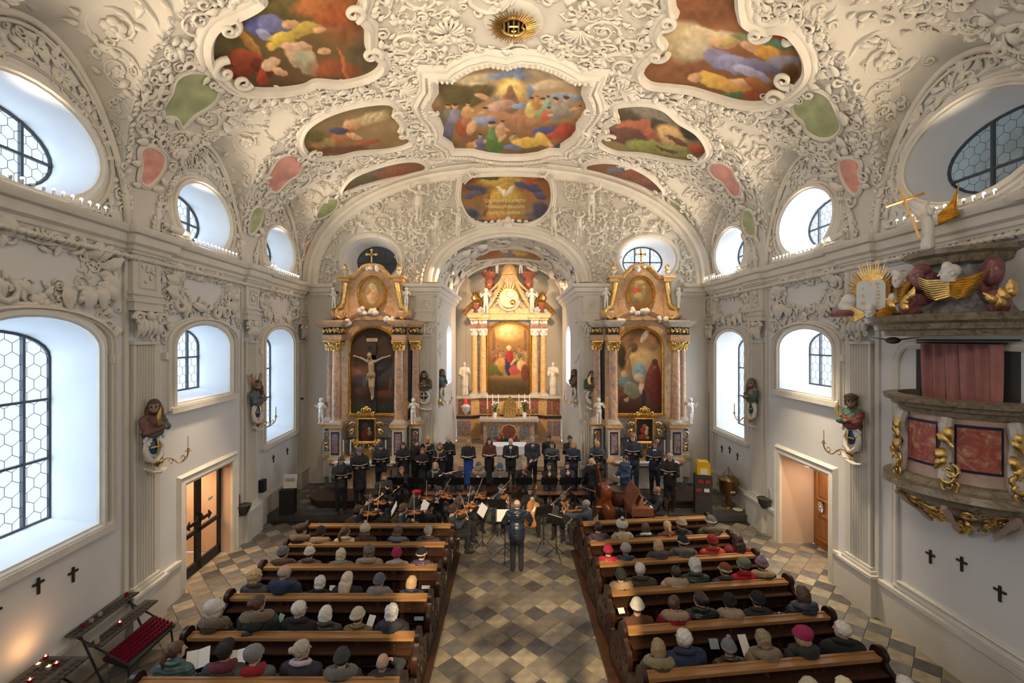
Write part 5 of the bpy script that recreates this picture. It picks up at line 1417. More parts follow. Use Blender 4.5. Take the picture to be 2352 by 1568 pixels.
    V,Q,M=solid(q,h,.02,disp,cut);me=qmesh({'furhood':'fur_collar','collar':'collar'}.get(kind,kind),[(V,Q,M)],[CARVE]*3)
    for i in range(3):me.materials[i]=None
    ACC[kind]=me;return me
HAIRK=('bald','curly','bob','long','longfront','ponytail','bun','shag','short')
NAMEK={'furhood':'fur_collar','hood':'hood','scarf':'scarf','collar':'collar','headband':'headband','flatcap':'flat_cap','furhat':'fur_hat','beret':'beret','pompom':'knit_hat','slouch':'knit_hat','beanie':'knit_hat'}
def put_acc(kind,M,mats,root,scale=1,label=None):
    me=acc(kind);nm='hair' if kind in HAIRK else NAMEK[kind];o=bpy.data.objects.new(nm,me);COL.objects.link(o);o.parent=root;o.matrix_local=M @ Matrix.Scale(scale,4)
    for i in range(3):o.material_slots[i].link='OBJECT';o.material_slots[i].material=mats[min(i,len(mats)-1)]
    if label:o['label']=label
    return o
PIDX=[0]
def person(label,loc,rz=0,top=(.018,.018,.021),tk='wool',legs=(.016,.016,.02),shoes=(.02,.018,.018),hair='short',hc=(.12,.07,.04),hat=None,hatc=None,neck=None,neckc=None,scale=1,group=None,glasses=False,child=False,tie=None,**pose):
    PIDX[0]+=1;root=thing('person',label,'person',loc,rz,group);root.scale=(scale,)*3
    parts,HM=figure(**pose);hm=cloth(hc,'hair')
    me=qmesh('body',parts,[skin(PIDX[0]),cloth(top,tk),cloth(legs),mat('shoe_leather',shoes,.35),EYE,hm,LIP])
    link(me,'body',me.materials[:],root)
    fit=1.0
    if hair:put_acc(hair,HM,[hm],root,fit)
    if hat:
        c=hatc if isinstance(hatc,list) else [hatc];kk='fur' if hat=='furhat' else 'knit'
        put_acc(hat,HM,[cloth(x,kk) for x in c],root,1.03)
    if neck:
        z=HM.translation;kk='fur' if neck=='furhood' else ('knit' if neck=='scarf' else tk)
        nc=neckc or top;put_acc(neck,Matrix.Translation((z.x*.9,z.y*.9-.0,z.z-.165)),[cloth(nc,kk),cloth(top,tk)],root,pose.get('bulk',1)*.98)
    if glasses:
        mb=MB()
        for s in (-1,1):mb.tube([(s*.033+.022*math.cos(a),.104,.006+.016*math.sin(a)) for a in [TW*i/10 for i in range(11)]],.0028,n=4,cap=False);mb.tube([(s*.056,.1,.008),(s*.078,.0,.006)],.0025,n=4)
        mb.tube([(-.011,.106,.008),(.011,.106,.008)],.0025,n=4);o=mb.build('glasses',BLACK,root,smooth=0);o.matrix_local=HM;
    if tie is not None:
        z0=.47 if pose.get('seat') else .93;mb=MB();b=pose.get('bulk',1)
        Lr=Matrix.Translation((0,0,z0)) @ Matrix.Rotation(math.radians(-pose.get('lean',0)),4,'X')
        mb.prism([(0,.26),(.05,.52),(-.05,.52)],lambda a,c,h:tuple(Lr @ Vector((a,.112*b+h-(c-.4)*.22*(1 if c>.4 else -.1),c))),.0,.012)
        mb.build('shirt_front',mat('white_shirt',(.8,.8,.8),.8),root,smooth=0)
        if tie:mb=MB();mb.prism([(-.012,.5),(.012,.5),(.018,.3),(0,.27),(-.018,.3)],lambda a,c,h:tuple(Lr @ Vector((a,.112*b+h-(c-.4)*.22*(1 if c>.4 else -.1),c))),.012,.022);mb.build('necktie',cloth(tie),root,smooth=0)
    return root,HM
# ================================================================ pews and candle-lit nave furniture
OAKT=wood('worn_oak',(.30,.15,.06),(.46,.25,.10),.3,0)
OAKD=wood('dark_oak',(.018,.007,.005),(.040,.016,.009),.35,2)
OAKM=wood('brown_oak',(.036,.016,.009),(.07,.031,.016),.35,0)
HINGE=mat('brass_hook',(.6,.45,.2),.35,1)
def pew(label,xa,xb,y,tilt,group,kneeler=True,front=False):
    """xa..xb: rail ends, y: rail line at its left end; local frame along the rail"""
    t=thing('pew',label,'pew',(xa,y,0),tilt,group);L=(xb-xa)/math.cos(tilt)
    mb=MB();mb.box((L/2,-.0,.955),(L-.1,.16,.03));mb.box((L/2,.055,.975),(L-.1,.04,.02));mb.box((L/2,-.04,.93),(L-.12,.07,.03));mb.build('top_rail',OAKT,t,smooth=0)
    k=4
    for i in range(k):
        a=.06+(L-.12)*i/k;b=.06+(L-.12)*(i+1)/k
        mb=MB();mb.box(((a+b)/2,0,.72),(b-a-.06,.03,.42));mb.build('back_panel',OAKD,t,smooth=0)
        mb=MB();mb.box((b-.0 if i<k-1 else b-.02,-.012,.66),(.07,.05,.56));mb.build('stile',OAKM,t,smooth=0)
    mb=MB();mb.box((L/2,-.11,.80),(L-.14,.20,.022));mb.build('book_shelf',OAKM,t,smooth=0)
    if not front:
        mb=MB();mb.box((L/2,.24,.45),(L-.1,.40,.035));mb.build('seat',OAKM,t,smooth=0)
    mb=MB();mb.box((L/2,-.28,.20),(L-.16,.16,.03));mb.box((L/2,-.28,.1),(L-.3,.03,.2));mb.build('kneeler',OAKM,t,smooth=0)
    out=[(-.36,.06),(.50,.06),(.52,.50),(.44,.60),(.46,.68),(.34,.74),(.20,.80),(.16,.92),(.13,1.02),(.05,1.08),(-.07,1.06),(-.12,.98),(-.10,.90),(-.16,.84),(-.26,.78),(-.30,.62),(-.26,.48),(-.34,.36)]
    out=crom(out,3)
    for x,nm in ((0,-1),(L,1)):
        e=MB();e.prism(out,lambda a,c,h,x=x:(x+h,a,c),-.035,.035);E=e.build('bench_end',OAKD,t,smooth=30)
        c=MB()       # carved relief on the aisle face
        for s in (nm,):
            for (cy_,cz,r) in ((.10,.34,.16),(.06,.70,.12),(.36,.42,.09),(-.16,.6,.08)):
                P=[(x+s*.04,cy_+r*math.exp(-.22*j*.5)*math.cos(j*.5),cz+r*math.exp(-.22*j*.5)*math.sin(j*.5)) for j in range(16)]
                c.tube(P,[.018-.0006*j for j in range(16)],n=5)
        c.build('carving',OAKD,E,smooth=60)
    for i in range(5):
        mb=MB();mb.tube([(L*(i+.5)/5,-.03,.86),(L*(i+.5)/5,-.06,.85),(L*(i+.5)/5,-.06,.83)],.006,n=5);mb.build('coat_hook',HINGE,t)
    return t
LROW=[11.3,10.27,9.25,8.17,7.10,6.13];RROW=[(11.42,1.73,5.10),(10.33,1.72,5.17),(9.36,1.74,5.26),(8.30,1.76,5.32),(7.22,1.78,5.36),(6.24,1.80,5.42)]
TR=math.radians(6.6)
ordn=['front-most','second','third','fourth','fifth','last']
for i,y in enumerate(LROW):pew('dark oak pew left of the aisle, %s row counted from the altar' % ordn[i],-5.10,-1.47,y,0,'pews left of the aisle',front=(i==0))
for i,(y,a,b) in enumerate(RROW):pew('dark oak pew right of the aisle, %s row counted from the altar' % ordn[i],a,b,y,TR,'pews right of the aisle',front=(i==0))
for s,pts in (('left',[(-5.25,5.0),(-1.34,5.0),(-1.34,11.75),(-5.25,11.75)]),('right',[(1.58,4.9),(5.6,4.9),(5.35,12.2),(1.55,11.9)])):
    mb=MB();mb.prism(pts,lambda a,b,h:(a,b,h),0,.07)
    tag(mb.build('pew_platform',OAKM,smooth=0),'low dark wooden platform under the %s pews' % s,'platform')
# ================================================================ audience
BK=(.018,.018,.02);NV=(.025,.04,.085);DG=(.07,.07,.075);BR_=(.07,.045,.03);CR=(.62,.55,.42);PU=(.075,.05,.09);OL=(.10,.08,.035);TEAL=(.10,.17,.19)
GRY=(.20,.20,.21);LG=(.42,.40,.37);RD=(.42,.03,.05);WHT=(.72,.68,.60);GRN_=(.03,.05,.045);BEI=(.36,.28,.20);FUR=(.36,.25,.15);FURD=(.16,.11,.07)
hB=(.10,.055,.03);hD=(.04,.025,.018);hBl=(.48,.33,.17);hW=(.66,.63,.58);hG=(.34,.31,.28);hS=(.62,.52,.38)
# px, head-top row, label, top colour, cloth kind, hair, hair colour, hat, hat colours, neck, neck colour, extra pose
AL=[
 (0,[(690,1201,'person in a dark peaked hat and black leather coat',BK,'leather','short',hD,'flatcap',BR_,'furhood',FURD,{}),
      (736,1206,'person in a black knit hat and brown fur hood',BK,'wool','short',hD,'beanie',BK,'furhood',FUR,{}),
      (793,1206,'woman with brown ponytail and cream coat',CR,'wool','ponytail',hB,None,None,'collar',CR,{'yaw':-35}),
      (838,1200,'woman in a white knit beret over long brown curls',BR_,'wool','long',hB,'slouch',CR,None,None,{}),
      (914,1206,'woman with long brown hair and shiny blue hooded jacket',NV,'puffer','long',hB,None,None,'hood',(.12,.14,.17),{'yaw':-25}),
      (984,1204,'man with short grey hair and dark brown jacket',(.055,.04,.045),'wool','short',hG,None,None,'collar',None,{'yaw':-20,'bulk':1.18})]),
 (1,[(650,1252,'person in a grey-blue knit hat and brown coat',BR_,'wool','short',hB,'beanie',(.12,.13,.15),'hood',BR_,{'yaw':-30}),
      (709,1249,'person in a white pompom hat and grey-brown coat',(.13,.10,.08),'wool','short',hB,'pompom',(.60,.50,.46),'collar',None,{'yaw':15}),
      (783,1258,'person with short blonde hair and beige scarf',(.22,.18,.14),'wool','shag',hS,None,None,'scarf',(.3,.27,.22),{}),
      (848,1249,'person with curly grey-brown hair and beige coat',BEI,'wool','curly',(.13,.11,.09),None,None,'scarf',(.42,.35,.28),{}),
      (911,1254,'person in a magenta knit hat and pale coat',(.50,.46,.40),'wool','short',hB,'beanie',(.36,.03,.11),'scarf',(.52,.48,.42),{}),
      (969,1254,'person in a black and white knit hat and purple coat',PU,'puffer','short',hD,'beanie',[BK,(.6,.58,.55)],'hood',PU,{'yaw':-20})]),
 (2,[(585,1306,'person with curly blond hair and dark coat',DG,'wool','curly',hBl,None,None,'collar',None,{'yaw':-30}),
      (651,1296,'bald man with glasses and navy jacket',NV,'wool','bald',hG,None,None,'hood',NV,{'yaw':-35,'bulk':1.18,'glasses':1}),
      (733,1323,'person with short white hair and black collar near the left aisle end',BK,'wool','shag',hW,None,None,'collar',None,{}),
      (797,1312,'woman with long white-blond hair',BK,'wool','long',hS,None,None,None,None,{'yaw':-20}),
      (871,1314,'person in a grey knit hat and grey fur hood',GRY,'wool','short',hG,'beanie',(.13,.14,.16),'furhood',(.22,.20,.19),{}),
      (946,1320,'woman with short blond bob and navy jacket',NV,'puffer','bob',hBl,None,None,'collar',None,{'yaw':-15})]),
 (3,[(493,1375,'woman in a white cap and olive padded coat',(.075,.06,.035),'puffer','bob',hS,'slouch',WHT,'furhood',FURD,{'yaw':-30}),
      (592,1364,'woman with brown bun and brown fur hood',GRN_,'wool','bun',hB,None,None,'furhood',FURD,{'yaw':-30}),
      (686,1378,'man with short grey hair, glasses and black coat',BK,'wool','short',hW,None,None,'collar',None,{'yaw':-35,'glasses':1,'bulk':1.17}),
      (748,1388,'woman with smooth white bob and dark green puffer',(.03,.04,.03),'puffer','bob',hW,None,None,'collar',None,{}),
      (822,1391,'woman in a cream knit hat and gold-olive puffer',(.22,.17,.07),'puffer','short',hB,'beanie',CR,'collar',None,{'yaw':-20}),
      (899,1388,'woman with short white hair and blue-black coat',(.03,.035,.05),'wool','shag',(.7,.7,.72),None,None,'hood',None,{'yaw':-10})]),
 (4,[(390,1482,'woman with brown ponytail and teal puffer jacket',TEAL,'puffer','ponytail',hB,None,None,'collar',None,{'yaw':-45,'lean':12}),
      (512,1476,'man in a black flat cap reading an open booklet',DG,'wool','short',hD,'flatcap',BK,'scarf',(.18,.03,.05),{'bulk':1.17}),
      (583,1480,'person in a grey knit hat and red scarf',(.12,.12,.13),'wool','short',hG,'slouch',(.24,.25,.25),'scarf',(.36,.02,.03),{'yaw':-25}),
      (690,1470,'woman with pinned grey-blond hair and navy coat',(.035,.035,.055),'wool','bun',(.42,.38,.33),None,None,'collar',(.5,.42,.5),{'yaw':-40}),
      (785,1484,'person in a dark green knit hat and fur collar',(.05,.055,.055),'wool','short',hD,'beanie',(.06,.065,.06),'furhood',(.13,.13,.12),{'bulk':1.17}),
      (910,1500,'bald man raising one hand to his head',(.04,.045,.05),'wool','bald',hG,None,None,'hood',None,{'yaw':-15,'wr':(.12,.13,1.10),'pr':(.4,.8,-.5)})])]
AR=[
 (0,[(1365,1197,'woman with dark hair and purple coat',PU,'wool','bun',hD,None,None,'hood',None,{}),
      (1430,1189,'woman in a white fur pompom hat and cream coat',(.66,.58,.42),'wool','short',hB,'furhat',[BK,WHT],'hood',None,{}),
      (1483,1199,'child with short brown hair and white collar',BK,'wool','bob',hB,None,None,'collar',(.7,.7,.68),{}),
      (1533,1194,'child with blonde ponytail and orange scarf',(.10,.06,.05),'wool','ponytail',hBl,None,None,'scarf',(.34,.10,.04),{}),
      (1565,1186,'person in a beige knit hat and striped jacket',(.06,.06,.065),'knit','short',hB,'beanie',(.38,.30,.22),'collar',None,{'yaw':25}),
      (1634,1182,'person in a grey hat with white patterned band',(.10,.085,.05),'wool','short',hG,'beanie',[(.12,.12,.11),(.6,.6,.6)],'hood',None,{'yaw':25,'bulk':1.22})]),
 (1,[(1382,1249,'child in a raspberry knit hat and red jacket',RD,'puffer','short',hB,'beanie',(.45,.03,.07),'hood',RD,{}),
      (1437,1245,'person in a pale grey knit hat and navy jacket',NV,'puffer','short',hG,'slouch',(.46,.45,.43),'hood',NV,{}),
      (1512,1236,'woman with blonde bob and purple-grey coat',(.085,.07,.09),'wool','bob',hBl,None,None,'hood',None,{}),
      (1570,1224,'person in a black patterned knit hat and grey coat',(.12,.115,.11),'wool','short',hD,'pompom',[BK,(.5,.5,.48),BK],'hood',None,{'yaw':15,'bulk':1.22}),
      (1636,1224,'person in a dark red knit hat and orange-red coat',(.52,.07,.035),'wool','short',hB,'beanie',(.27,.02,.025),'collar',None,{}),
      (1694,1224,'woman with long dark curls and crimson coat',(.20,.012,.03),'wool','long',hD,None,None,None,None,{'yaw':20})]),
 (2,[(1409,1304,'person in a black-green knit hat and tan fur hood',(.05,.045,.04),'wool','short',hD,'beanie',(.02,.03,.025),'furhood',(.42,.29,.16),{}),
      (1472,1292,'man with short white hair and brown jacket',(.07,.06,.045),'wool','short',hW,None,None,'collar',None,{'bulk':1.22}),
      (1552,1297,'woman with dark hair and white coat with fur hood',WHT,'wool','bun',hD,None,None,'furhood',(.50,.38,.24),{}),
      (1597,1281,'person with short grey-white hair and green jacket',(.04,.065,.06),'puffer','shag',hW,None,None,'collar',None,{}),
      (1667,1291,'person in a brown and white headband hat',DG,'wool','short',hB,'beanie',[(.22,.07,.03),(.7,.66,.6)],'collar',None,{'yaw':20}),
      (1710,1279,'person in a striped grey-green hat and bright red coat',(.50,.012,.03),'wool','short',hB,'slouch',[(.16,.17,.14),(.34,.34,.30)],'collar',None,{}),
      (1753,1273,'person in a lilac pompom hat and tan fur collar',(.035,.05,.045),'wool','short',hB,'pompom',[(.25,.16,.24),(.26,.17,.24),(.5,.4,.42)],'furhood',(.42,.30,.18),{})]),
 (3,[(1457,1373,'person in a white knit hat and ribbed brown cardigan',(.13,.06,.03),'knit','short',hB,'beanie',WHT,None,None,{'yaw':-15}),
      (1549,1365,'man with brown hair and red coat with fur hood',(.33,.012,.03),'wool','short',hB,None,None,'furhood',(.40,.27,.15),{'yaw':-30}),
      (1611,1359,'woman with black bun and glossy black jacket',(.02,.02,.022),'leather','bun',hD,None,None,'collar',None,{'yaw':25}),
      (1676,1360,'person in a black knit hat and beige fur coat',BEI,'fur','short',hD,'beanie',BK,'furhood',(.42,.33,.24),{}),
      (1742,1357,'person in a black and grey striped hat',(.035,.04,.035),'wool','short',hD,'slouch',[BK,(.22,.24,.23)],'collar',None,{}),
      (1843,1342,'woman with brown bob and quilted navy coat',(.045,.055,.085),'puffer','bob',hB,None,None,'hood',None,{'yaw':10})]),
 (4,[(1490,1468,'woman with long ash-blond hair and olive fur hood',OL,'wool','bob',(.34,.24,.14),None,None,'furhood',(.30,.23,.12),{}),
      (1575,1446,'man with short white hair and navy coat',NV,'wool','short',hW,None,None,'collar',None,{'yaw':30,'bulk':1.22}),
      (1678,1462,'person in a grey-blue cabled knit hat',(.07,.045,.04),'leather','short',hG,'pompom',[(.22,.24,.28),(.28,.3,.34),(.3,.32,.36)],'collar',None,{'yaw':-20}),
      (1757,1449,'woman with grey-brown hair and taupe coat',(.27,.21,.15),'wool','shag',(.30,.22,.15),None,None,'hood',None,{}),
      (1845,1437,'woman in a pink beret with white stars',(.035,.035,.04),'wool','bob',hBl,'slouch',(.42,.03,.12),'hood',None,{'yaw':25}),
      (1937,1425,'man with white hair and black coat at the aisle end',BK,'wool','short',(.74,.70,.62),None,None,'collar',None,{'yaw':40,'bulk':1.22})]),
 (5,[(1865,1558,'person in a cream cap at the bottom edge',BR_,'wool','short',hB,'beanie',CR,None,None,{}),
      (1940,1552,'person with pale blond hair at the bottom edge',GRY,'wool','bob',(.72,.62,.42),None,None,None,None,{}),
      (2085,1554,'person with white hair at the bottom right edge',BK,'wool','short',hW,None,None,None,None,{})])]
def seat_audience(rows,side):
    for ri,L in rows:
        for (px,py,lab,top,tk,hair,hc,hat,hatc,neck,neckc,ex) in L:
            if side<0:Y=LROW[min(ri+1,5)]+.20;
            else:
                y0,a,b=RROW[min(ri+1,5)]
                Y=y0+.2
                if ri==5:y0,a,b=5.2,1.82,5.5;Y=y0+.2
                for _ in range(4):X=(px-CX)/F*Y;Y=y0+(X-a)*math.tan(TR)+.20
            X=(px-CX)/F*Y;X=min(X,-1.47-.34) if side<0 else max(X,RROW[min(ri+1,5)][1]+(.30 if ri<5 else 0));zt=CH-(py-HZ)/F*Y;ch='child' in lab
            hh={'pompom':1.345,'furhat':1.35,'beanie':1.31,'slouch':1.31,'flatcap':1.29}.get(hat,1.285)
            s=max(.80 if ch else .9,min(1.1,zt/hh));ex=dict(ex);gl=ex.pop('glasses',False);lean=ex.pop('lean',R.uniform(0,5));bulk=ex.pop('bulk',R.uniform(1.04,1.17))
            z=max(-.06,min(.12,zt-s*hh))
            person(lab,(X,Y,z),(0 if side<0 else TR*.3)+R.uniform(-.12,.12)+(0 if ri else 0),tuple(q*.85 for q in top),tk,hair=hair,hc=hc,hat=hat,hatc=hatc,neck=neck,neckc=neckc,scale=s,glasses=gl,
                   legs=(.04,.04,.05),seat=True,long=True,fine=False,h=.03,lean=lean,bulk=bulk,yaw=ex.pop('yaw',R.uniform(-8,8)),pitch=ex.pop('pitch',R.uniform(-2,8)),**ex)
seat_audience(AL,-1);seat_audience(AR,1)
# ================================================================ choir, soloists and orchestra
VARN=wood('violin_varnish',(.30,.10,.03),(.50,.20,.06),.22,1,1);VARD=wood('dark_red_varnish',(.16,.035,.012),(.26,.07,.025),.2,2,.7)
EBON=mat('ebony',(.015,.014,.014),.3);PAPER=mat('music_paper',(.82,.80,.74),.7);SILV=mat('silver_plate',(.75,.75,.76),.2,1);BRASSI=mat('instrument_brass',(.85,.60,.25),.18,1)
REDB=mat('red_maple',(.22,.03,.02),.25)
# choir risers
for a,b,n_ in ((-3.85,-2.0,'left'),(-1.95,1.1,'middle'),(1.15,3.3,'right')):
    mb=MB();mb.box(((a+b)/2,16.05,.29),(b-a,1.15,.17));tag(mb.build('choir_riser',OAKM,smooth=0),'low wooden riser under the %s part of the choir' % n_,'riser')
def toward(px,Y):return (px-CX)/F*Y
def folder(who,root,z,tilt=35,open_=1,y=.36,sz=1.0,yaw=0):
    M=root.matrix_basis @ Matrix.Translation((0,y,z)) @ Matrix.Rotation(math.radians(yaw),4,'Z') @ Matrix.Rotation(math.radians(tilt),4,'X')
    t=thing('music_folder','open music folder held by the '+who,'folder');t.matrix_basis=M
    c=MB();p=MB()
    for s in (-1,1):
        Rm=Matrix.Rotation(math.radians(-s*12),3,'Y');c.box(tuple(Rm @ Vector((s*.115*sz,0,-.008))),(.23*sz,.31*sz,.006),M=Rm);p.box(tuple(Rm @ Vector((s*.112*sz,0,.004))),(.21*sz,.29*sz,.010),M=Rm)
    c.build('cover',BLACK,t,smooth=0);p.build('pages',PAPER,t,smooth=0)
# px, top, zf, h, label, yaw, colours...
CH_=[
 (783.5,1047,.2,1.78,'man with glasses and brown hair in a quilted black coat, leftmost of the choir',28,dict(top=(.03,.03,.032),tk='puffer',hair='short',hc=hB,glasses=1,neck='collar',bulk=1.1),30),
 (826,1025,.45,1.8,'man in a grey cap and long black coat',20,dict(hair='short',hc=hG,hat='flatcap',hatc=(.12,.12,.12),long=True,neck='collar',bulk=1.1),22),
 (875,1013.5,.45,1.78,'man in a black knit hat, glasses and scarf',15,dict(hair='short',hc=hB,hat='beanie',hatc=(.05,.05,.055),glasses=1,neck='scarf',neckc=(.03,.03,.035),bulk=1.1),15),
 (926,1013.5,.38,1.68,'woman in a long black hood with dark hair',15,dict(hair='longfront',hc=hD,neck='scarf',neckc=BK,long=True,skirt=True),12),
 (956.5,1007,.38,1.70,'woman with dark hair tied back, leaning left',35,dict(hair='bun',hc=hD,neck='scarf',neckc=BK,long=True),None),
 (982,1000,.38,1.72,'woman with long blond hair and beige scarf',10,dict(hair='longfront',hc=(.55,.36,.16),neck='scarf',neckc=(.45,.33,.18)),20),
 (971,1026,.2,1.62,'woman with long auburn hair in black',8,dict(hair='longfront',hc=(.20,.08,.03),skirt=True),14),
 (1010,1014.6,.38,1.66,'woman with long brown hair and tan scarf',5,dict(hair='longfront',hc=(.18,.09,.045),neck='scarf',neckc=(.36,.24,.12),skirt=True),12),
 (1030,1000,.38,1.73,'woman with blond hair tied back and glasses',0,dict(hair='bun',hc=(.50,.34,.18),glasses=1,neck='scarf',neckc=BK,long=True),14),
 (1076,1007,.38,1.68,'woman soloist in a black cape and long blue skirt',0,dict(hair='longfront',hc=(.38,.24,.12),legs=(.02,.06,.28),skirt=True,neck='collar',bulk=1.05),0),
 (1124,1003.5,.38,1.70,'woman soloist in a dark red patterned blouse',0,dict(top=(.12,.045,.03),tk='knit',hair='longfront',hc=hD,skirt=True),0),
 (1173,1004,.38,1.76,'bald man soloist in black suit and blue tie',0,dict(hair='bald',hc=hG,tie=(.10,.16,.24),bulk=1.1),0),
 (1222.5,1000,.38,1.78,'man soloist with grey hair in dark suit and tie',8,dict(top=(.025,.03,.045),hair='short',hc=hG,tie=(.02,.03,.08),bulk=1.1,beard=1),None),
 (1260.4,997,.38,1.72,'woman with dark bun standing behind another singer',-5,dict(hair='bun',hc=hD),None),
 (1268,1012,.38,1.66,'woman with dark hair, glasses and long dark coat',-8,dict(top=(.03,.035,.045),tk='puffer',hair='bun',hc=hD,glasses=1,long=True,bulk=1.1),-6),
 (1309,999,.38,1.72,'woman with dark bun and glasses in back row right',-5,dict(hair='bun',hc=hD,glasses=1),-14),
 (1316.7,1012,.38,1.68,'woman with long reddish-blond hair',-12,dict(top=(.02,.03,.06),hair='longfront',hc=(.42,.20,.08),bulk=1.05),-10),
 (1371.7,1010,.38,1.68,'woman with short blond hair in a dark padded coat',-15,dict(top=(.03,.04,.055),tk='puffer',hair='bob',hc=(.50,.32,.14),neck='scarf',neckc=(.03,.04,.06),bulk=1.12),-16),
 (1454,993,.45,1.98,'tall man with brown hair and long navy coat',-18,dict(top=(.025,.03,.05),hair='shag',hc=(.22,.12,.07),neck='collar',legs=(.02,.03,.06),bulk=1.1,beard=1),-12),
 (1504,1008.6,.45,1.82,'man with brown shaggy hair, dark suit and tie',-22,dict(top=(.025,.03,.045),hair='shag',hc=hB,tie=(.02,.02,.04),glasses=1),-14),
 (1538.7,1038,.2,1.84,'man with grey hair and black coat, rightmost of the choir',-25,dict(hair='short',hc=hG,glasses=1,neck='collar',bulk=1.08),-24)]
for px,pt,zf,h,lab,yaw,kw,fo in CH_:
    Y=F*(CH-zf-h)/(pt-HZ)
    if .3<zf<.4:Y=min(max(Y,15.6),16.6)
    s=(CH-zf-(pt-HZ)/F*Y)/1.745;kw=dict(kw);X=toward(px,Y)
    hold=fo is not None;low=-.06 if fo==0 else 0
    w=dict(wl=(-.12,.32,1.17+low),wr=(.12,.32,1.17+low),hl=((.6,.7,.3),(-.6,.3,-.7),.5),hr=((-.6,.7,.3),(.6,.3,-.7),.5)) if hold else dict(wl=(-.1,.24,.98),wr=(.1,.24,.98))
    kw.setdefault('bulk',1.0)
    root,HM=person(lab,(X,Y,zf),PI+math.radians(yaw),scale=s,h=.026,pitch=R.uniform(10,22),yaw=R.uniform(-10,10),**w,**kw)
    if hold:folder('woman in the patterned blouse' if 'soloist in a dark' in lab else 'woman in the long dark coat' if 'glasses and long dark coat' in lab else 'man with a grey cap' if 'grey cap' in lab else lab.split(',')[0].split(' in ')[0].split(' with ')[0]+(' with '+lab.split(' with ')[1].split(',')[0].split(' and ')[0] if ' with ' in lab else ''),root,1.20+low,32 if fo != 0 else 12,yaw=0)
# ---- instruments
def fiddle_outline(L,W):
    pts=[(0,0),(.18,0),(.34,.03),(.46,.12),(.50,.22),(.47,.33),(.36,.42),(.31,.50),(.34,.58),(.41,.66),(.42,.77),(.36,.88),(.22,.97),(.06,1.0)]
    pts=[(x*W,y*L) for x,y in pts];return pts+[(-x,y) for x,y in pts[::-1][:-1]]
def fiddle(name,lab,M,L=.36,T=.035,endpin=0,m=None,cat=None):
    m=m or VARN;W=L*.58;t=thing(name,lab,cat or name.replace('_',' '));t.matrix_basis=M
    o=crom(fiddle_outline(L,W),3);mb=MB();n=len(o);lay=[(.86,-T*.62),(.97,-T*.5),(1,-T*.35),(1,T*.35),(.97,T*.5),(.84,T*.66)];V=[(x*k,(y-L/2)*k+L/2,z) for k,z in lay for x,y in o]
    Fc=[(i*n+j,i*n+(j+1) % n,(i+1)*n+(j+1) % n,(i+1)*n+j) for i in range(5) for j in range(n)];mb.add(V,Fc)
    for k,z,f in ((0,-T*.8,-1),(5,T*.85,1)):
        b=mb.n-0;V2=[(0,L*.5,z)];mb.add(V2,[]);base=b-len(V)
        for j in range(n):
            q=(base+k*n+j,base+k*n+(j+1) % n,b);mb.f.append(q if f>0 else q[::-1]);mb.m.append(0)
    mb.build('body',m,t,smooth=50)
    nk=MB();nk.tube([(0,L*.96,T*.2),(0,L*1.38,T*.5)],[L*.045,L*.035],n=6)
    S=[(0,L*1.38+L*.17*i/10,T*.5-L*.0-L*.05*math.sin(i*.35)) for i in range(8)];nk.tube(S,[L*.035]*6+[L*.05,L*.045],n=6);nk.build('neck',m,t)
    fb_=MB();fb_.box((0,L*1.0,T*1.05),(L*.075,L*.74,T*.18));fb_.box((0,L*.13,T*.95),(L*.11,L*.24,T*.2));fb_.build('fingerboard',EBON,t,smooth=0)
    br=MB();br.box((0,L*.4,T*.9),(L*.14,L*.012,T*.9));br.build('bridge',mat('maple_bridge',(.6,.42,.22),.5),t,smooth=0)
    if endpin:e=MB();e.tube([(0,0,0),(0,-endpin,0)],.006,n=5);e.build('endpin',SILV,t)
    return t
def bow(lab,P,Q,L=.74):
    P=Vector(P);Q=Vector(Q);d=(Q-P).normalized();Q=P+d*L;t=thing('bow',lab,'bow',tuple(P),world=True)
    s=d.cross(Vector((0,0,1))).normalized() if abs(d.z)<.95 else Vector((1,0,0));u=s.cross(d)
    mb=MB();mb.tube([P-d*.04,P+d*L*.33-u*.004,P+d*L*.66-u*.004,Q],[.006,.005,.005,.004],n=5);mb.build('stick',mat('bow_wood',(.22,.08,.03),.3),t)
    mb=MB();mb.tube([P+u*.02,Q+u*.018],.004,n=4);mb.tube([Q,Q+u*.02],.005,n=4);mb.build('bow_hair',mat('horsehair',(.7,.66,.55),.6),t)
    mb=MB();mb.tube([P+u*.0,P+u*.02],.01,n=5);mb.build('frog',EBON,t)
def chair(lab,loc,rz):
    t=thing('wooden_chair',lab,'chair',loc,rz);W_=wood('light_beech',(.34,.20,.10),(.46,.28,.15),.4,2)
    mb=MB();mb.box((0,0,.44),(.42,.40,.03));mb.build('seat',W_,t,smooth=0)
    mb=MB();mb.grid(lambda a,z:(.21*a,-.21-.03*(1-a*a),z),[-1,-.6,-.2,.2,.6,1],[.62,.72,.82,.88]);mb.grid(lambda a,z:(.21*a,-.225-.03*(1-a*a),z),[1,.6,.2,-.2,-.6,-1],[.62,.72,.82,.88]);mb.build('backrest',W_,t)
    for x in (-.19,.19):
        for y in (-.19,.17):
            mb=MB();mb.tube([(x,y,0),(x,y,.43)]+([(x,-.21,.85)] if y<0 else []),.013,n=6);mb.build('leg',BLACK,t)
def w_at(root,p):return root.matrix_basis @ Vector(p)
def short(lab):return lab.split(',')[0]
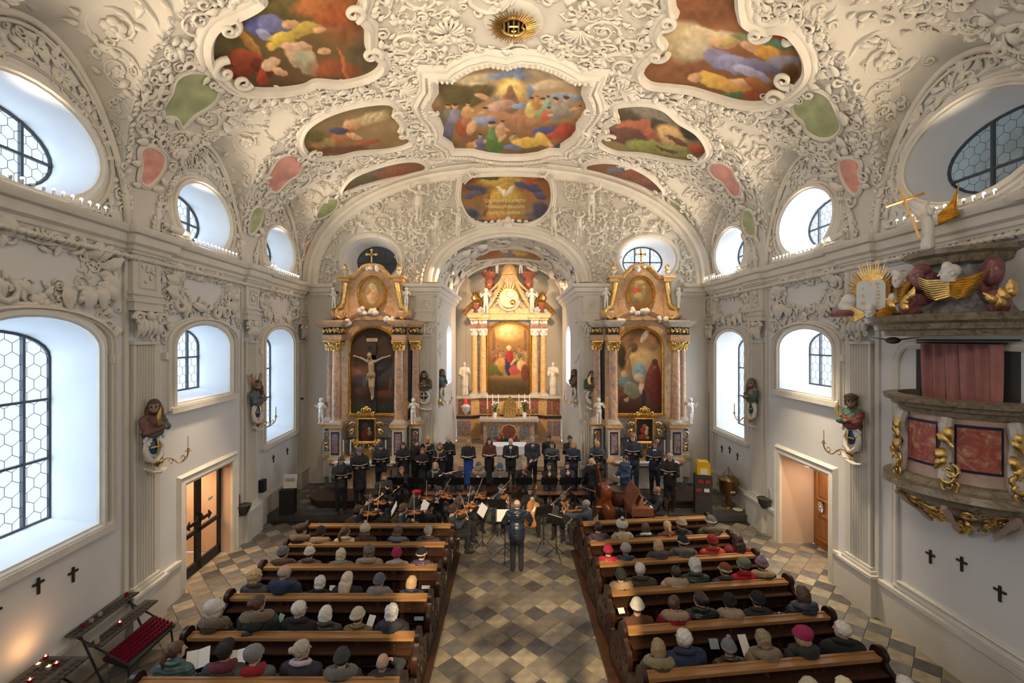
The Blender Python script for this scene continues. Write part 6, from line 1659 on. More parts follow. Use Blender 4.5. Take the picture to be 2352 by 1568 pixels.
def violinist(lab,px,pt,dirdeg,kw,chairr=True,zf=0,vl='violin',L=.36,zoff=0,bowup=.62):
    Y=F*(CH-zf-1.30)/(pt-HZ);X=toward(px,Y);kw=dict(kw)
    c=Vector((-.07,.13,1.0));d=Vector((-.50,.84,-.06)).normalized();lw=c+d*(L*1.3)+Vector((-.01,-.02,-.05));rw=Vector((.24,.36,.93));kw.setdefault('top',BK)
    root,HM=person(lab,(X,Y,zf),math.radians(dirdeg),seat=True,lean=4,yaw=28,pitch=14,roll=-8,wl=tuple(lw),wr=tuple(rw),pl=(-.3,-.2,-1),pr=(1,-.1,-.5),hl=((.3,.5,.8),(-.8,.4,.1),.9),hr=((-.7,.6,.1),(.1,.5,.8),.8),tie=kw.pop('tie',None),scale=1.0,**kw)
    zz=Vector((.25,.1,.95)).normalized();xx=d.cross(zz).normalized();zz=xx.cross(d);M=root.matrix_basis @ Matrix((( xx.x,d.x,zz.x,c.x),(xx.y,d.y,zz.y,c.y),(xx.z,d.z,zz.z,c.z),(0,0,0,1)))
    fiddle(vl,vl+' played by the '+short(lab),M,L)
    br=c+d*L*.42+Vector((0,0,.05));r=Vector(rw)+Vector((-.06,.06,.02));bow('bow of the '+short(lab),w_at(root,r),w_at(root,r+(br-r)*(1)+Vector((-.05,.0,bowup-.3))))
    if chairr:chair('wooden chair under the '+short(lab),(X,Y,zf),math.radians(dirdeg))
    return root
VS=[('woman violinist with dark hair, leftmost',820,1155,-105,dict(hair='bob',hc=hD)),
      ('woman violinist with dark bun behind the leftmost desk',845,1131,-105,dict(hair='bun',hc=hD)),
      ('young man violinist with brown hair in dark suit',923,1153,-100,dict(hair='shag',hc=hB,top=(.025,.03,.04),tie=0)),
      ('woman violinist in a red beret',954,1123,-105,dict(hair='long',hc=hB,hat='beret',hatc=(.45,.02,.02))),
      ('woman violinist with dark hair facing the audience',1007,1112,-150,dict(hair='bun',hc=hD)),
      ('woman violinist with long brown hair',1052.5,1134,-120,dict(hair='longfront',hc=hB)),
      ('woman violinist with raised bow and hair up',1080,1113,-140,dict(hair='bun',hc=hD)),
      ('man violinist in dark suit next to the aisle',1037,1155,-80,dict(hair='shag',hc=hB,top=(.03,.035,.045),tie=0)),
      ('grey-haired man viola player with glasses',1350,1145,62,dict(hair='short',hc=hG,top=(.05,.065,.09),glasses=1,bulk=1.12))]
for lab,px,pt,dg,kw in VS:violinist(lab,px,pt,dg,kw,vl='viola' if 'viola' in lab else 'violin',L=.40 if 'viola' in lab else .36)
violinist('woman viola player in a white headband',1154,1109.5,165,dict(hair='bun',hc=hB,hat='headband',hatc=[(.6,.6,.62)]*2,top=(.04,.045,.055)),vl='viola',L=.4)
violinist('man viola player with white shirt front',1296,1123,150,dict(hair='short',hc=hB,tie=0,glasses=1),vl='viola',L=.4)
def sitter(lab,px,pt,dg,zf,kw,h=1.30):
    Y=F*(CH-zf-h)/(pt-HZ);X=toward(px,Y);kw=dict(kw);kw.setdefault('top',BK);r,HM=person(lab,(X,Y,zf),math.radians(dg),seat=True,**kw);return r
# cellist
r=sitter('woman cellist with hair tied back',1218,1112.7,172,0,dict(hair='bun',hc=hD,spread=.26,wl=(-.13,.30,.98),wr=(.30,.34,.62),pl=(-1,0,-.3),hl=((.5,.5,.3),(-.5,.6,0),.9),lean=2,pitch=18,yaw=10))
a=Vector((-.03,.42,.22));d=Vector((-.12,-.27,.80)).normalized();z=Vector((0,1,.3)).normalized();x=d.cross(z).normalized();z=x.cross(d)
fiddle('cello','cello between the knees of the woman cellist behind the conductor',r.matrix_basis @ Matrix(((x.x,d.x,z.x,a.x),(x.y,d.y,z.y,a.y),(x.z,d.z,z.z,a.z),(0,0,0,1))),.76,.13,.3,wood('orange_varnish',(.42,.15,.03),(.60,.26,.07),.22,1),cat='cello')
bow('bow of the woman cellist',w_at(r,(.34,.42,.60)),w_at(r,(-.2,.62,.66)))
chair('wooden chair under the woman cellist',tuple(r.location),r.rotation_euler.z)
# double bass and player
Yb=14.35;Xb=toward(1361.6,Yb)
r,HM=person('blond double bass player bowing beside the timpani',(Xb,Yb,.2),math.radians(150),hair='bob',hc=(.46,.32,.17),wl=(-.16,.26,1.56),wr=(.32,.3,.78),pl=(-1,0,-.2),lean=10,pitch=15,scale=.97,hl=((.2,.4,.9),(-.6,.6,0),.9))
a=Vector((toward(1392,13.75),13.75,.10));sc_=Vector((toward(1377,13.95),13.95,1.92));d=(sc_-a).normalized();z=Vector((-.75,-.55,-.1));x=d.cross(z).normalized();z=x.cross(d)
fiddle('double_bass','large reddish-brown double bass leaning beside the timpani',Matrix(((x.x,d.x,z.x,a.x),(x.y,d.y,z.y,a.y),(x.z,d.z,z.z,a.z),(0,0,0,1))),1.14,.22,.12,VARD,cat='double bass')
bow('bow of the double bass player',tuple(w_at(r,(.34,.36,.80))),(toward(1375,13.8),13.5,1.0),.7)
# wind players on the platform
W_=[('horn player with short brown hair and coat, left',881.7,1081.6,-150,dict(hair='short',hc=hB,glasses=0,top=(.04,.04,.04),beard=1,bulk=1.1),'horn'),
      ('young man horn player with brown beard',922,1068,-160,dict(hair='short',hc=(.18,.09,.05),beard=1),'horn'),
      ('woman with blond hair and knotted scarf',1000,1058,175,dict(hair='bob',hc=(.45,.30,.16),neck='scarf',neckc=(.3,.28,.25)),None),
      ('woman flute player with fringe',1047,1062.6,-170,dict(hair='bob',hc=(.30,.15,.07)),'flute'),
      ('clarinet player in a striped grey hat and fur-trimmed coat',1099,1060,180,dict(hair='short',hc=hB,hat='beanie',hatc=[(.10,.12,.12),(.4,.45,.44)],neck='furhood',neckc=(.34,.25,.16),top=(.10,.10,.09),bulk=1.12),'clarinet'),
      ('clarinet player in a blue knit hat and grey coat',1148.5,1061.5,180,dict(hair='short',hc=hB,hat='beanie',hatc=[(.06,.13,.22),(.06,.13,.22)],top=(.16,.14,.13),neck='collar',bulk=1.12,beard=1),'clarinet'),
      ('bassoon player with grey hair, shirt and tie',1203.8,1059,175,dict(hair='short',hc=hG,tie=(.03,.03,.03)),'bassoon'),
      ('woman trumpet player with dark hair',1261,1060,178,dict(hair='bob',hc=hD),'trumpet'),
      ('bearded man trumpet player in purple-grey coat',1302.5,1057.7,178,dict(hair='short',hc=hD,beard=1,top=(.05,.04,.07)),'trumpet'),
      ('young man trumpet player beside the double bass',1352,1056.5,170,dict(hair='short',hc=hD),'trumpet')]
for lab,px,pt,dg,kw,ins in W_:
    kw=dict(kw);who=short(lab)
    if ins=='flute':kw.update(wl=(.16,.30,1.02),wr=(.42,.20,1.0),pl=(-.6,.2,-1),pr=(1,0,-.6))
    elif ins in ('trumpet',):kw.update(wl=(-.05,.30,.98),wr=(.05,.34,.96),hl=((.5,.7,.3),(-.8,.2,.2),1),hr=((-.5,.7,.3),(.8,.2,.2),1))
    elif ins=='clarinet':kw.update(wl=(-.05,.26,.86),wr=(.05,.30,.74),hl=((.6,.5,.1),(-.3,.8,.4),.9),hr=((-.6,.5,.1),(.3,.8,.4),.9))
    elif ins=='bassoon':kw.update(wl=(-.08,.26,.92),wr=(.18,.28,.66))
    elif ins=='horn':kw.update(wl=(-.06,.30,.82),wr=(.16,.22,.70))
    kw.setdefault('pitch',4 if ins in ('trumpet','flute') else 10)
    if kw.get('glasses')==0:kw.pop('glasses')
    r=sitter(lab,px,pt,dg,.2,kw);mw=Vector((0,.115,1.08))
    if ins is None:continue
    lab_i=('french horn' if ins=='horn' else ins)+' held by the '+who
    t=thing('french_horn' if ins=='horn' else ins,lab_i,'french horn' if ins=='horn' else ins);t.matrix_basis=r.matrix_basis.copy()
    if ins=='flute':
        mb=MB();mb.tube([mw+Vector((-.08,.0,.0)),mw+Vector((.56,.06,-.13))],.011,n=8);mb.build('tube',SILV,t)
        mb=MB();[mb.ball(mw+Vector((.15+.045*i,.03+.003*i,-.02-.009*i)),.012,5) for i in range(8)];mb.build('keys',SILV,t)
    if ins=='clarinet':
        e=Vector((0,.42,.60));mb=MB();P=[mw+(e-mw)*k for k in (0,.12,.2,.85,.93,1)];mb.tube(P,[.008,.010,.015,.016,.022,.038],n=10);mb.build('body',EBON,t)
        for k in (.12,.5,.86):mb=MB();p=mw+(e-mw)*k;mb.tube([p,p+(e-mw)*.015],.019,n=10);mb.build('ring',SILV,t)
        mb=MB();[mb.ball(mw+(e-mw)*(.22+.06*i)+Vector((.012*(-1)**i,.012,.01)),.010,5) for i in range(10)];mb.build('keys',SILV,t)
    if ins=='bassoon':
        a=Vector((.28,.20,.42));b=Vector((-.22,.38,1.38));mb=MB();mb.tube([a,a+(b-a)*.3,b],[.04,.033,.026],n=8);mb.build('body',REDB,t)
        mb=MB();mb.tube([b,b+(b-a).normalized()*.05],.03,n=8);mb.build('bell_ring',mat('ivory',(.8,.78,.7),.4),t)
        mb=MB();mb.tube([mw,mw+Vector((-.05,.12,-.02)),a+(b-a)*.55],.007,n=6);[mb.ball(a+(b-a)*(.2+.07*i)+Vector((0,.03,.01)),.014,5) for i in range(8)];mb.build('crook',SILV,t)
    if ins=='trumpet':
        e=Vector((0,.58,.90));u=(e-mw).normalized();w2=Vector((0,.3,-.95));bl=MB();bl.tube([mw+u*.18,mw+u*.36,mw+u*.45,mw+u*.50],[.008,.012,.028,.062],n=12,cap=False);bl.build('bell',BRASSI,t)
        mb=MB();q=mw+u*.05;mb.tube([mw,mw+u*.34,mw+u*.38+w2*.03,mw+u*.34+w2*.07,mw+u*.10+w2*.07,mw+u*.06+w2*.035,mw+u*.2],.008,n=6);mb.build('tubing',BRASSI,t)
        for k in range(3):mb=MB();p=mw+u*(.18+.035*k);mb.tube([p-w2*.05,p+w2*.11],.013,n=8);mb.build('valve',SILV,t)
    if ins=='horn':
        c=Vector((.10,.30,.80));mb=MB()
        for rr_ in (.125,.105):mb.tube([c+Vector((rr_*math.cos(q)*.8,-.25*rr_*math.cos(q),rr_*math.sin(q))) for q in [TW*i/22 for i in range(23)]],.011,n=6)
        mb.tube([mw,mw+Vector((-.03,.1,-.08)),c+Vector((-.06,0,.10))],.006,n=6);mb.build('tubing',BRASSI,t)
        mb=MB();dv=Vector((.75,-.1,-.55)).normalized();P=[c+Vector((0,0,-.11))+dv*k for k in (0,.1,.2,.27,.31)];mb.tube(P,[.014,.026,.05,.09,.15],n=16,cap=False);mb.build('bell',BRASSI,t)
# timpanist, drums
Yt=13.95;r,HM=person('timpanist in a blue quilted jacket',(toward(1436.5,14.5),14.5,.2),math.radians(115),top=(.035,.06,.13),tk='puffer',legs=(.025,.035,.06),hair='short',hc=hD,neck='collar',bulk=1.1,wl=(-.1,.3,1.05),wr=(.14,.3,1.05),pitch=14,scale=.985)
CU=wood('red_brown_shell',(.16,.06,.035),(.24,.10,.06),.3,2)
def timp(px,Y,zt,r_,lab):
    X=toward(px,Y);t=thing('timpano',lab,'timpani',(X,Y,.2));mb=MB();mb.lathe([(.05,.28),(r_*.55,.32),(r_*.85,.45),(r_,.62),(r_,zt-.2)],n=24);mb.build('kettle',CU,t)
    mb=MB();mb.lathe([(r_*1.0,zt-.23),(r_*1.05,zt-.23),(r_*1.05,zt-.19),(r_*.98,zt-.185)],n=24);mb.build('hoop',mat('steel_hoop',(.45,.43,.4),.3,1),t)
    mb=MB();mb.lathe([(1e-4,zt-.19),(r_*1.0,zt-.19)],n=24);mb.build('drumhead',mat('calf_skin',(.62,.58,.48),.6),t)
    for k in range(8):
        a=TW*k/8;mb=MB();mb.tube([(r_*1.06*math.cos(a),r_*1.06*math.sin(a),zt-.18),(r_*1.06*math.cos(a),r_*1.06*math.sin(a),zt-.34)],.009,n=5);mb.build('tension_rod',SILV,t)
    for k in range(3):a=TW*k/3+.4;mb=MB();mb.tube([(r_*.6*math.cos(a),r_*.6*math.sin(a),.45),(r_*.95*math.cos(a),r_*.95*math.sin(a),0)],.014,n=6);mb.build('leg',BLACK,t)
timp(1420.6,14.0,.98,.30,'larger timpano with pale drumhead in front of the blue jacket');timp(1390,14.75,.98,.27,'smaller timpano behind the double bass')
# keyboard and player
KW=wood('red_walnut',(.20,.075,.04),(.30,.12,.065),.3,1)
Xk,Yk=3.72,13.35;t=thing('harpsichord','small red-brown keyboard instrument with raised lid','keyboard',(Xk,Yk,0))
mb=MB();mb.box((0,0,.68),(.62,1.0,.22));mb.build('case',KW,t,smooth=0)
mb=MB();mb.prism([(-.31,.80),(-.27,.80),(-.02,1.28),(-.06,1.30)],lambda a,c,h:(a-.05,h,c),-.5,.5);mb.build('lid',KW,t,smooth=0)
mb=MB();mb.prism([(-.12,.82),(-.09,.82),(.0,1.05),(-.03,1.06)],lambda a,c,h:(a+.03,h,c),-.3,.3);mb.build('music_desk',KW,t,smooth=0)
mb=MB();mb.prism([(-.06,.84),(-.055,.84),(.035,1.04),(.03,1.045)],lambda a,c,h:(a+.045,h,c),-.24,.24);mb.build('sheet_music',PAPER,t,smooth=0)
mb=MB();mb.box((.24,0,.785),(.13,.84,.02));mb.build('white_keys',mat('key_ivory',(.8,.77,.68),.4),t,smooth=0)
mb=MB()
for i in range(30):
    if i % 7 not in (2,6):mb.box((.21,-.40+.0275*i,.80),(.07,.012,.014))
o=mb.build('black_keys',EBON,t,smooth=0);o['kind']='stuff'
for x in (-.26,.26):
    for y in (-.44,.44):mb=MB();mb.box((x,y,.29),(.05,.05,.58));mb.build('leg',KW,t,smooth=0)
r,_=person('keyboard player in black coat and glasses',(Xk+.62,Yk,0),math.radians(90),seat=True,hair='short',hc=(.2,.12,.07),glasses=1,neck='collar',wl=(-.16,.42,.83),wr=(.16,.42,.83),pitch=16,lean=6,bulk=1.12,long=True,hl=((.1,1,-.1),(0,.1,1),.5),hr=((-.1,1,-.1),(0,.1,1),.5),top=(.022,.025,.03))
chair('wooden chair under the keyboard player',(Xk+.62,Yk,0),math.radians(90))
# conductor
r,_=person('conductor with thin grey hair in a shiny navy quilted jacket, seen from behind',(.12,10.97,0),0,top=(.022,.032,.06),tk='leather',legs=(.018,.022,.035),hair='bald',hc=(.2,.19,.18),wl=(-.22,.36,1.22),wr=(.30,.40,1.24),pl=(-.55,-.2,-1),pr=(.55,-.2,-1),neck='hood',neckc=(.022,.032,.06),bulk=1.17,pitch=10,scale=1.0)
# benches and stands
for a,b,lab in ((975,1118,'long brown bench behind the violins'),(1225,1358,'long brown bench behind the cello')):
    Yq=14.55;xa,xb=toward(a,Yq),toward(b,Yq);t=thing('bench',lab,'bench',((xa+xb)/2,Yq,.2));L=xb-xa
    mb=MB();mb.box((0,0,.46),(L,.28,.035));mb.build('seat',wood('bench_brown',(.17,.07,.035),(.25,.11,.06),.35,0),t,smooth=0)
    for s in (-1,1):mb=MB();mb.box((s*(L/2-.15),0,.22),(.05,.24,.44));mb.build('leg',OAKM,t,smooth=0)
def stand(px,fy,dz,rz,lab,sheet=1,zf=0,wide=.48,Y=None):
    Y=Y or F*(CH-zf)/(fy-HZ);t=thing('music_stand',lab,'music stand',(toward(px,Y),Y,zf),rz)
    mb=MB();mb.tube([(0,0,.12),(0,0,dz)],.011,n=6);mb.build('pole',BLACK,t)
    for k in range(3):a=TW*k/3+.5;mb=MB();mb.tube([(0,0,.30),(.32*math.cos(a),.32*math.sin(a),.01)],.009,n=5);mb.build('leg',BLACK,t)
    M=Matrix.Rotation(math.radians(62),3,'X');mb=MB();mb.box((0,.02,dz+.12),(wide,.30,.008),M=M);mb.box((0,-.06,dz-.02),(wide,.05,.01));mb.build('desk',BLACK,t,smooth=0)
    if sheet:mb=MB();mb.box((0,.0,dz+.13),(wide*.86,.29,.008),M=M);mb.build('sheet_music',PAPER,t,smooth=0)
stand(1108,1268,.98,-1.1,'music stand with white sheet left of the conductor')
stand(1142,1243,.95,PI,'music stand with black desk before the headband player',0);stand(1249,1260,.92,PI+.3,'music stand with black desk right of the conductor',0)
stand(1278,1282,.86,PI-.7,'music stand with slanted desk near the right pews',1);stand(1160,1284,.98,0,'music stand of the conductor',1,Y=11.55)
stand(975,1228,.86,-1.0,'music stand with white sheet before the first violins',1,Y=12.5);stand(905,1228,.84,-1.3,'music stand with white sheet beside the dark-haired violinist',1,Y=12.4)
stand(1320,1228,.95,2.0,'music stand between the viola players',0,Y=13.0)
for i,(px,who) in enumerate(((910,'horn players'),(955,'second horn player'),(1000,'woman with the scarf'),(1047,'flute player'),(1099,'clarinet player in the striped hat'),(1150,'clarinet player in the blue hat'),(1204,'bassoon player'),(1262,'woman trumpet player'),(1304,'bearded trumpet player'),(1345,'young trumpet player'))):
    stand(px,0,.80,PI,'black music stand in front of the '+who,0,.2,.52,Y=14.35)
# ================================================================ altars
MR=marble('salmon_marble',(.48,.25,.13),(.64,.42,.25),(.74,.57,.40),2.2)
MC_=marble('column_marble',(.22,.25,.26),(.58,.34,.20),(.72,.55,.38),3.5)
MG=marble('grey_marble',(.10,.11,.13),(.26,.25,.26),(.50,.46,.42),4)
MP=marble('pale_marble',(.48,.42,.36),(.62,.57,.50),(.72,.67,.6),3)
MV=marble('violet_marble',(.14,.08,.12),(.30,.20,.24),(.58,.52,.50),6)
MO=marble('ochre_marble',(.55,.30,.10),(.72,.46,.20),(.80,.60,.34),2.5)
MRED=marble('dark_red_marble',(.14,.035,.025),(.30,.09,.06),(.52,.30,.22),6)
DK=mat('dark_marble_band',(.035,.035,.04),.3)
def column(t,x,y,z0,z1,r,m,cap=GOLD,name='column'):
    mb=MB();mb.lathe([(r*.98,z0+.14),(r*1.0,z0+.8),(r*.86,z1-.36)],c=(x,y,0),n=18);c=mb.build(name,m,t)
    mb=MB();mb.box((x,y,z0+.03),(r*2.9,r*2.9,.06));mb.lathe([(r*1.35,z0+.06),(r*1.4,z0+.09),(r*1.1,z0+.11),(r*1.2,z0+.14),(r,z0+.15)],c=(x,y,0),n=18);mb.build('base',MP,c)
    mb=MB();mb.lathe([(r*.86,z1-.36),(r*.95,z1-.33),(r*.85,z1-.3),(r*1.1,z1-.1),(r*1.3,z1-.05)],c=(x,y,0),n=16);mb.box((x,y,z1-.025),(r*2.7,r*2.7,.05))
    for row,(zz,rr,sz) in enumerate(((z1-.34,.95,.17),(z1-.23,1.0,.17))):
        for k in range(8):
            a=TW*(k+.5*row)/8;mb.tube([(x+r*rr*math.cos(a),y+r*rr*math.sin(a),zz),(x+r*(rr+.12)*math.cos(a),y+r*(rr+.12)*math.sin(a),zz+sz*.6),(x+r*(rr+.42)*math.cos(a),y+r*(rr+.42)*math.sin(a),zz+sz*.75)],[r*.28,r*.26,r*.14],n=5)
    for a in (PI/4,3*PI/4,5*PI/4,7*PI/4):mb.ball((x+r*1.45*math.cos(a),y+r*1.45*math.sin(a),z1-.09),r*.32,6)
    mb.build('capital',cap,c,smooth=60);return c
def arch_panel(xc_,z0,zs,hw,rise,n=20):return [(xc_-hw,z0),(xc_+hw,z0)]+[(xc_+hw*math.cos(PI*i/n),zs+rise*math.sin(PI*i/n)) for i in range(n+1)]
def xz(Y):return lambda a,c,h=0:(a,Y-h,c)
def zpaint(name,outl,Y,bg,st,parent,seed,nu=84,warp=.02):
    """outline in metres (x, z); painter coordinates run 0..1 from top left"""
    o=[(a,-c) for a,c in outl];f=lambda a,c:np.stack([a,np.full(a.shape,Y),-c],-1);return pcanvas(name,o,f,bg,st,parent,seed=seed,nu=nu,warp=warp)
def putto(parent,loc,rz,s,m=WHITEF,wings=GOLD,seat=False,wl=None,wr=None,name='putto',body=None):
    parts,HM=figure(seat=seat,wl=wl,wr=wr,fat=1,bulk=1.0,fine=False,h=.03,hs=1.35,step=.06,pitch=R.uniform(-8,12),yaw=R.uniform(-30,30),tw=R.uniform(-10,10),lean=R.uniform(-4,10))
    parts.append(tuple(list(solid([('e',(0,-.02,.03),(.10,.12,.11),0)],.018,.01,lumps(.012,60)))));V,Q,M=parts[-1];A=np.array(HM);parts[-1]=(V@A[:3,:3].T+A[:3,3],Q,M)
    me=qmesh(name,parts,[m]);me.polygons.foreach_set('material_index',[0]*len(me.polygons));o=link(me,name,m,parent);o.matrix_world
    M4=Matrix.Translation(loc) @ Matrix.Rotation(rz,4,'Z') @ Matrix.Scale(s,4)
    me.transform(M4)
    if wings:
        mb=MB()
        for sd in (-1,1):
            for k in range(6):mb.tube([(sd*.06,-.1,(1.32 if not seat else .86)-.03*k),(sd*(.26+.02*k),-.2,(1.48 if not seat else 1.02)-.05*k),(sd*(.50-.04*k),-.24,(1.42 if not seat else .95)-.12*k)],[.04,.045,.01],n=5,flat=.5)
        me2=mb.mesh('wings',60);me2.transform(M4);link(me2,'wings',wings,o)
    return o
def cloud(parent,c,s,m=WHITEF,n=9,name='cloud'):
    q=[('e',(c[0]+R.uniform(-1,1)*s[0],c[1]+R.uniform(-1,1)*s[1],c[2]+R.uniform(-1,1)*s[2]),(R.uniform(.5,.9)*s[2]*1.1,)*3,0) for _ in range(n)];V,Q,M=solid(q,max(.02,s[2]*.14),.03);me=qmesh(name,[(V,Q,M)],[m]);return link(me,name,m,parent)
def urn(parent,x,y,z,s,m=WHITEF,top=GOLD):
    mb=MB();mb.lathe([(.10*s,z),(.05*s,z+.06*s),(.16*s,z+.2*s),(.18*s,z+.3*s),(.1*s,z+.38*s),(.13*s,z+.42*s)],c=(x,y,0),n=14);o=mb.build('urn',m,parent)
    mb=MB();mb.lathe([(.12*s,z+.42*s),(.14*s,z+.5*s),(.07*s,z+.62*s),(1e-4,z+.72*s)],c=(x,y,0),n=12,lob=.2,nl=6);mb.lathe([(.19*s,z+.27*s),(.20*s,z+.3*s),(.18*s,z+.33*s)],c=(x,y,0),n=14);mb.build('flame',top,o)
def candle(parent,x,y,z,h,hs=.25,m=BRASS,name='candlestick'):
    mb=MB();mb.lathe([(.07,z),(.06,z+.03),(.02,z+.06),(.03,z+hs*.4),(.015,z+hs*.6),(.025,z+hs*.8),(.05,z+hs*.95),(.05,z+hs)],c=(x,y,0),n=10);o=mb.build(name,m,parent);mb=MB();mb.lathe([(.022,z+hs),(.020,z+hs+h),(.004,z+hs+h)],c=(x,y,0),n=8);mb.build('candle',CANDLE,o)
def frame_loop(parent,outl,Y,w_,h_,m=GOLD,name='frame'):
    mb=MB();frame_on(mb,outl,xz(Y),(0,-1,0),[(-.01,0),(0,h_*.6),(w_*.3,h_),(w_*.6,h_*.6),(w_*.8,h_),(w_,0)]);return mb.build(name,m,parent,smooth=45)
def scrolls(parent,pts,m=GOLD,name='gilt_scroll',y=0,r=.03,turns=2.6):
    mb=MB()
    for x,z,s,f,a0 in pts:
        P=[(x+f*s*math.exp(-.28*i*.35)*math.cos(a0+i*.35),y,z+s*math.exp(-.28*i*.35)*math.sin(a0+i*.35)) for i in range(int(turns*6))]
        mb.tube(P,[r*(1-.03*i) for i in range(len(P))],n=6)
    return mb.build(name,m,parent,smooth=60)
def flowers(parent,x,y,z,s,cols,name='bouquet'):
    g=MB();f=[MB() for _ in cols]
    for i in range(26):
        a,r,h=R.uniform(0,TW),R.uniform(0,.16)*s,R.uniform(.15,.42)*s;p=(x+r*math.cos(a),y+r*math.sin(a),z+.15*s+h)
        g.tube([(x,y,z+.12*s),p],.006*s,n=4);g.lathe([(1e-4,0),(.04*s,.01),(1e-4,.02)],c=(p[0]+.03*s,p[1],p[2]-.04*s),n=5)
        if i % 2==0:f[(i//2) % len(cols)].ball(p,(.035*s,.035*s,.028*s),5)
    v=MB();v.lathe([(.05*s,z),(.07*s,z+.1*s),(.05*s,z+.18*s)],c=(x,y,0),n=10);o=v.build('vase',WHITEF,parent);g.build('stems',mat('leaf_green',(.08,.16,.05),.6),o)
    for k,c in enumerate(cols):q=f[k].build('blossoms',mat('blossom_%d' % (hash(c) % 997),c,.6),o);q['kind']='stuff'
def side_altar(xc_,lab,kind,picture_lab):
    y0=16.72;t=thing('side_altar',lab,'altar',(xc_,15.9,.2),world=True);X=lambda d:xc_+d
    mb=MB();mb.prism([(X(-1.5),15.55),(X(-1.5),14.85),(X(-1.1),14.5),(X(1.1),14.5),(X(1.5),14.85),(X(1.5),15.55)],lambda a,b,h:(a,b,h),.2,.45)
    mb.prism([(X(-1.56),15.55),(X(-1.56),14.82),(X(-1.14),14.44),(X(1.14),14.44),(X(1.56),14.82),(X(1.56),15.55)],lambda a,b,h:(a,b,h),.405,.445);mb.build('footpace',wood('footpace_wood',(.035,.018,.014),(.07,.035,.025),.35,0),t,smooth=0)
    mb=MB();mb.grid(lambda z,q:(X(q*(1.02-.16*math.sin(PI*min(1,(z-.45)/.85)))),15.62+.08*math.sin(PI*(z-.45)/.85)+.0*q,z),[.45+.85*i/10 for i in range(11)],[-1,-.5,0,.5,1])
    for s in (-1,1):mb.grid(lambda z,y:(X(s*(1.02-.16*math.sin(PI*min(1,(z-.45)/.85)))),y,z),[.45+.85*i/10 for i in range(11)],[15.62,16.4])
    mb.build('altar_body',MR if kind=='crucifix' else MP,t,smooth=60)
    mb=MB()
    for s in (-1,1):mb.tube([(X(s*(.78-.12*math.sin(PI*i/8))),15.655+.07*math.sin(PI*i/8)-.03,.56+.62*i/8) for i in range(9)],.014,n=5);
    mb.tube([(X(-.7),15.62,1.2),(X(.7),15.62,1.2)],.014,n=5);mb.build('inlay',DK,t)
    mb=MB();mb.box((X(0),16.0,1.30),(2.35,.9,.07));mb.build('altar_slab',MRED,t,smooth=0)
    mb=MB();mb.box((X(0),15.98,1.345),(2.2,.92,.012));mb.box((X(0),15.535,1.30),(2.0,.01,.10));mb.build('altar_cloth',mat('white_linen',(.80,.80,.84),.85),t,smooth=0)
    # pedestals
    mb=MB();mb.box((X(0),16.78,1.4),(3.5,.4,2.4));mb.box((X(0),16.7,2.3),(2.2,.6,.5));mb.build('retable_base',MG,t,smooth=0)
    for s in (-1,1):
        for dx,yy,m,w_ in ((1.1,16.0,MP,.42),(1.57,16.6,MP,.42)):
            mb=MB();mb.box((X(s*dx),yy+.1,1.55),(w_,.46,1.9));P=mb.build('pedestal',m,t,smooth=0)
            mb=MB();mb.box((X(s*dx),yy+.08,2.56),(w_+.14,.6,.1));mb.box((X(s*dx),yy+.1,1.35),(w_+.12,.56,.12));mb.box((X(s*dx),yy+.1,2.46),(w_+.06,.5,.06));mb.build('moulding',MO,P,smooth=0)
            mb=MB();mb.box((X(s*dx),yy-.135,1.95),(w_*.66,.02,.80));Q=mb.build('panel_border',DK,P,smooth=0);mb=MB();mb.box((X(s*dx),yy-.146,1.95),(w_*.5,.02,.68));mb.build('panel',MV,Q,smooth=0)
        column(t,X(s*1.1),16.0,2.62,5.55,.165,MC_);column(t,X(s*1.57),16.62,2.62,5.55,.15,MC_)
        mb=MB();mb.box((X(s*1.33),16.75,4.1),(.12,.2,2.9));mb.build('backing_pilaster',DK,t,smooth=0)
        # entablature block with gilded frieze
        for dx,yy in ((1.1,16.1),(1.57,16.66)):
            mb=MB();mb.box((X(s*dx),yy,5.66),(.44,.48,.20));E=mb.build('entablature_block',MR,t,smooth=0)
            mb=MB();mb.box((X(s*dx),yy+.02,5.91),(.40,.42,.30));mb.build('frieze_ground',DK,E,smooth=0)
            og=Orn()
            for k in range(7):og.put((LEAFS+COMMA)[k % 7],(X(s*dx)-.17+.055*k,yy-.2,5.82+.03*(k % 3)),(0.2*(-1)**k,0,1),(0,-1,0),.17)
            for k in range(5):og.put((LEAFS+COMMA)[k % 7],(X(s*dx)+s*-.2,yy-.17+.08*k,5.82),(0,.2,1),(-s,0,0),.17)
            og.build('gilt_foliage',GOLD,E,False)
            mb=MB();mb.box((X(s*dx),yy-.02,6.06),(.42,.48,.05));mb.box((X(s*dx),yy-.03,6.10),(.52,.60,.06));mb.box((X(s*dx),yy-.05,6.17),(.64,.72,.08));mb.box((X(s*dx),yy-.06,6.235),(.72,.78,.05));mb.build('cornice',MP if kind != 'crucifix' else MR,E,smooth=0)
        mb=MB();mb.box((X(s*1.25),16.62,6.285),(.8,.5,.06));mb.build('dark_plinth',MG,t,smooth=0)
        urn(t,X(s*.98),16.5,7.92,.62)
        # scroll supports of the upper storey
        mb=MB();z0=6.32
        P=[(X(s*(.92+.02*i)),16.42,7.65-.12*i) for i in range(8)]+[(X(s*(1.12+.16*math.cos(a))),16.42,6.58+.22*math.sin(a)) for a in [.9-.5*i for i in range(9)]]
        mb.tube(P,[.09]*6+[.1]*4+[.09,.08,.07,.06,.05,.04,.03],n=8);o=mb.build('gilt_volute',GOLD,t,smooth=60)
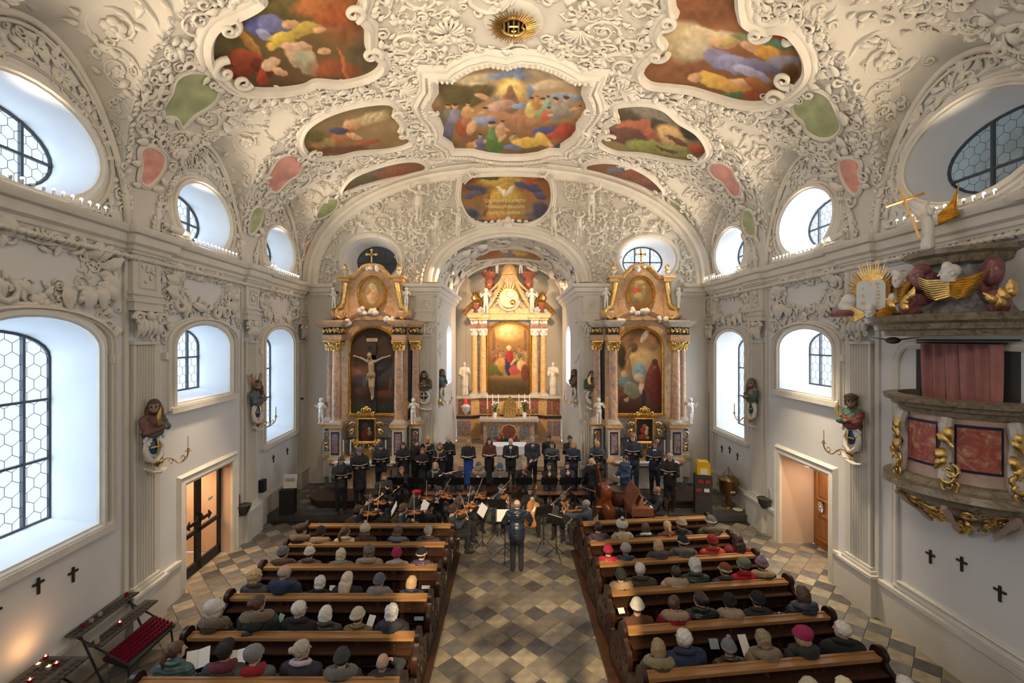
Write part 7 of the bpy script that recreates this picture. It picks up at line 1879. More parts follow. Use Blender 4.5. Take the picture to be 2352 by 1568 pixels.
        mb=MB();[mb.lathe([(.17-.03*abs(k-2)*.5,0),(.2,.05),(.17,.1)],c=(X(s*(1.22)),16.5,6.5),M=Matrix.Rotation(s*PI/2,3,'Y') @ Matrix.Translation((0,0,0)).to_3x3(),n=14) for k in range(1)]
        mb.tube([(X(s*1.0),16.55,6.52),(X(s*1.45),16.55,6.52)],.2,n=14);mb.build('marble_roll',MR,t)
        mb=MB();mb.box((X(s*.98),16.6,7.1),(.26,.3,1.4));mb.build('upper_pilaster',MR,t,smooth=0);mb=MB();mb.box((X(s*.98),16.55,7.75),(.34,.42,.12));mb.box((X(s*.98),16.52,7.86),(.46,.54,.08));mb.build('upper_cornice',MO,t,smooth=0)
        putto(t,(X(s*1.3),16.25,6.72),PI+s*.4,.42,seat=False,wl=(-.3,.25,1.3),wr=(.25,.3,1.2));putto(t,(X(s*(1.62)),15.95,2.62),PI+s*.3,.52,seat=False,wl=(-.35,.2,1.35),wr=(.3,.2,1.25))
        scrolls(t,[(X(s*1.58),2.2,.10,s,0),(X(s*1.58),1.9,.12,-s,2),(X(s*1.58),1.65,.09,s,1),(X(s*.86),2.3,.09,s,0),(X(s*.86),1.95,.1,-s,2)],y=15.9 if 0 else 16.34,r=.035)
    # back board around the picture, segmental cornice
    hw=.80;zb,zs_,rise=2.9,4.72+.55,.72
    mb=MB();mb.prism([(X(-1.35),2.6),(X(1.35),2.6),(X(1.35),6.2)]+[(X(.95-1.9*i/14),6.2+.35*math.sin(PI*i/14)) for i in range(15)]+[(X(-1.35),6.2)],xz(16.8),0,.12,holes=[]);mb.build('back_board',MR,t,smooth=0)
    mb=MB();P=[(X(.95-1.9*i/20),16.62,6.22+.36*math.sin(PI*i/20)) for i in range(21)][::-1];mb.extr(P,[(0,-.12),(.05,-.12),(.07,-.02),(.14,0),(.18,.07),(.2,.1),(0,.1)],up=(0,0,1));mb.build('arched_cornice',MR,t)
    ol=arch_panel(X(0),zb,zs_,hw,rise);Y=16.66
    if kind=='crucifix':
        zpaint('painted_background',ol,Y,[(0,(.20,.17,.15)),(.38,(.34,.24,.19)),(.5,(.62,.40,.30)),(.58,(.50,.30,.26)),(.62,(.22,.20,.20)),(.85,(.24,.19,.18)),(1,(.20,.26,.20))],
            [(.7,.5,.28,.16,0,(.30,.30,.36),.5),(.2,.62,.22,.07,0,(.26,.26,.28),.5),(.3,.66,.06,.10,0,(.36,.36,.40),.5),(.75,.78,.25,.04,0,(.46,.24,.22),.6),(.25,.74,.2,.05,0,(.36,.22,.22),.6),(.9,.7,.05,.12,0,(.4,.3,.3),.5),(.5,.95,.5,.06,0,(.20,.26,.20),.6)],t,31)
        CW=wood('dark_cross_wood',(.03,.028,.03),(.06,.055,.055),.6,2);cr=MB();cr.box((X(.05),Y-.1,4.2),(.17,.08,2.55));C_=cr.build('cross',CW,t,smooth=0);cr=MB();cr.box((X(.02),Y-.11,4.95),(1.35,.06,.14));cr.build('crossbeam',CW,C_,smooth=0)
        mb=MB();mb.box((X(-.0),Y-.16,5.58),(.40,.015,.12));T_=mb.build('title_board',mat('parchment',(.62,.55,.40),.7),C_,smooth=0)
        text('I N R I',.11,Matrix.Translation((X(0),Y-.172,5.58)) @ Matrix.Rotation(PI/2,4,'X'),LET,T_)
        fx=X(.0);fy=Y-.22;zc=4.95;q=[('c',(fx-.01,fy,zc-.28),(fx,fy,zc-.55),.115,.10,0),('e',(fx,fy,zc-.62),(.13,.10,.10),0),('c',(fx-.11,fy,zc-.16),(fx+.11,fy,zc-.16),.055,.055,0)]
        for s in (-1,1):q+=[('c',(fx+s*.14,fy,zc-.16),(fx+s*.38,fy+.02,zc-.03),.045,.036,0),('c',(fx+s*.38,fy+.02,zc-.03),(fx+s*.60,fy+.05,zc+.03),.036,.026,0),('e',(fx+s*.65,fy+.05,zc+.05),(.05,.025,.03),0),
                                ('c',(fx+s*.06,fy,zc-.68),(fx+s*.05+.02,fy-.05,zc-1.05),.075,.055,0),('c',(fx+s*.05+.02,fy-.05,zc-1.05),(fx+s*.025+.03,fy+.03,zc-1.42),.05,.034,0),('c',(fx+s*.025+.03,fy+.02,zc-1.42),(fx+s*.02+.03,fy-.04,zc-1.52),.032,.024,0)]
        q+=[('e',(fx,fy-.01,zc-.66),(.155,.125,.10),1),('c',(fx-.14,fy-.04,zc-.62),(fx-.16,fy-.05,zc-.86),.04,.02,1),('c',(fx-.02,fy,zc-.1),(fx-.03,fy-.02,zc),.045,.04,0)]
        V,Q,M=solid(q,.016,.03);hv,hq,hm=head_geo(True,1);HMx=np.array(Matrix.Translation((fx-.06,fy-.06,zc+.06)) @ Matrix.Rotation(PI+.5,4,'Z') @ Matrix.Rotation(math.radians(-32),4,'X'));hv=hv@HMx[:3,:3].T+HMx[:3,3]
        me=qmesh('body',[(V,Q,M),(hv,hq,hm)],[mat('carved_flesh',(.52,.40,.26),.5),cloth((.34,.26,.14)),EYE,EYE,EYE,cloth(hD,'hair'),LIP]);cf=link(me,'corpus',me.materials[:],t)
        o=put_acc('longfront',Matrix(HMx.tolist()),[cloth(hD,'hair')],cf);o.matrix_parent_inverse=WM[t.name];o.parent=t;o.matrix_basis=Matrix(HMx.tolist())
        osty=[(0,(.72,.60,.42)),(1,(.60,.46,.28))];ost=[(.5,.5,.22,.34,0,(.85,.76,.58)),(.35,.4,.1,.16,20,(.80,.62,.44)),(.62,.62,.14,.2,-10,(.78,.58,.4)),(.5,.28,.1,.08,0,(.9,.8,.62))]
    else:
        zpaint('painting',ol,Y-.02,[(0,(.50,.32,.2)),(.3,(.72,.56,.36)),(.5,(.66,.50,.34)),(.75,(.42,.28,.18)),(1,(.26,.14,.09))],
            [(.5,.36,.3,.12,0,(.86,.72,.46),.6),(.25,.12,.16,.05,-20,(.62,.42,.28),.4),(.75,.12,.2,.05,20,(.66,.46,.3),.4),(.62,.09,.06,.09,30,(.86,.80,.66)),(.35,.22,.12,.06,0,(.40,.32,.26),.4),(.1,.34,.1,.14,0,(.22,.20,.14),.5),(.8,.2,.12,.06,0,(.6,.44,.3),.4),
             (.27,.54,.05,.2,0,(.66,.46,.26)),(.5,.52,.17,.12,0,(.50,.66,.72)),(.5,.58,.12,.05,0,(.84,.78,.66),.5),(.16,.62,.14,.08,-10,(.46,.60,.62)),(.15,.54,.06,.045,0,(.86,.72,.58)),(.34,.74,.2,.09,12,(.52,.56,.46)),(.28,.68,.14,.05,0,(.56,.60,.54)),(.56,.70,.07,.08,0,(.88,.76,.64)),(.56,.63,.045,.03,0,(.86,.68,.5)),
             (.85,.66,.15,.28,0,(.42,.12,.10)),(.82,.44,.06,.05,0,(.62,.42,.28)),(.85,.40,.07,.04,0,(.32,.20,.14)),(.72,.60,.08,.2,12,(.50,.20,.14)),(.6,.84,.05,.12,0,(.16,.18,.22)),(.2,.84,.06,.03,10,(.84,.80,.68)),(.1,.8,.14,.03,0,(.50,.28,.16)),(.24,.3,.05,.09,20,(.66,.46,.3),.4)],t,32,warp=.012)
        osty=[(0,(.66,.54,.32)),(.5,(.60,.44,.26)),(1,(.46,.34,.2))];ost=[(.35,.42,.14,.16,0,(.80,.30,.22)),(.35,.26,.08,.07,0,(.8,.6,.44)),(.45,.6,.22,.14,20,(.66,.58,.38)),(.68,.5,.12,.18,0,(.56,.50,.3)),(.66,.3,.07,.06,0,(.78,.6,.42)),(.3,.72,.12,.08,0,(.40,.46,.36)),(.5,.14,.2,.06,0,(.84,.74,.5),.5)]
    frame_loop(t,ol,Y-.04,.11,.09)
    mb=MB();mb.box((X(0),Y-.06,2.83),(1.9,.1,.10));mb.build('frame_base',GOLD,t,smooth=0)
    # upper storey
    out=[(X(-.86),6.3),(X(.86),6.3),(X(.86),7.86),(X(.62),7.9),(X(.45),8.15)]+[(X(.40*math.cos(a)),8.15+.16*math.sin(a)) for a in [PI*i/8 for i in range(1,8)]]+[(X(-.45),8.15),(X(-.62),7.9),(X(-.86),7.86)]
    mb=MB();mb.prism(out,xz(16.72),0,.18);mb.build('upper_board',MR,t,smooth=0)
    mb=MB();P=[(X(-.98),16.5,7.88),(X(-.68),16.5,7.9),(X(-.52),16.5,8.08)]+[(X(-.42*math.cos(a)),16.5,8.16+.17*math.sin(a)) for a in [PI*i/10 for i in range(11)]]+[(X(.52),16.5,8.08),(X(.68),16.5,7.9),(X(.98),16.5,7.88)]
    mb.extr([(a,0+16.5,c) for a,b,c in P],[(0,0),(0,.14),(.05,.16),(.09,.1),(.12,0)],up=(0,-1,0));mb.tube(P,.05,n=6);mb.build('curved_pediment',MO,t)
    ov=oval_out(X(0),7.27,.45,.57,32);zpaint('oval_painting',ov,16.5,osty,ost,t,33,nu=50);frame_loop(t,ov,16.48,.085,.09)
    for dx,dz,sx in ((-.28,6.62,.15),(.08,6.62,.15),(-.78,6.22,.17),(.70,6.3,.17)):cloud(t,(X(dx),16.25,dz-.02),(sx,.05,.10),n=8)
    cloud(t,(X(0),16.45,8.22),(.24,.05,.10),n=10)
    mb=MB();mb.box((X(0),16.45,8.62),(.055,.04,.46));mb.box((X(0),16.45,8.68),(.34,.04,.055))
    for a,c in ((-.17,8.68),(.17,8.68),(0,8.85)):mb.ball((X(a),16.45,c),.05,6)
    mb.build('gilt_cross',GOLD,t,smooth=0)
    # small gold-framed picture on the altar
    xp=X(-.02);Y2=15.95;p=thing('reliquary_picture',picture_lab,'framed picture',(xp,Y2,1.35),world=True)
    rc=[(xp-.28,2.02),(xp+.28,2.02),(xp+.28,2.78),(xp-.28,2.78)]
    st=[(.5,.34,.14,.12,0,(.82,.64,.46)),(.66,.42,.09,.08,0,(.84,.66,.5)),(.5,.72,.3,.26,0,(.42,.08,.08)),(.46,.3,.2,.16,0,(.26,.18,.2),.5),(.7,.62,.14,.12,0,(.6,.4,.3))] if kind=='crucifix' else [(.5,.3,.12,.09,0,(.6,.4,.28)),(.66,.4,.1,.1,0,(.84,.64,.48)),(.4,.5,.16,.16,0,(.66,.14,.10)),(.62,.6,.12,.14,0,(.82,.62,.46)),(.4,.8,.26,.12,0,(.56,.16,.10)),(.7,.84,.12,.08,0,(.7,.5,.36))]
    st=[(.5,.4,.44,.42,0,(.10,.08,.09),.6)]+st
    zpaint('painting',rc,Y2-.03,[(0,(.10,.08,.08)),(1,(.14,.08,.07))],st,p,41,nu=44,warp=.01);frame_loop(p,rc,Y2-.01,.10,.07)
    mb=MB();mb.box((xp,Y2+.02,2.4),(.72,.04,.92));mb.build('back_plate',GOLDD,p,smooth=0)
    sc_=[]
    for s in (-1,1):sc_+=[(xp+s*.46,2.62,.11,s,0),(xp+s*.5,2.32,.13,-s,1),(xp+s*.44,2.05,.12,s,3),(xp+s*.25,2.95,.10,s,1),(xp+s*.10,3.08,.12,-s,.5),(xp+s*.34,1.86,.10,-s,2),(xp+s*.16,1.8,.10,s,2)]
    scrolls(p,sc_,y=Y2-.05,r=.04);scrolls(p,[(a,b+.03,c*.6,-f,d) for a,b,c,f,d in sc_],y=Y2-.08,r=.03)
    mb=MB();mb.ball((xp,Y2-.04,3.12),(.12,.05,.14),8);mb.box((xp,Y2,1.62),(.55,.16,.30));mb.box((xp,Y2,1.44),(.7,.22,.18));mb.build('gilt_stand',GOLDD,p,smooth=40)
    for dx in ((-.8,-.55,.45,.68) if kind=='crucifix' else (-.62,.66,.88)):
        c=thing('altar_candle','white altar candle on %s candlestick, %s on the %s altar' % ('brass',{-.8:'far left',-.55:'second from left',.45:'third from left',.68:'rightmost',-.62:'leftmost',.66:'second',.88:'far right'}[dx],'left' if kind=='crucifix' else 'right'),'candle',(X(dx),15.85,1.355),world=True);candle(c,X(dx),15.85,1.355,.42,.3)
    bq=thing('flower_arrangement','pink and white flowers with green leaves on the left altar' if kind=='crucifix' else 'red flowers with green leaves on the right altar','flowers',(X(.3),15.8,1.355),world=True)
    flowers(bq,X(.3),15.8,1.355,1.1,[(.7,.3,.35),(.8,.75,.7)] if kind=='crucifix' else [(.5,.03,.03),(.6,.2,.1)])
    return t
side_altar(-5.1,'left side altar with a carved crucifix between marbled columns','crucifix','gold-framed picture of a mother and child on the left altar')
side_altar(4.68,'right side altar with a large painted scene and gilded capitals','painting','gold-framed picture of a man with a child on the right altar')
# ---------------------------------------------------------------- high altar
HX=ACX-.008;ha=thing('high_altar','tall golden high altar with painting, paired columns and sunburst glory','altar',(HX,23.2,.46),world=True);X=lambda d:HX+d;YA=23.6
mb=MB();mb.prism([(X(-2.62),22.9),(X(-1.9),22.9),(X(-1.5),23.2),(X(1.5),23.2),(X(1.9),22.9),(X(2.62),22.9),(X(2.62),24.1),(X(-2.62),24.1)],lambda a,b,h:(a,b,h),.46,1.62);mb.build('altar_podium',MO,ha,smooth=0)
mb=MB();mb.prism([(X(-2.6),23.05),(X(-1.9),23.05),(X(-1.5),23.35),(X(1.5),23.35),(X(1.9),23.05),(X(2.6),23.05),(X(2.6),24.1),(X(-2.6),24.1)],lambda a,b,h:(a,b,h),1.72,2.62);mb.build('predella',MO,ha,smooth=0)
for z,e,m in ((1.66,.1,DK),(2.66,.08,MP),(.6,.06,MP)):
    mb=MB();mb.prism([(X(-2.66),22.95-e),(X(-1.88),22.95-e),(X(-1.48),23.25-e),(X(1.48),23.25-e),(X(1.88),22.95-e),(X(2.66),22.95-e),(X(2.66),24.1),(X(-2.66),24.1)],lambda a,b,h:(a,b,h),z-.06,z+.06);mb.build('moulding',m,ha,smooth=0)
for s in (-1,1):
    for dx,w_ in ((2.4,.36),(2.05,.22),(1.32,.34),(.95,.2)):
        yy=23.03 if dx>1.6 else 23.33
        for z,hh,m in ((2.16,.66,MRED),(1.12,.72,MV)):
            mb=MB();mb.box((X(s*dx),yy-.02-(.13 if z<1.6 else 0),z),(w_,.03,hh));mb.build('inlaid_panel',m,ha,smooth=0)
    for dx in (1.33,1.78):column(ha,X(s*dx),23.45 if dx<1.5 else 23.6,2.72,6.15,.175,MO,WHITEF)
    for dx,yy in ((1.33,23.5),(1.78,23.65)):
        for z,h_,w_,d_,m in ((6.25,.18,.46,.46,MRED),(6.46,.26,.42,.42,MV),(6.64,.10,.52,.54,MO),(6.76,.12,.66,.7,MO)):mb=MB();mb.box((X(s*dx),yy,z),(w_,d_,h_));mb.build('entablature_block',m,ha,smooth=0)
        og=Orn();[og.put(LEAFS[k % 4],(X(s*dx)-.16+.08*k,yy-.22,6.38),(.2*(-1)**k,0,1),(0,-1,0),.2) for k in range(5)];og.build('carved_foliage',WHITEF,ha,False)
    P=[(X(s*(2.35-.16*i)),23.35,6.9+.62*math.sin(min(1,i/5)*PI/2)) for i in range(7)];P+=[(X(s*(1.30+.12*math.cos(a))),23.35,7.42+.12*math.sin(a)) for a in [1.2-.6*i for i in range(7)]]
    mb=MB();mb.tube(P,[.12]*8+[.1,.09,.08,.07,.06,.05],n=8,up=(0,1,0),flat=2.0);mb.build('gilt_pediment_scroll',GOLDD,ha,smooth=60)
    mb=MB();mb.prism([(X(s*2.2),6.85),(X(s*1.2),6.85),(X(s*1.25),7.35),(X(s*1.6),7.4)],xz(23.6),0,.2);mb.build('pediment_panel',MG,ha,smooth=0)
    # statues, palms, marble caps and angels
    st=thing('statue','pale standing saint statue at the %s edge of the high altar' % ('left' if s<0 else 'right'),'statue',(X(s*2.28),23.25,2.72));P_,HM=figure(long=True,skirt=True,wl=(-.16,.3,1.2),wr=(.2,.26,1.05),fine=False,bulk=1.12,yaw=s*-20,beard=1)
    me=qmesh('robed_figure',P_,[mat('pale_stone',(.68,.62,.52),.5)]);me.polygons.foreach_set('material_index',[0]*len(me.polygons));o=link(me,'robed_figure',me.materials[0],st);st.rotation_euler.z=PI-s*.3
    urn(ha,X(s*1.72),23.4,7.0,1.5,MRED,GOLDD)
    mb=MB();[mb.tube([(X(s*1.72),23.4,7.65),(X(s*1.72)+.2*math.sin(a),23.4-.05,7.95),(X(s*1.72)+.5*math.sin(a),23.35,8.05+.35*math.cos(a))],[.03,.045,.005],n=4,flat=.4) for a in [-.9+.3*i for i in range(7)]];mb.build('gilt_palm',GOLDD,ha)
    mb=MB();mb.lathe([(.14,8.2),(.22,8.3),(.24,8.6),(.18,8.7),(.30,8.85),(.44,9.0),(.46,9.08),(.2,9.1)],c=(X(s*1.02),23.7,0),n=16);mb.lathe([(.1,9.1),(.16,9.25),(.07,9.4),(.1,9.55),(1e-4,9.65)],c=(X(s*1.02),23.7,0),n=12);mb.build('red_marble_cap',MRED,ha)
    putto(ha,(X(s*1.18),23.2,6.95),PI+s*.4,.72,wings=WHITEF,wl=(-.3,.2,1.4),wr=(.3,.25,1.35));putto(ha,(X(s*.62),23.4,9.0),PI-s*.5,.52,wings=WHITEF,wl=(-.35,.1,1.5),wr=(.3,.2,1.3))
    mb=MB();U_=[i/10 for i in range(11)]      # draped canopy cloth
    mb.grid(lambda u,v:(X(s*(.28+.95*u**1.3+.10*v)),23.25-.05*math.cos(v*9),8.95-1.05*u-.25*v*(1-u)-.12*v),U_,[i/8 for i in range(9)]);mb.build('drapery',mat('cream_drape',(.72,.56,.38),.6),ha,smooth=60)
    mb=MB();mb.tube([(X(s*(1.15-.10*i)),23.3,7.15+.13*i+.02*i*i*.3) for i in range(9)],[.09]*9,n=6);mb.build('side_volute',MO,ha)
mb=MB();mb.box((X(0),23.7,6.86),(4.3,.7,.12));mb.box((X(0),23.62,6.70),(2.4,.5,.2));mb.box((X(0),23.32,6.94),(4.1,.1,.04));mb.build('main_cornice',MO,ha,smooth=0)
mb=MB();mb.box((X(0),23.55,7.08),(2.6,.3,.24));mb.build('attic_band',MO,ha,smooth=0)
mb=MB();mb.prism([(X(-1.35),7.2),(X(1.35),7.2),(X(.7),8.2),(X(.35),9.0),(X(-.35),9.0),(X(-.7),8.2)],xz(23.75),0,.15);mb.build('attic_board',MR,ha,smooth=0)
mb=MB();mb.lathe([(.42,8.95),(.44,9.02),(.40,9.1),(.36,9.3),(.22,9.5),(.08,9.6)],c=(X(0),23.55,0),n=18);mb.build('canopy_dome',MO,ha);urn(ha,X(0),23.55,9.58,.5,GOLD,GOLD)
for k in range(26):
    a=TW*k/26;L=.95 if k % 2 else .68;mb=MB();c0=Vector((X(0),23.38,7.78));mb.tube([c0+Vector((.35*math.cos(a),0,.35*math.sin(a))),c0+Vector((L*math.cos(a),-.03,L*math.sin(a)))],[.045,.006],n=5);mb.build('ray',GOLD,ha)
mb=MB();mb.lathe([(1e-4,0),(.46,0),(.5,.05),(.44,.09),(1e-4,.09)],c=(X(0),23.36,7.72),M=Matrix.Rotation(PI/2,3,'X'),n=26);mb.build('glory_disc',mat('glory_cream',(.85,.72,.5),.5),ha);cloud(ha,(X(.0),23.22,7.9),(.22,.04,.13),n=12,m=mat('glory_white',(.9,.85,.72),.5));mb=MB();mb.ball((X(.2),23.2,7.5),.15,10);mb.build('gilt_globe',GOLD,ha)
mb=MB();mb.tube([(X(.55*math.cos(a)),23.3,7.72+.62*math.sin(a)) for a in [PI*1.05+PI*.9*i/16 for i in range(17)]],.075,n=7);mb.build('u_moulding',MP,ha)
mb=MB();mb.box((X(0),23.75,4.5),(3.9,.12,4.2));mb.build('back_board',MG,ha,smooth=0)
ol=arch_panel(X(0),2.76,6.0,1.05,.42)
frs=[];rr2=random.Random(5)
for k in range(12):
    s=-1 if k % 2 else 1;q=k//2;u=.5+s*(.13+.055*q+.02*rr2.random());v=.50-.035*(q % 3)+.05*(q % 2);c=[(.62,.40,.20),(.56,.26,.16),(.40,.42,.26),(.66,.50,.28),(.50,.30,.18),(.34,.30,.34)][(k+q) % 6]
    frs.append((u,v,.10,c,0))
S_=[(.5,.12,.34,.12,0,(.95,.78,.42),.6),(.5,.10,.22,.08,0,(.98,.88,.58),.5),(.12,.28,.04,.2,0,(.52,.38,.22),.4),(.9,.28,.04,.2,0,(.50,.36,.2),.4)]+figs(frs,(.74,.52,.34))
S_+=[(.5,.58,.10,.16,0,(.10,.18,.30)),(.52,.47,.09,.09,0,(.66,.10,.10)),(.5,.355,.04,.035,0,(.84,.64,.46)),(.5,.34,.06,.03,0,(.95,.82,.5),.6),(.27,.60,.13,.12,20,(.78,.54,.22)),(.28,.46,.04,.03,0,(.70,.48,.32)),(.10,.66,.12,.09,30,(.38,.40,.16)),(.18,.68,.2,.04,30,(.34,.36,.14)),(.72,.58,.13,.05,-20,(.16,.30,.26)),(.76,.46,.05,.04,0,(.3,.4,.3)),(.64,.66,.14,.07,-25,(.72,.22,.22)),(.82,.60,.12,.08,-30,(.78,.60,.36)),(.9,.7,.1,.12,0,(.44,.18,.10)),(.6,.55,.03,.06,40,(.84,.62,.44)),(.5,.93,.5,.08,0,(.26,.20,.08),.5)]
zpaint('altar_painting',ol,23.55,[(0,(.66,.46,.20)),(.3,(.62,.42,.20)),(.5,(.54,.34,.18)),(.75,(.58,.40,.2)),(.82,(.32,.24,.11)),(1,(.26,.20,.09))],S_,ha,51,nu=96,warp=.01);frame_loop(ha,ol,23.53,.12,.12)
# mensa of the high altar
mn=thing('altar_table','pale stone altar table with octagonal red inlay before the high altar','altar table',(X(0),22.4,.46),world=True)
mb=MB();mb.box((X(0),22.4,1.66),(2.9,.9,.12));mb.build('slab',MP,mn,smooth=0);mb=MB();mb.box((X(0),22.45,1.06),(2.5,.7,1.1));mb.build('body',MR,mn,smooth=0)
mb=MB();mb.lathe([(1e-4,0),(.36,0),(.36,.03),(1e-4,.03)],c=(X(0),22.09,1.08),M=Matrix.Rotation(PI/2,3,'X'),n=8);mb.build('octagon',MRED,mn,smooth=0);mb=MB();mb.tube([(X(.38*math.cos(TW*i/8)),22.07,1.08+.38*math.sin(TW*i/8)) for i in range(9)],.04,n=6,cap=False);mb.build('octagon_rim',MO,mn,smooth=0)
for s in (-1,1):mb=MB();mb.box((X(s*.78),22.09,1.08),(.52,.02,.66));mb.build('dark_panel',MG,mn,smooth=0)
tb=thing('tabernacle','small gilded tabernacle in the centre of the high altar','tabernacle',(X(.05),22.6,1.72),world=True);mb=MB();mb.box((X(.05),22.65,2.05),(.62,.4,.62));mb.prism([(X(-.28),2.36),(X(.38),2.36),(X(.05),2.75)],xz(22.65),-.2,.2);mb.build('casket',GOLDD,tb,smooth=0)
for k in range(4):
    for j in range(2):mb=MB();mb.box((X(-.15+.13*k),22.44,1.93+.24*j),(.10,.02,.2));mb.build('gilt_panel',GOLD,tb,smooth=0)
for dx,k in ((-1.08,'far left'),(-.82,'second from the left'),(-.52,'third from the left'),(.50,'fourth from the left'),(.80,'fifth from the left'),(1.04,'far right')):
    c=thing('altar_candle','tall white candle on the high altar, '+k,'candle',(X(dx),22.75,1.72),world=True);candle(c,X(dx),22.75,1.72,.75,.38,GOLDD)
for dx,k in ((-.68,'left'),(.78,'right')):b=thing('bouquet','white flower bouquet on the high altar, %s of the tabernacle' % k,'flowers',(X(dx),22.45,1.72),world=True);flowers(b,X(dx),22.4,1.72,1.5,[(.85,.8,.74),(.8,.6,.6)])
wr=thing('advent_wreath','green wreath with red candles before the altar table','wreath',(X(-.05),21.2,.6),world=True);mb=MB()
for i in range(160):a=R.uniform(0,TW);r=.52+R.uniform(-.1,.1);mb.tube([(X(-.05)+r*math.cos(a),21.2+r*math.sin(a),.80+R.uniform(-.06,.06)),(X(-.05)+(r+R.uniform(-.1,.14))*math.cos(a+.15),21.2+(r+.05)*math.sin(a+.15),.84+R.uniform(-.08,.1))],[.022,.006],n=4)
o=mb.build('fir_twigs',mat('fir_green',(.03,.09,.03),.7),wr);o['kind']='stuff'
for k in range(4):a=TW*k/4+.6;mb=MB();mb.lathe([(.05,.84),(.05,1.04),(1e-4,1.05)],c=(X(-.05)+.5*math.cos(a),21.2+.5*math.sin(a),0),n=10);mb.build('red_candle',mat('red_wax',(.55,.02,.02),.4),wr)
mb=MB();mb.lathe([(.3,.5),(.3,.56),(.06,.58),(.05,.76),(.5,.78)],c=(X(-.05),21.2,0),n=16);mb.build('stand',BLACK,wr)
tb=thing('celebration_altar','block altar with white cloth behind the soloists','altar',(-.1,18.2,.36),world=True);mb=MB();mb.box((-.1,18.2,.86),(1.0,.6,.96));mb.build('block',MP,tb,smooth=0);mb=MB();mb.box((-.1,18.2,1.36),(1.35,.8,.05));mb.box((-.1,17.82,1.2),(1.3,.01,.32));mb.build('altar_cloth',MC['white_linen'],tb,smooth=0)
sl=thing('sanctuary_lamp','hanging red sanctuary lamp at the left edge of the chancel','lamp',(-2.2,21.6,2.3),world=True);mb=MB();mb.tube([(-2.2,21.6,2.9),(-2.2,21.6,9.0)],.008,n=4);mb.build('cord',mat('red_cord',(.3,.05,.04),.7),sl);mb=MB();mb.lathe([(.02,2.0),(.16,2.2),(.22,2.4),(.12,2.5)],c=(-2.2,21.6,0),n=12);mb.build('bowl',WHITEF,sl);mb=MB();mb.lathe([(.06,2.5),(.07,2.75),(.05,2.78)],c=(-2.2,21.6,0),n=10);mb.build('red_glass',emis('red_glow',(.8,.03,.02),.8),sl)
# stucco angels on the end wall
for px,py,s,rz,wl_,wr_ in ((962,508,1.0,.5,(-.4,.2,1.5),(.5,.1,1.7)),(1358,505,1.0,-.5,(-.5,.1,1.7),(.4,.2,1.5)),(1003,545,.7,.3,(-.3,.2,1.7),(.3,.2,1.7)),(1330,545,.7,-.3,(-.3,.2,1.7),(.3,.2,1.7)),(1052,545,.8,.6,(-.3,.3,1.2),(.5,.2,1.6)),(1272,545,.8,-.6,(-.5,.2,1.6),(.3,.3,1.2)),(1140,425,0,0,0,0)):
    if not s:continue
    p=at(px,py,YB-.22);putto(WALL_B,tuple(p),PI+rz,s*.78,CARVE,CARVE,wl=wl_,wr=wr_)
cloud(WALL_B,tuple(at(1160,512,YB-.1)),(.2,.05,.14),CARVE,6,'cherub_head')
# ================================================================ pulpit
def cherub(par,c,s,rz):V,Q,M=head_geo(True);A=np.array(Matrix.Translation(c) @ Matrix.Rotation(rz,4,'Z') @ Matrix.Scale(s,4));k=V[:,2]>-.11;me=qmesh('cherub_head',[(V@A[:3,:3].T+A[:3,3],Q[k[Q].all(1)],M[k[Q].all(1)]*0)],[WHITEF]);link(me,'cherub_head',WHITEF,par);cloud(par,(c[0],c[1]+.0,c[2]+.06*s),(.05*s,.05*s,.05*s),n=14,name='curls')
MT=marble('olive_brown_marble',(.10,.085,.06),(.26,.21,.14),(.38,.33,.24),5);MRR=marble('red_cream_marble',(.30,.05,.05),(.42,.12,.09),(.62,.45,.28),4);MPK=marble('pink_marble',(.42,.28,.22),(.54,.38,.30),(.60,.48,.38),2);MPL=marble('plum_marble',(.16,.05,.07),(.28,.10,.12),(.42,.24,.22),5)
PX,PYc=XR,7.3;pu=thing('pulpit','marble pulpit with red panels and gilded scrolls on the right wall','pulpit',(PX-.5,PYc,2.7),world=True);A0,A1=PI/2,3*PI/2
def pl(name,prof,m,par=pu,cy_=PYc,n=28):mb=MB();mb.lathe(prof,c=(PX,cy_,0),n=n,a0=A0,a1=A1);return mb.build(name,m,par)
def pp(a,r,z,cy_=PYc):a=math.radians(a);return (PX-r*math.cos(a),cy_+r*math.sin(a),z)
pl('body',[(.9,3.38),(.86,3.5),(.84,4.45),(.80,4.5)],MPK);pl('rim',[(.78,4.42),(.9,4.42),(.93,4.5),(1.0,4.52),(1.02,4.58),(1.1,4.6),(1.12,4.68),(.92,4.70),(.9,4.62),(.8,4.6)],MT)
pl('lower_cornice',[(.85,3.45),(.95,3.42),(1.0,3.34),(1.12,3.32),(1.15,3.22),(1.02,3.18),(.95,3.08),(.7,3.06)],MT);pl('underside',[(.85,3.1),(.80,3.0),(.6,2.86),(.42,2.82),(.36,2.7),(.15,2.62),(1e-3,2.58)],MPK);pl('floor_disc',[(1e-3,3.9),(.8,3.9)],OAKM)
def curved(name,a0,a1,r,z0,z1,m,par):mb=MB();mb.grid(lambda a,z:pp(a,r,z),[a0+(a1-a0)*i/6 for i in range(7)],[z0,z1]);mb.grid(lambda a,z:pp(a,r-.03,z),[a1+(a0-a1)*i/6 for i in range(7)],[z0,z1]);return mb.build(name,m,par)
for a0 in (-70,-24,22):
    b=curved('panel_border',a0+4,a0+38,.875,3.62,4.32,mat('dark_blue_border',(.02,.02,.06),.3),pu);curved('panel',a0+6,a0+36,.885,3.66,4.28,MRR,b)
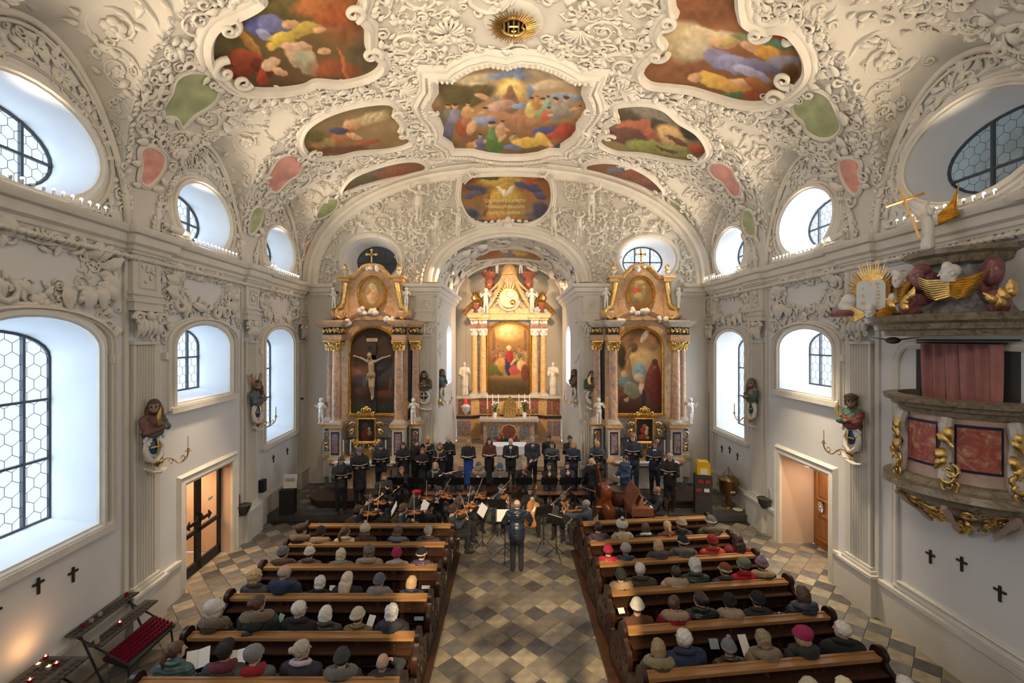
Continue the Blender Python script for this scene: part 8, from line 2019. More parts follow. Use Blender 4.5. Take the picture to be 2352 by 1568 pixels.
for a in (-72,-27,19,64):
    mb=MB();P=[pp(a,.9+.05*math.sin(i*.9),4.4-.1*i) for i in range(11)];mb.tube(P,[.08,.09,.08,.06,.05,.05,.06,.08,.1,.1,.06],n=8);mb.build('scroll_bracket',MP,pu)
    og=Orn();[og.put((LEAFS+COMMA)[k % 7],pp(a+R.uniform(-4,4),.96,z),(0,R.uniform(-.5,.5),-1),Vector(pp(a,1,0))-Vector(pp(a,0,0)),.26) for k,z in enumerate((4.3,4.2,3.95,3.85,3.72,3.62,3.5))];og.build('gilt_leaves',GOLD,pu,False)
    mb=MB();mb.tube([pp(a,1.0-.06*i,3.06-.055*i) for i in range(9)],[.04,.05,.06,.05,.04,.035,.04,.05,.03],n=7);mb.build('console_rib',MPK,pu)
og=Orn()
for k in range(46):a=R.uniform(-80,80);z=R.uniform(2.74,3.06);og.put((LEAFS+COMMA)[k % 7],pp(a,.45+(z-2.75)*1.3,z),(R.uniform(-1,1),R.uniform(-1,1),R.uniform(-1,1)),Vector(pp(a,1,0))-Vector(pp(a,0,.9)),R.uniform(.16,.28))
og.build('gilt_underleaves',GOLD,pu,False);mb=MB();mb.ball(pp(30,.12,2.52),.10,8);mb.build('finial',GOLD,pu)
cn=thing('sounding_board','carved marble canopy with gilt wings, law tablets and angel above the pulpit','canopy',(PX-.6,7.4,5.8),world=True);cy2=7.35
pl('canopy_cornice',[(1e-3,5.66),(1.1,5.66),(1.12,5.74),(1.2,5.76),(1.22,5.84),(1.32,5.88),(1.36,5.98),(1.1,6.0),(1e-3,6.02)],MT,cn,cy2);pl('crown_block',[(.62,6.78),(.66,6.8),(.70,6.9),(.8,6.94),(.82,7.02),(1e-3,7.06)],MT,cn,cy2,10);pl('back_cone',[(.75,6.0),(.45,6.4),(.5,6.8)],MG,cn,cy2,12)
for a in (-62,-5,48):
    P=[pp(a,r,z,cy2) for r,z in ((.78,6.72),(.92,6.66),(.88,6.5),(.78,6.5),(.72,6.62),(.62,6.5),(.66,6.34),(.8,6.24),(1.0,6.22),(1.12,6.12),(1.02,6.04),(.9,6.1))]
    mb=MB();mb.tube([tuple(p) for p in crom(P,3,False)],.10,n=8);mb.build('marble_volute',MPL,cn,smooth=60);og=Orn();[og.put(LEAFS[k % 4],pp(a+R.uniform(-8,8),1.16,6.02+.05*k,cy2),(0,R.uniform(-1,1),1),Vector(pp(a,1,0))-Vector(pp(a,0,0)),.24) for k in range(5)];og.build('gilt_mask',GOLD,cn,False)
for a,m_ in ((20,1),(-32,1)):
    c0=Vector(pp(a,.92,6.52,cy2));cherub(cn,c0+Vector((0,0,.08)),1.25,PI/2-math.radians(a)*-1);mb=MB()
    for s in (-1,1):
        for k in range(9):e=Vector(pp(a+s*(28-1.6*k),.98,6.62-.045*k,cy2));b=c0+Vector((0,0,-.02-.03*k));mb.tube([b,(b+e)/2+Vector((-.04,0,-.05)),e],[.04,.04,.008],n=5,flat=.5)
    mb.build('gilt_wings',GOLD,cn)
tc=Vector((6.46,8.12,6.0));ax=Vector((.62,.78,0)).normalized();TA=Matrix(((ax.x,0,-ax.y),(ax.y,0,ax.x),(0,1,0)));f_=lambda a,c,h=0:tuple(tc+ax*-a+Vector((0,0,c))+Vector((-ax.y,ax.x,0))*-h*-1)
nrm_=Vector((-.78,-.62,0));ax=Vector((.62,-.78,0));f_=lambda a,c,h=0:tuple(tc+ax*a+Vector((0,0,c))+nrm_*h)
for k in range(34):a=-.35+(PI+.7)*k/33;L=(.62,.52,.58)[k % 3];mb=MB();mb.tube([f_(.12*math.cos(a),.42+.12*math.sin(a),0),f_(L*.62*math.cos(a),.40+L*math.sin(a),.03)],[.03,.008],n=4);mb.build('gilt_ray',GOLD,cn)
tb_=[(-.21,.12),(.21,.12),(.21,.56)]+[(.105+.105*math.cos(PI*i/8),.56+.10*math.sin(PI*i/8)) for i in range(9)]+[(-.105+.105*math.cos(PI*i/8),.56+.10*math.sin(PI*i/8)) for i in range(1,9)]
mb=MB();mb.prism(tb_,f_,.06,.10);TB=mb.build('law_tablets',mat('white_enamel',(.80,.80,.78),.4),cn,smooth=0)
RM4=Matrix.Translation(tc) @ Matrix(((ax.x,0,nrm_.x,0),(ax.y,0,nrm_.y,0),(0,1,0,0),(0,0,0,1)))
for i,s_ in enumerate(('I','II','III')):text(s_,.085,RM4 @ Matrix.Translation((-.11,.50-.13*i,.103)),GOLDD,TB)
for i,s_ in enumerate(('IV','V','VI','VII','VIII','IX','X')):text(s_,.062,RM4 @ Matrix.Translation((.10,.575-.065*i,.103)),GOLDD,TB)
for s in (-1,1):cloud(cn,f_(s*.36,.22,.02),(.06,.05,.12),n=10)
cherub(cn,Vector(f_(0,.06,.13)),1.1,PI*.72);mb=MB()
for s in (-1,1):
    for k in range(8):mb.tube([f_(s*.05,.04,.1),f_(s*(.22),.02+.03*k-.08,.13),f_(s*.40,.04*k-.06,.08)],[.04,.045,.01],n=5,flat=.5)
mb.build('gilt_wings',GOLD,cn);mb=MB();mb.lathe([(.24,0),(.26,.06),(.2,.12)],c=f_(-.42,.02,0),n=16);mb.build('plum_oval',MPL,cn)
an=(6.75,7.35,7.05);parts,HM=figure(skirt=True,long=True,wl=(-.12,.3,1.45),wr=(.2,.35,1.2),fine=False,h=.03,lean=6,pitch=-10,yaw=20);me=qmesh('angel',parts,[WHITEF]);me.polygons.foreach_set('material_index',[0]*len(me.polygons));M4=Matrix.Translation(an) @ Matrix.Rotation(2.0,4,'Z') @ Matrix.Scale(.46,4);me.transform(M4);AN=link(me,'angel',WHITEF,cn)
mb=MB()
for k in range(8):mb.tube([(6.85,7.28,7.58-.02*k),(6.95+.01*k,7.16-.01*k,7.76-.03*k),(7.0-.01*k,7.08+.0*k,8.02-.06*k)],[.03,.04,.006],n=5,flat=.5)
mb.build('gilt_wing',GOLD,AN);mb=MB();a,b=Vector((6.62,7.36,7.25)),Vector((6.42,7.5,8.12));mb.tube([a,b],.022,n=4);c=a+(b-a)*.74;mb.tube([c+Vector((-.17,.17,-.06)),c+Vector((.17,-.17,.06))],.022,n=4);mb.build('gilt_cross',mat('ochre_gilt',(.62,.36,.12),.4,.6),AN)
dv=thing('carved_dove','dark carved dove under the pulpit canopy','dove',pp(35,.9,5.6,cy2),world=True);mb=MB();p=Vector(pp(35,.95,5.58,cy2));mb.ball(p,(.09,.14,.06),8);mb.tube([p,p+Vector((-.25,.2,.06))],[.06,.01],n=5,flat=.3);mb.tube([p,p+Vector((.3,-.25,.06))],[.06,.01],n=5,flat=.3);mb.build('body',mat('dark_wood_dove',(.08,.05,.035),.6),dv)
# curtain, dark sheet for the doorway behind, wall panel moulding
mb=MB();mb.prism([(6.6,3.9),(8.3,3.9),(8.3,5.6),(6.6,5.6)],fr,.0,.012);mb.build('doorway_shade_sheet',mat('doorway_shade',(.06,.055,.055),.9),WALL_R,smooth=0)  # flat dark sheet on the wall, its colour standing for the doorway's shade
cu=thing('curtain','dusty pink curtain behind the pulpit','curtain',(XR-.1,7.4,4.0),world=True);mb=MB();mb.grid(lambda y,z:(XR-.14-.045*math.sin(y*27+.6*math.sin(z*2))-.02*math.sin(y*61),y,z),[6.72+1.36*i/110 for i in range(111)],[3.92+1.6*i/8 for i in range(9)]);mb.build('cloth',mat('pink_velvet',(.44,.19,.17),.85,var=.1,sheen=.4),cu,smooth=60);mb=MB();mb.tube([(XR-.14,6.66,5.54),(XR-.14,8.14,5.54)],.014,n=6);mb.build('rail',BLACK,cu)
mb=MB();frame_on(mb,[(4.0,1.0),(8.66,1.0),(8.66,5.0)]+[(8.46+.2*math.cos(PI*i/12),5.0+.42*math.sin(PI*i/12)) for i in range(1,7)]+[(4.0,5.42)],fr,(-1,0,0),[(0,0),(.0,.04),(.03,.06),(.07,.02),(.11,.02),(.14,.04),(.16,0)]);mb.prism([(6.45,5.6),(8.35,5.6),(8.35,5.68),(6.45,5.68)],fr,0,.1);mb.build('panel_moulding',CARVE,WALL_R)
# ================================================================ painted busts, medallions, sconces
def bust(lab,pos,nx,ny,c1,c2,hc,hat=None,yaw=0,extra=None,scol=1,cap=None):
    """pos: point on the wall face at bust mid height; (nx, ny): wall normal"""
    rz=math.atan2(-nx,ny);t=thing('apostle_bust','painted wooden bust of '+lab,'statue',pos,rz);q=[('e',(0,.02,0),(.20,.14,.20),1),('c',(-.17,.02,.12),(.17,.02,.12),.08,.08,1),('e',(0,.03,-.17),(.22,.15,.09),2),('c',(0,.02,.1),(0,.03,.22),.07,.055,0)]
    for s,(z1,z2) in ((-1,(-.08,.02)),(1,(-.1,-.06))):q+=[('c',(s*.22,.03,.1),(s*.25,.12,z1),.075,.06,1 if s*scol>0 else 2),('c',(s*.25,.12,z1),(-s*.03,.22,z2),.06,.04,1 if s*scol>0 else 2),('e',(-s*.06,.23,z2+.01),(.05,.03,.03),0)]
    V,Q,M=solid(q,.016,.03,lambda P,M:.006*np.sin(P[...,0]*40+P[...,2]*60));hv,hq,hm=head_geo(True,1);HM=Matrix.Translation((0,.06,.34)) @ Matrix.Rotation(math.radians(yaw),4,'Z') @ Matrix.Scale(1.25,4);A=np.array(HM)
    fm=mat('painted_flesh',(.34,.22,.16),.6);hm_=cloth(hc,'hair');k1,k2=cloth(c1),cloth(c2);me=qmesh('bust',[(V,Q,M),(hv@A[:3,:3].T+A[:3,3],hq,hm)],[fm,k1,k2,fm,EYE,hm_,fm]);link(me,'bust',me.materials[:],t);put_acc('longfront' if not cap else 'shag',HM,[hm_],t)
    if cap:put_acc('flatcap' if cap==1 else 'beret',HM,[cloth((.10,.07,.045))],t,1.05)
    mb=MB();mb.ball((0,.02,-.42),(.22,.07,.22),10)
    for s in (-1,1):mb.tube([(s*(.16+.08*math.cos(a)),.06,-.30+.08*math.sin(a)) for a in [i*.6 for i in range(9)]],.03,n=5);mb.tube([(s*.2,.04,-.45),(s*.16,.06,-.62),(s*.02,.08,-.72)],[.05,.06,.04],n=6)
    mb.build('white_cartouche',CARVE,t,smooth=60);mb=MB();mb.ball((0,.07,-.42),(.14,.045,.155),12);S_=mb.build('blue_shield',mat('blue_enamel',(.01,.07,.16),.35),t);mb=MB();mb.tube([(0,.125,-.27),(0,.14,-.42),(0,.125,-.58)],.02,n=6);mb.tube([(-.14,.11,-.42),(0,.14,-.42),(.14,.11,-.42)],.02,n=6);mb.build('gilt_cross',GOLD,S_)
    mb=MB();mb.tube([(-.28,.05,-.92),(-.12,.07,-.95),(.1,.08,-.9),(.22,.06,-.8)],[.05,.06,.06,.04],n=6,flat=.5);mb.build('ribbon',CARVE,t)
    if extra:extra(t)
def sconce(lab,pos,nx,ny,side):
    rz=math.atan2(-nx,ny);t=thing('wall_sconce',lab,'sconce',pos,rz);mb=MB();mb.lathe([(1e-4,0),(.10,.01),(.11,.04),(.05,.07),(.03,.1)],M=Matrix.Rotation(-PI/2,3,'X'),n=14);mb.build('rosette',BRASS,t);s=side
    mb=MB();P=[(0,.08,0),(s*.08,.14,.05),(s*.16,.2,.0),(s*.22,.24,-.08),(s*.30,.28,-.08),(s*.36,.32,0),(s*.37,.34,.1)];mb.tube([tuple(p) for p in crom([Vector(p) for p in P],3,False)]+[P[-1]],.013,n=6)
    for c_ in ((s*.13,.17,-.03),(s*.30,.28,-.01)):mb.tube([(c_[0]+.05*math.cos(a),c_[1],c_[2]+.05*math.sin(a)) for a in [i*.6 for i in range(10)]],.009,n=5)
    mb.build('arm',BRASS,t);mb=MB();mb.lathe([(.02,.1),(.07,.12),(.02,.13),(.03,.17)],c=(s*.37,.34,0),n=10);mb.build('drip_pan',BRASS,t);mb=MB();mb.lathe([(.016,.17),(.014,.42),(.002,.42)],c=(s*.37,.34,0),n=7);mb.build('candle',CANDLE,t)
def beams(t):mb=MB();[mb.box((s*.12,.02,.42),(.09,.04,.55),M=Matrix.Rotation(s*.5,3,'Y')) for s in (-1,1)];mb.build('saltire_cross',mat('gilt_wood',(.42,.24,.10),.5,.3),t,smooth=0)
def attr(t):mb=MB();[mb.tube([(.12+.02*k,.25,.0),(.15+.015*k,.27,.16),(.13+.02*k,.26,.30-.03*k)],[.01,.022,.005],n=5) for k in range(-2,3)];mb.build('gilt_attribute',GOLD,t)
rose,grn_,blu_,brn_=(.20,.10,.09),(.10,.13,.10),(.10,.16,.18),(.20,.10,.06)
bust('a bearded saint in rose and green, nearest on the left wall',(xl(8.77)+.2,8.77,3.95),1,-.0,rose,grn_,hB,yaw=-55,extra=attr)
bust('a bearded saint in blue with a saltire cross',(xl(12.9)+.2,12.9,3.95),1,0,blu_,brn_,hB,yaw=-50,extra=beams)
bust('a bearded saint facing the nave on the left chancel pier',(ACX-AHW-.41,YB-.26,3.95),0,-1,brn_,(.10,.12,.08),hD,yaw=0)
bust('a saint in blue on the inner side of the left pier',(ACX-AHW+.05,17.7,3.95),1,0,blu_,brn_,hB,yaw=-30)
bust('a beardless saint in green on the right chancel pier',(ACX+AHW+.41,YB-.26,3.95),0,-1,(.07,.12,.10),brn_,hB,yaw=10,extra=attr)
bust('a saint in green on the inner side of the right pier',(ACX+AHW-.05,17.7,3.95),-1,0,(.08,.12,.09),brn_,hB,yaw=30)
bust('a bearded saint in pink and green by the far right window',(XR-.2,13.55,3.95),-1,0,(.34,.20,.17),(.08,.13,.10),(.16,.11,.07),yaw=40)
bust('a capped saint in green, nearest on the right wall',(XR-.2,9.56,3.95),-1,0,(.12,.20,.14),(.24,.07,.06),(.16,.11,.07),yaw=50,cap=1,extra=attr)
for lab,pos,nx,ny,sd in (('brass sconce with candle under the nearest left bust',(xl(8.77)+.22,8.9,3.2),1,0,-1),('brass sconce under the bust with the saltire cross',(xl(12.9)+.22,12.95,3.2),1,0,-1),('brass sconce on the left chancel pier',(ACX-AHW+.06,17.3,3.2),1,-.3,-1),('brass sconce on the right chancel pier',(ACX+AHW-.06,17.3,3.2),-1,-.3,1),('brass sconce under the bust by the far right window',(XR-.22,13.6,3.2),-1,0,1),('brass sconce with candle under the capped bust',(XR-.22,9.6,3.2),-1,0,1)):sconce(lab,pos,nx,ny,sd)
# ================================================================ doors, racks and small things
DW=wood('door_wood',(.30,.11,.03),(.44,.19,.06),.35,2);PORCH=mat('porch_plaster',(.66,.50,.38),.9)
for s,(a,b),fn,nm in ((-1,(10.05,11.95),fl,'left'),(1,(10.55,12.45),fr,'right')):
    mb=MB();z1=2.36 if s<0 else 2.42;d=-1.6 if s<0 else -.9;e=0
    for y in (a,b):mb.add([fn(y,0,0),fn(y,z1,0),fn(y,z1,d),fn(y,0,d)],[(0,1,2,3)])
    mb.add([fn(a,z1,0),fn(b,z1,0),fn(b,z1,d),fn(a,z1,d)],[(0,1,2,3)]);mb.add([fn(a,-.012,0),fn(b,-.012,0),fn(b,-.012,d),fn(a,-.012,d)],[(0,1,2,3)],1)
    if s<0:mb.add([fn(a,0,d),fn(b,0,d),fn(b,z1,d),fn(a,z1,d)],[(0,1,2,3)])
    struct(mb.build('wall_porch_'+nm,[PORCH,mat('porch_floor',(.42,.36,.28),.6)],smooth=0),'warm lit porch behind the %s door' % nm)
    mb=MB();frame_on(mb,[(a,-.3),(b,-.3),(b,z1),(a,z1)],fn,(-s,0,0),[(0,0),(0,.06),(.06,.09),(.14,.06),(.2,.1),(.26,0)]);mb.build('door_surround',CARVE,WALL_L if s<0 else WALL_R)
area('porch_light',(xl(11)-1.0,11.0,2.3),(xl(11)-1.0,11,0),.8,.8,42,(1,.62,.32));area('porch_light',(XR+.5,11.4,2.38),(XR+.3,11.3,0),.5,1.2,34,(1,.74,.5))
area('side_aisle_lamp',(5.9,10.6,7.4),(6.2,10.9,0),.3,.3,60,(1,.80,.55),60);area('side_aisle_lamp',(-6.0,10.3,7.4),(-6.2,10.5,0),.3,.3,32,(1,.76,.5),50)
# left: black framed glass double door
D_=bpy.data.objects.new('door_1',None);COL.objects.link(D_);D_['kind']='structure';D_['label']='black framed glass double door with arrow handles in the left wall'
g=lambda y,z,h=0:(xl(y)-.28+h,y,z)
for q in ((10.05,11.0),(11.0,11.95)):
    for r_ in (((q[0],0),(q[0]+.1,2.34)),((q[1]-.1,0),(q[1],2.34)),((q[0],2.24),(q[1],2.34)),((q[0],0),(q[1],.24)),((q[0],.92),(q[1],1.02))):
        mb=MB();(y0,z0),(y1,z1)=r_;mb.prism([(y0,z0),(y1,z0),(y1,z1),(y0,z1)],g,-.03,.03);mb.build('door_rail',BLACK,D_,smooth=0)
    for z0,z1 in ((.24,.92),(1.02,2.24)):mb=MB();mb.add([g(q[0]+.1,z0),g(q[1]-.1,z0),g(q[1]-.1,z1),g(q[0]+.1,z1)],[(0,1,2,3)]);mb.build('glass_pane',GLASS,D_,smooth=0)
for s in (-1,1):
    mb=MB();mb.prism([(11.0+s*.02,1.12),(11.0+s*.12,1.2),(11+s*.14,1.16),(11+s*.38,1.17),(11+s*.38,1.10),(11+s*.5,1.2),(11+s*.38,1.32),(11+s*.38,1.24),(11+s*.14,1.25),(11+s*.1,1.34),(11+s*.02,1.38)],g,.03,.06);mb.build('door_handle',BLACK,D_,smooth=0)
    mb=MB();mb.prism([(11+s*.42,1.52),(11+s*.42+.22*(1 if s>0 else -1)*.9,1.52),(11+s*.42+.2*(1 if s>0 else -1),1.60),(11+s*.42,1.60)],g,.004,.008);P_=mb.build('notice',PAPER,D_,smooth=0)
mb=MB();mb.prism([(10.08,0),(10.75,0),(10.75,2.3),(10.08,2.3)],lambda y,z,h:fl(y,z,-1.1+h),-.04,.04);o=mb.build('inner_door_leaf',DW,D_,smooth=0)
for z0,z1 in ((.2,.95),(1.1,2.1)):mb=MB();mb.prism([(10.2,z0),(10.62,z0),(10.62,z1),(10.2,z1)],lambda y,z,h:fl(y,z,-1.06+h),0,.02);mb.build('door_panel',DW,D_,smooth=0)
# right: panelled wooden door
D2=bpy.data.objects.new('door_2',None);COL.objects.link(D2);D2['kind']='structure';D2['label']='brown panelled wooden door in the right wall recess'
mb=MB();mb.prism([(10.55,0),(12.45,0),(12.45,2.4),(10.55,2.4)],lambda y,z,h:fr(y,z,-.88+h),-.04,.0);mb.build('leaf',DW,D2,smooth=0)
for y0 in (10.7,11.68):
    for z0,z1 in ((.22,.9),(1.3,2.2)):
        mb=MB();frame_on(mb,[(y0,z0),(y0+.62,z0),(y0+.62,z1),(y0,z1)],lambda a,b:fr(a,b,-.88),(-1,0,0),[(-.04,0),(-.02,.04),(.02,.03),(.04,0)]);mb.prism([(y0+.1,z0+.1),(y0+.52,z0+.1),(y0+.52,z1-.1),(y0+.1,z1-.1)],lambda y,z,h:fr(y,z,-.88+h),0,.025);mb.build('door_panel',DW,D2)
mb=MB()
for k in range(14):a=TW*k/14;mb.tube([fr(12.1,1.12,-.85),fr(12.1+.1*math.cos(a),1.12+.15*math.sin(a),-.84)],[.02,.03],n=5)
mb.ball(fr(12.1,1.12,-.82),.04,6);mb.build('lock_rosette',SILV,D2)
# wall crosses
def wcross(lab,fn,y,z,s=1):c=fn(y,z,.03);t=thing('wall_cross',lab,'cross',c,world=True);mb=MB();mb.prism([(y+a*s*.1,z+b*s*.1) for a,b in ((-.16,-1.2),(.16,-1.2),(.16,.26),(.85,.26),(.85,.58),(.16,.58),(.16,1.2),(-.16,1.2),(-.16,.58),(-.85,.58),(-.85,.26),(-.16,.26))],fn,.005,.03);mb.build('beams',mat('dark_bronze',(.04,.035,.025),.5,.3),t,smooth=0)
for px,py,lab in ((-14,1411,'small dark cross cut by the left edge of the frame'),(86,1345,'dark cross on the left wall under the big window, nearer one'),(166,1319,'dark cross on the left wall under the big window, further one'),(627,1053,'small dark cross on the left wall beside the black lectern, lower one'),(659,1036,'small dark cross nearest the left side altar')):y,z=on_left(px,py);wcross(lab,fl,y,z)
for px,py,lab in ((1659,1030,'first of three small dark crosses near the right side altar'),(1677,1033,'middle of three small dark crosses near the right side altar'),(1695,1048,'lowest of three small dark crosses near the right side altar'),(2139,1278,'dark cross on the right wall next to the pilaster'),(2211,1295,'middle dark cross on the right wall below the pulpit'),(2299,1363,'lowest dark cross on the right wall below the pulpit')):y,z=on_right(px,py);wcross(lab,fr,y,z)
y,z=on_left(597,1115);t=thing('wall_speaker','black box loudspeaker on the left wall','speaker',fl(y,z,.0),world=True);mb=MB();mb.box(fl(y,z,.08),(.14,.2,.36));mb.build('case',BLACK,t,smooth=0);mb=MB();mb.box(fl(y,z,.155),(.01,.16,.3));mb.build('grille',mat('speaker_cloth',(.03,.03,.03),.9),t,smooth=0)
mb=MB();y,z=on_right(1634,970);mb.box(fr(y,z-.2,.05),(.1,.12,2.7));tag(mb.build('cable_duct',mat('duct_grey',(.42,.46,.47),.6),smooth=0),'vertical grey cable duct beside the far right window','duct')
y,z=on_left(685,915);mb=MB();mb.box(fl(y,z-.9,.03),(.05,.07,1.9));mb.box(fl(y,z,.1),(.18,.07,.06));tag(mb.build('security_camera',BLACK,smooth=0),'small black camera on a thin wall duct left of the side altar','camera')
def stoup(lab,fn,s,y,z,inside):
    t=thing('holy_water_stoup',lab,'stoup',fn(y,z,.1),world=True);c=fn(y,z,.16);mb=MB();mb.lathe([(1e-3,-.22),(.07,-.2),(.15,-.05),(.19,.06),(.2,.08),(.17,.07)],c=c,n=14);mb.build('bowl',mat('dark_serpentine',(.03,.03,.028),.25),t);mb=MB();mb.lathe([(1e-4,.05),(.17,.055)],c=c,n=14);mb.build('water',inside,t)
    mb=MB();mb.prism([(y-.09,z+.05),(y+.09,z+.05),(y+.08,z+.3)]+[(y+.0+.08*math.cos(a),z+.3+.07*math.sin(a)) for a in (.8,PI/2,2.3)]+[(y-.08,z+.3)],fn,.0,.03);mb.build('back_plate',MRED if s<0 else MP,t,smooth=0)
y,z=on_left(546,1170);stoup('dark stoup with orange-lit bowl beside the glass door',fl,-1,y+.0,z+.05,mat('orange_bowl',(.55,.12,.03),.3));y,z=on_right(1768,1150);stoup('dark stoup with pale bowl beside the wooden door',fr,1,y,z,mat('pale_bowl',(.55,.55,.58),.2))  # left bowl surface is plain orange, right one pale
# black lectern, notice stele, font
t=thing('notice_lectern','black box lectern with white notice sheet at the left platform edge','lectern',(-6.95,14.05,.2),.15);mb=MB();mb.box((0,0,.38),(.42,.32,.76));mb.build('box',BLACK,t,smooth=0);mb=MB();mb.box((.05,.06,.98),(.40,.02,.42),M=Matrix.Rotation(-.25,3,'X'));S_=mb.build('notice_sheet',PAPER,t,smooth=0)
mb=MB();[mb.box((.05,.045-.025*0+.25*(.10-.04*k)*-1+.0,1.08-.04*k),(.28,.012,.012)) for k in range(6)];o=mb.build('print_lines',mat('print_grey',(.35,.35,.36),.8),S_,smooth=0);o['kind']='stuff';o.matrix_parent_inverse=Matrix()
t=thing('leaflet_stele','dark grey leaflet column topped with a yellow post box','stele',(toward(1614,14.1),14.1,.2),-.2);mb=MB();mb.box((0,0,.6),(.50,.34,1.2));mb.build('column',mat('anthracite',(.045,.048,.052),.5),t,smooth=0)
YE_=mat('post_yellow',(.85,.50,.02),.4);mb=MB();mb.prism([(-.19,1.22),(.19,1.22),(.19,1.55),(.15,1.62),(-.15,1.62),(-.19,1.55)],lambda a,c,h:(a,h,c),-.17,.15);B_=mb.build('yellow_post_box',YE_,t,smooth=0);mb=MB();mb.box((0,-.175,1.34),(.2,.01,.18));mb.build('paper_label',PAPER,B_,smooth=0)
for x,z,m in ((-.09,1.02,'r'),(.11,1.02,'r'),(-.15,.76,'r'),(.08,.76,'w')):mb=MB();mb.box((x,-.19,z),(.15,.03,.10));mb.build('leaflet_stack',mat('red_leaflet',(.36,.03,.03),.5) if m=='r' else PAPER,t,smooth=0)
text('dreizehn',.09,Matrix.Translation((-.05,-.175,.52)) @ Matrix.Rotation(PI/2,4,'X'),mat('rust_lettering',(.22,.07,.03),.6),t)
fx=toward(1673,14.65);t=thing('baptismal_font','bronze covered font on a slim foot at the right edge of the platform','font',(fx,14.65,.2));BZ=mat('bronze',(.30,.19,.07),.3,.9,var=.2);mb=MB();mb.lathe([(.22,0),(.2,.04),(.08,.07),(.07,.3),(.10,.36),(.22,.40),(.27,.5),(.29,.85),(.31,.88)],n=20);mb.build('bowl',BZ,t)
mb=MB();mb.lathe([(.32,.88),(.31,.91),(.16,.98),(.05,1.0),(1e-4,1.0)],n=20);mb.build('lid',BZ,t)
for k in range(6):a=TW*k/6;mb=MB();mb.tube([(.26*math.cos(a),.26*math.sin(a),.92),(.08*math.cos(a),.08*math.sin(a),1.12),(0,0,1.28)],.009,n=5);mb.build('crown_bar',BZ,t)
for s in (-1,1):mb=MB();mb.tube([(s*.29,0,.8),(s*.35,0,.76),(s*.33,0,.68)],.015,n=5);mb.build('lug',BZ,t)
mb=MB();mb.box((0,-.29,.55),(.16,.012,.05));mb.build('label_strip',PAPER,t,smooth=0);t2=thing('water_dish','white dish on the floor in front of the bronze font','dish',(fx+.1,14.25,.2));mb=MB();mb.lathe([(.1,0),(.15,.05),(.13,.055),(1e-4,.04)],n=16);mb.build('dish',WHITEF,t2)
og=Orn();rq=np.random.RandomState(12)      # unseen leaf screen added behind the camera, patterning the lamp beam on the aisle
for _ in range(70):og.put(LEAFS[rq.randint(4)],(rq.uniform(-.42,.48),-.62,rq.uniform(5.62,6.42)),(rq.uniform(-1,1),0,rq.uniform(-1,1)),(0,1,0),rq.uniform(.06,.15))
tag(og.build('parapet_carving',CARVE,None,False),'pierced leaf carving of the organ loft parapet behind the camera','carving')
# votive candle racks
FL=emis('candle_flame',(1,.52,.18),14);GR=mat('red_glass_cup',(.22,.012,.035),.3);GC=mat('clear_cup',(.45,.36,.32),.15);IRON=mat('wrought_iron',(.025,.027,.035),.5);TRAY=mat('waxed_tray',(.09,.08,.065),.6,var=.4,scale=30)
def rack(lab,y0,y1,shelves,tray,flames):
    t=thing('candle_rack',lab,'candle rack',(-6.7,(y0+y1)/2,0),world=True);xo=lambda x,y:x-.0764*(y-7.5)
    for (x,z,w_) in shelves:
        mb=MB();mb.prism([(y0,x-w_/2),(y1,x-w_/2),(y1,x+w_/2),(y0,x+w_/2)],lambda y,a,h:(xo(a,y),y,h),z-.03,z);S_=mb.build('shelf',TRAY,t,smooth=0);cups=MB();n=int((y1-y0)/.085)
        for i in range(n):
            for j in range(max(1,int(w_/.085))):cups.lathe([(.034,z),(.034,z+.008),(1e-4,z+.003)],c=(xo(x-w_/2+.045+.085*j,y0),y0+.045+.085*i,0),n=6)
        o=cups.build('empty_cup_rings',IRON,S_);o['kind']='stuff'
    x,z,w_,ya,yb=tray;mb=MB();mb.prism([(ya,x-w_/2),(yb,x-w_/2),(yb,x+w_/2),(ya,x+w_/2)],lambda y,a,h:(xo(a,y),y,h+(x-a)*.35),z-.05,z);S_=mb.build('stock_tray',IRON,t,smooth=0);cups=MB()
    for i in range(int((yb-ya)/.07)):
        for j in range(int(w_/.07)):a=x-w_/2+.04+.07*j;cups.lathe([(.028,0),(.03,.05),(.02,.05),(.015,.02)],c=(xo(a,ya),ya+.04+.07*i,z+(x-a)*.35),n=6)
    o=cups.build('red_candle_cups',GR,S_);o['kind']='stuff'
    for y in (y0+.12,y1-.12):
        for x_,b in ((shelves[0][0],-6.5),(-6.15,-6.9)):mb=MB();mb.tube([(xo(x_,y),y,.93 if x_<-6.5 else .4),(xo(b if x_<-6.5 else -6.1,y),y,0)],.018,n=5);mb.build('leg',IRON,t)
        mb=MB();mb.tube([(xo(-6.98,y),y,.86),(xo(-6.1,y),y,.38)],.016,n=5);mb.build('strut',IRON,t)
    for k,(fx_,fy_,fz_,lit) in enumerate(flames):
        c=thing('tea_light',('lit' if lit else 'unlit')+' glass candle %s' % FLN[k+(10 if y0<6.9 else 0)],'candle',(fx_,fy_,fz_),world=True);mb=MB();mb.lathe([(.03,fz_),(.035,fz_+.05),(.030,fz_+.05),(.026,fz_+.02),(1e-4,fz_+.02)],c=(fx_,fy_,0),n=9);mb.build('cup',GC if k % 3 else GR,c)
        if lit:mb=MB();mb.lathe([(1e-4,fz_+.022),(.012,fz_+.04),(1e-4,fz_+.075)],c=(fx_,fy_,0),n=6);mb.build('flame',FL,c)
FLN=['alone in the middle of the lower shelf','third from the near end of the upper shelf','second from the near end of the upper shelf','nearest on the upper shelf','at the near corner of the lower shelf','beside the near corner of the lower shelf','at the far end of the upper shelf','','','','at the back far corner of the near rack','second along the back of the near rack','in the middle front of the near rack','beside the middle front one of the near rack','third along the back of the near rack','fourth along the back of the near rack','near the front edge of the near rack','next to the front edge one of the near rack']
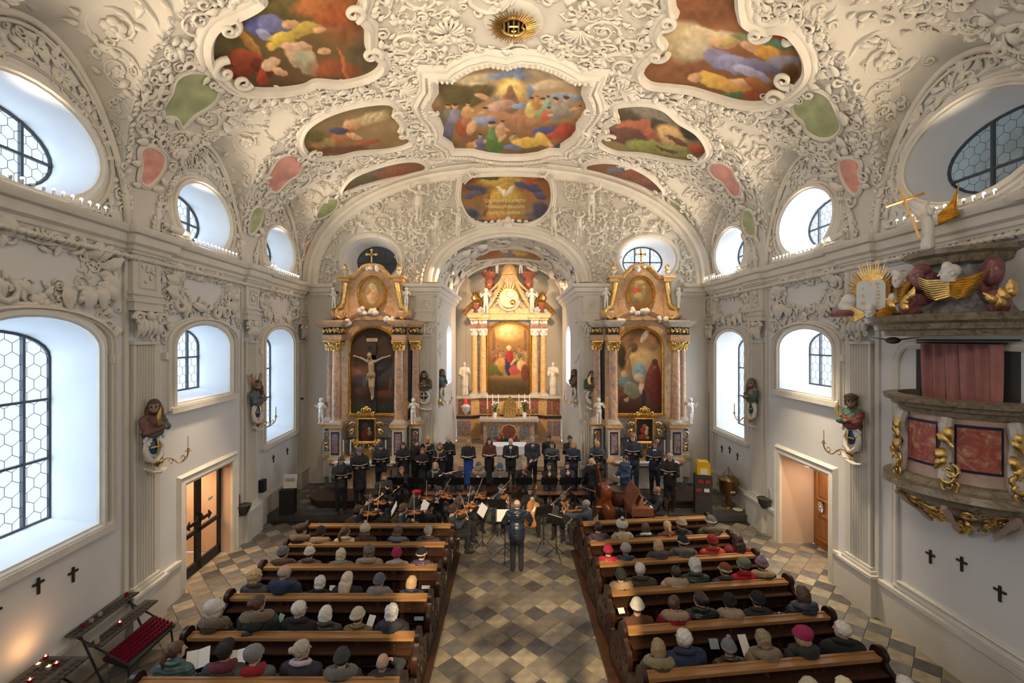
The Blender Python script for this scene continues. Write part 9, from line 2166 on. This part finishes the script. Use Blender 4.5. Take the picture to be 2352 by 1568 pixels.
rack('long two-tier iron candle rack with red cup tray under the left wall',7.1,8.35,[(-6.93,.95,.24),(-6.58,.80,.24)],(-6.32,.46,.42,7.2,8.3),[(-6.60,7.62,.80,1),(-6.93,7.62,.95,0),(-6.92,7.45,.95,0),(-6.94,7.32,.95,0),(-6.55,7.15,.80,0),(-6.62,7.22,.80,0),(-6.98,8.2,.95,0)])
rack('near iron candle rack with burning tea lights in the bottom left corner',5.3,6.72,[(-6.78,.90,.42),(-6.45,.90,.22)],(-6.35,.52,.36,5.5,6.6),[(-6.86,6.66,.9,1),(-6.80,6.50,.9,1),(-6.60,6.45,.9,1),(-6.56,6.52,.9,1),(-6.86,6.08,.9,1),(-6.84,5.98,.9,1),(-6.6,6.2,.9,1),(-6.64,6.1,.9,0)])
spot('candle_glow',(-6.7,6.5,1.15),(-6.95,6.5,1.3),160,5,(1,.5,.2),1,.05)
# lamp rows and spotlights on the cornice
LB=emis('lamp_bulb',(1,.88,.7),9)
def lamprow(lab,side,ya,yb,n):
    fn=fl if side<0 else fr;t=thing('lamp_row',lab,'lamp strip',fn((ya+yb)/2,7.68,.3),world=True);mb=MB();mb.tube([fn(ya,7.71,.3),fn(yb,7.71,.3)],.014,n=5);mb.build('rail',WHITEF,t)
    for i in range(n):y=ya+(yb-ya)*(i+.5)/n;mb=MB();mb.lathe([(.015,-.03),(.022,.03)],c=fn(y,7.76,.3),n=8);s_=mb.build('socket',SILV,t);mb=MB();mb.ball(fn(y,7.80,.3),.022,6);mb.build('bulb',LB,s_)
for k,b in enumerate(BL):lamprow('row of small bulbs on the left cornice under the %s oval' % ('nearest','middle','farthest')[k],-1,b-.9,b+.95,12)
for k,b in enumerate(BR):lamprow('row of small bulbs on the right cornice under the %s oval' % ('nearest','middle','farthest')[k],1,b-.9,b+.95,12)
def spl(lab,side,y):
    fn=fl if side<0 else fr;t=thing('spotlight',lab,'spotlight',fn(y,7.7,.3),world=True);mb=MB();mb.tube([fn(y-.3,7.75,.3),fn(y+.3,7.75,.3)],.016,n=5);mb.build('bar',WHITEF,t)
    for q in (-.12,.1):c=Vector(fn(y+q,7.86,.3));mb=MB();d=Vector((-side*.5,.6,-.25)).normalized()*.12;mb.tube([c-d,c+d],.06,n=10);h_=mb.build('head',WHITEF,t);mb=MB();mb.ball(c+d,.05,6);mb.build('lens',LB,h_)
for lab,s,y in (('pair of white spotlights on the left cornice beside the middle oval',-1,9.5),('pair of white spotlights on the left cornice beside the far oval',-1,13.5),('pair of white spotlights on the right cornice beside the middle oval',1,10.05),('pair of white spotlights on the right cornice beside the far oval',1,14.0),('pair of white spotlights at the far end of the right cornice',1,16.3)):spl(lab,s,y)
# booklets held or lying among the audience
def booklet(lab,px,py,Y,w_,h_,tilt,rz,col=PAPER,open_=0):
    p=at(px,py,Y);t=thing('booklet',lab,'booklet',tuple(p),rz);Rx=Matrix.Rotation(math.radians(tilt),3,'X')
    for s in ((-1,1) if open_ else (0,)):mb=MB();mb.box((s*w_*.5,0,0),(w_,h_,.008),M=Rx @ Matrix.Rotation(-s*.25,3,'Y'));mb.build('page' if open_ else 'sheet',col,t,smooth=0)
PG=mat('green_leaflet',(.30,.42,.24),.6);PB=mat('grey_blue_booklet',(.25,.30,.36),.6)
booklet('open song booklet held beside the teal jacket',455,1512,6.75,.15,.26,40,.5,PAPER,1);booklet('open booklet held by the man in the flat cap',542,1512,6.75,.14,.24,40,.3,PAPER,1)
booklet('green leaflet in the fourth left row',643,1425,7.6,.12,.2,60,-.5,PG);booklet('white leaflet held before the cream knit hat',852,1426,7.5,.12,.18,50,-.3);booklet('white leaflet beside the short white hair',762,1356,8.6,.10,.18,60,0)
booklet('white leaflet before the white knit hat, right side',1427,1402,7.7,.11,.09,40,.2);booklet('tall white leaflet in the fifth right row',1711,1483,6.9,.13,.3,50,.1);booklet('grey-blue booklet on the pew shelf, fifth right row',1640,1478,7.0,.14,.14,50,0,PB)
for px,py,Y,k in ((978,1348,8.9,'third'),(962,1420,7.9,'fourth'),(985,1242,10.9,'first')):booklet('grey-blue booklet on the shelf at the aisle end of the %s left row' % k,px,py,Y,.16,.06,60,0,PB)
ph=at(567,1460,7.09);t=thing('smartphone','dark smartphone lying on the fifth left pew rail','phone',(ph.x,7.09,.985),.2);mb=MB();mb.box((0,0,0),(.15,.075,.009));mb.build('body',BLACK,t,smooth=0);mb=MB();mb.box((0,0,.005),(.13,.065,.002));mb.build('screen',mat('phone_glass',(.08,.08,.09),.1),t,smooth=0)
# mark multi-piece ornament parts as stuff: pieces too small to pick apart
for o in bpy.data.objects:
    if o.type=='MESH' and o.parent is not None and 'kind' not in o and any(k in o.name for k in ('scroll','leaves','foliage','moulding','keys','carving','inlay','capital','surround','wings','leaf_border','gilt_','stems','window_surround','monogram','cartouche','drip')):o['kind']='stuff'
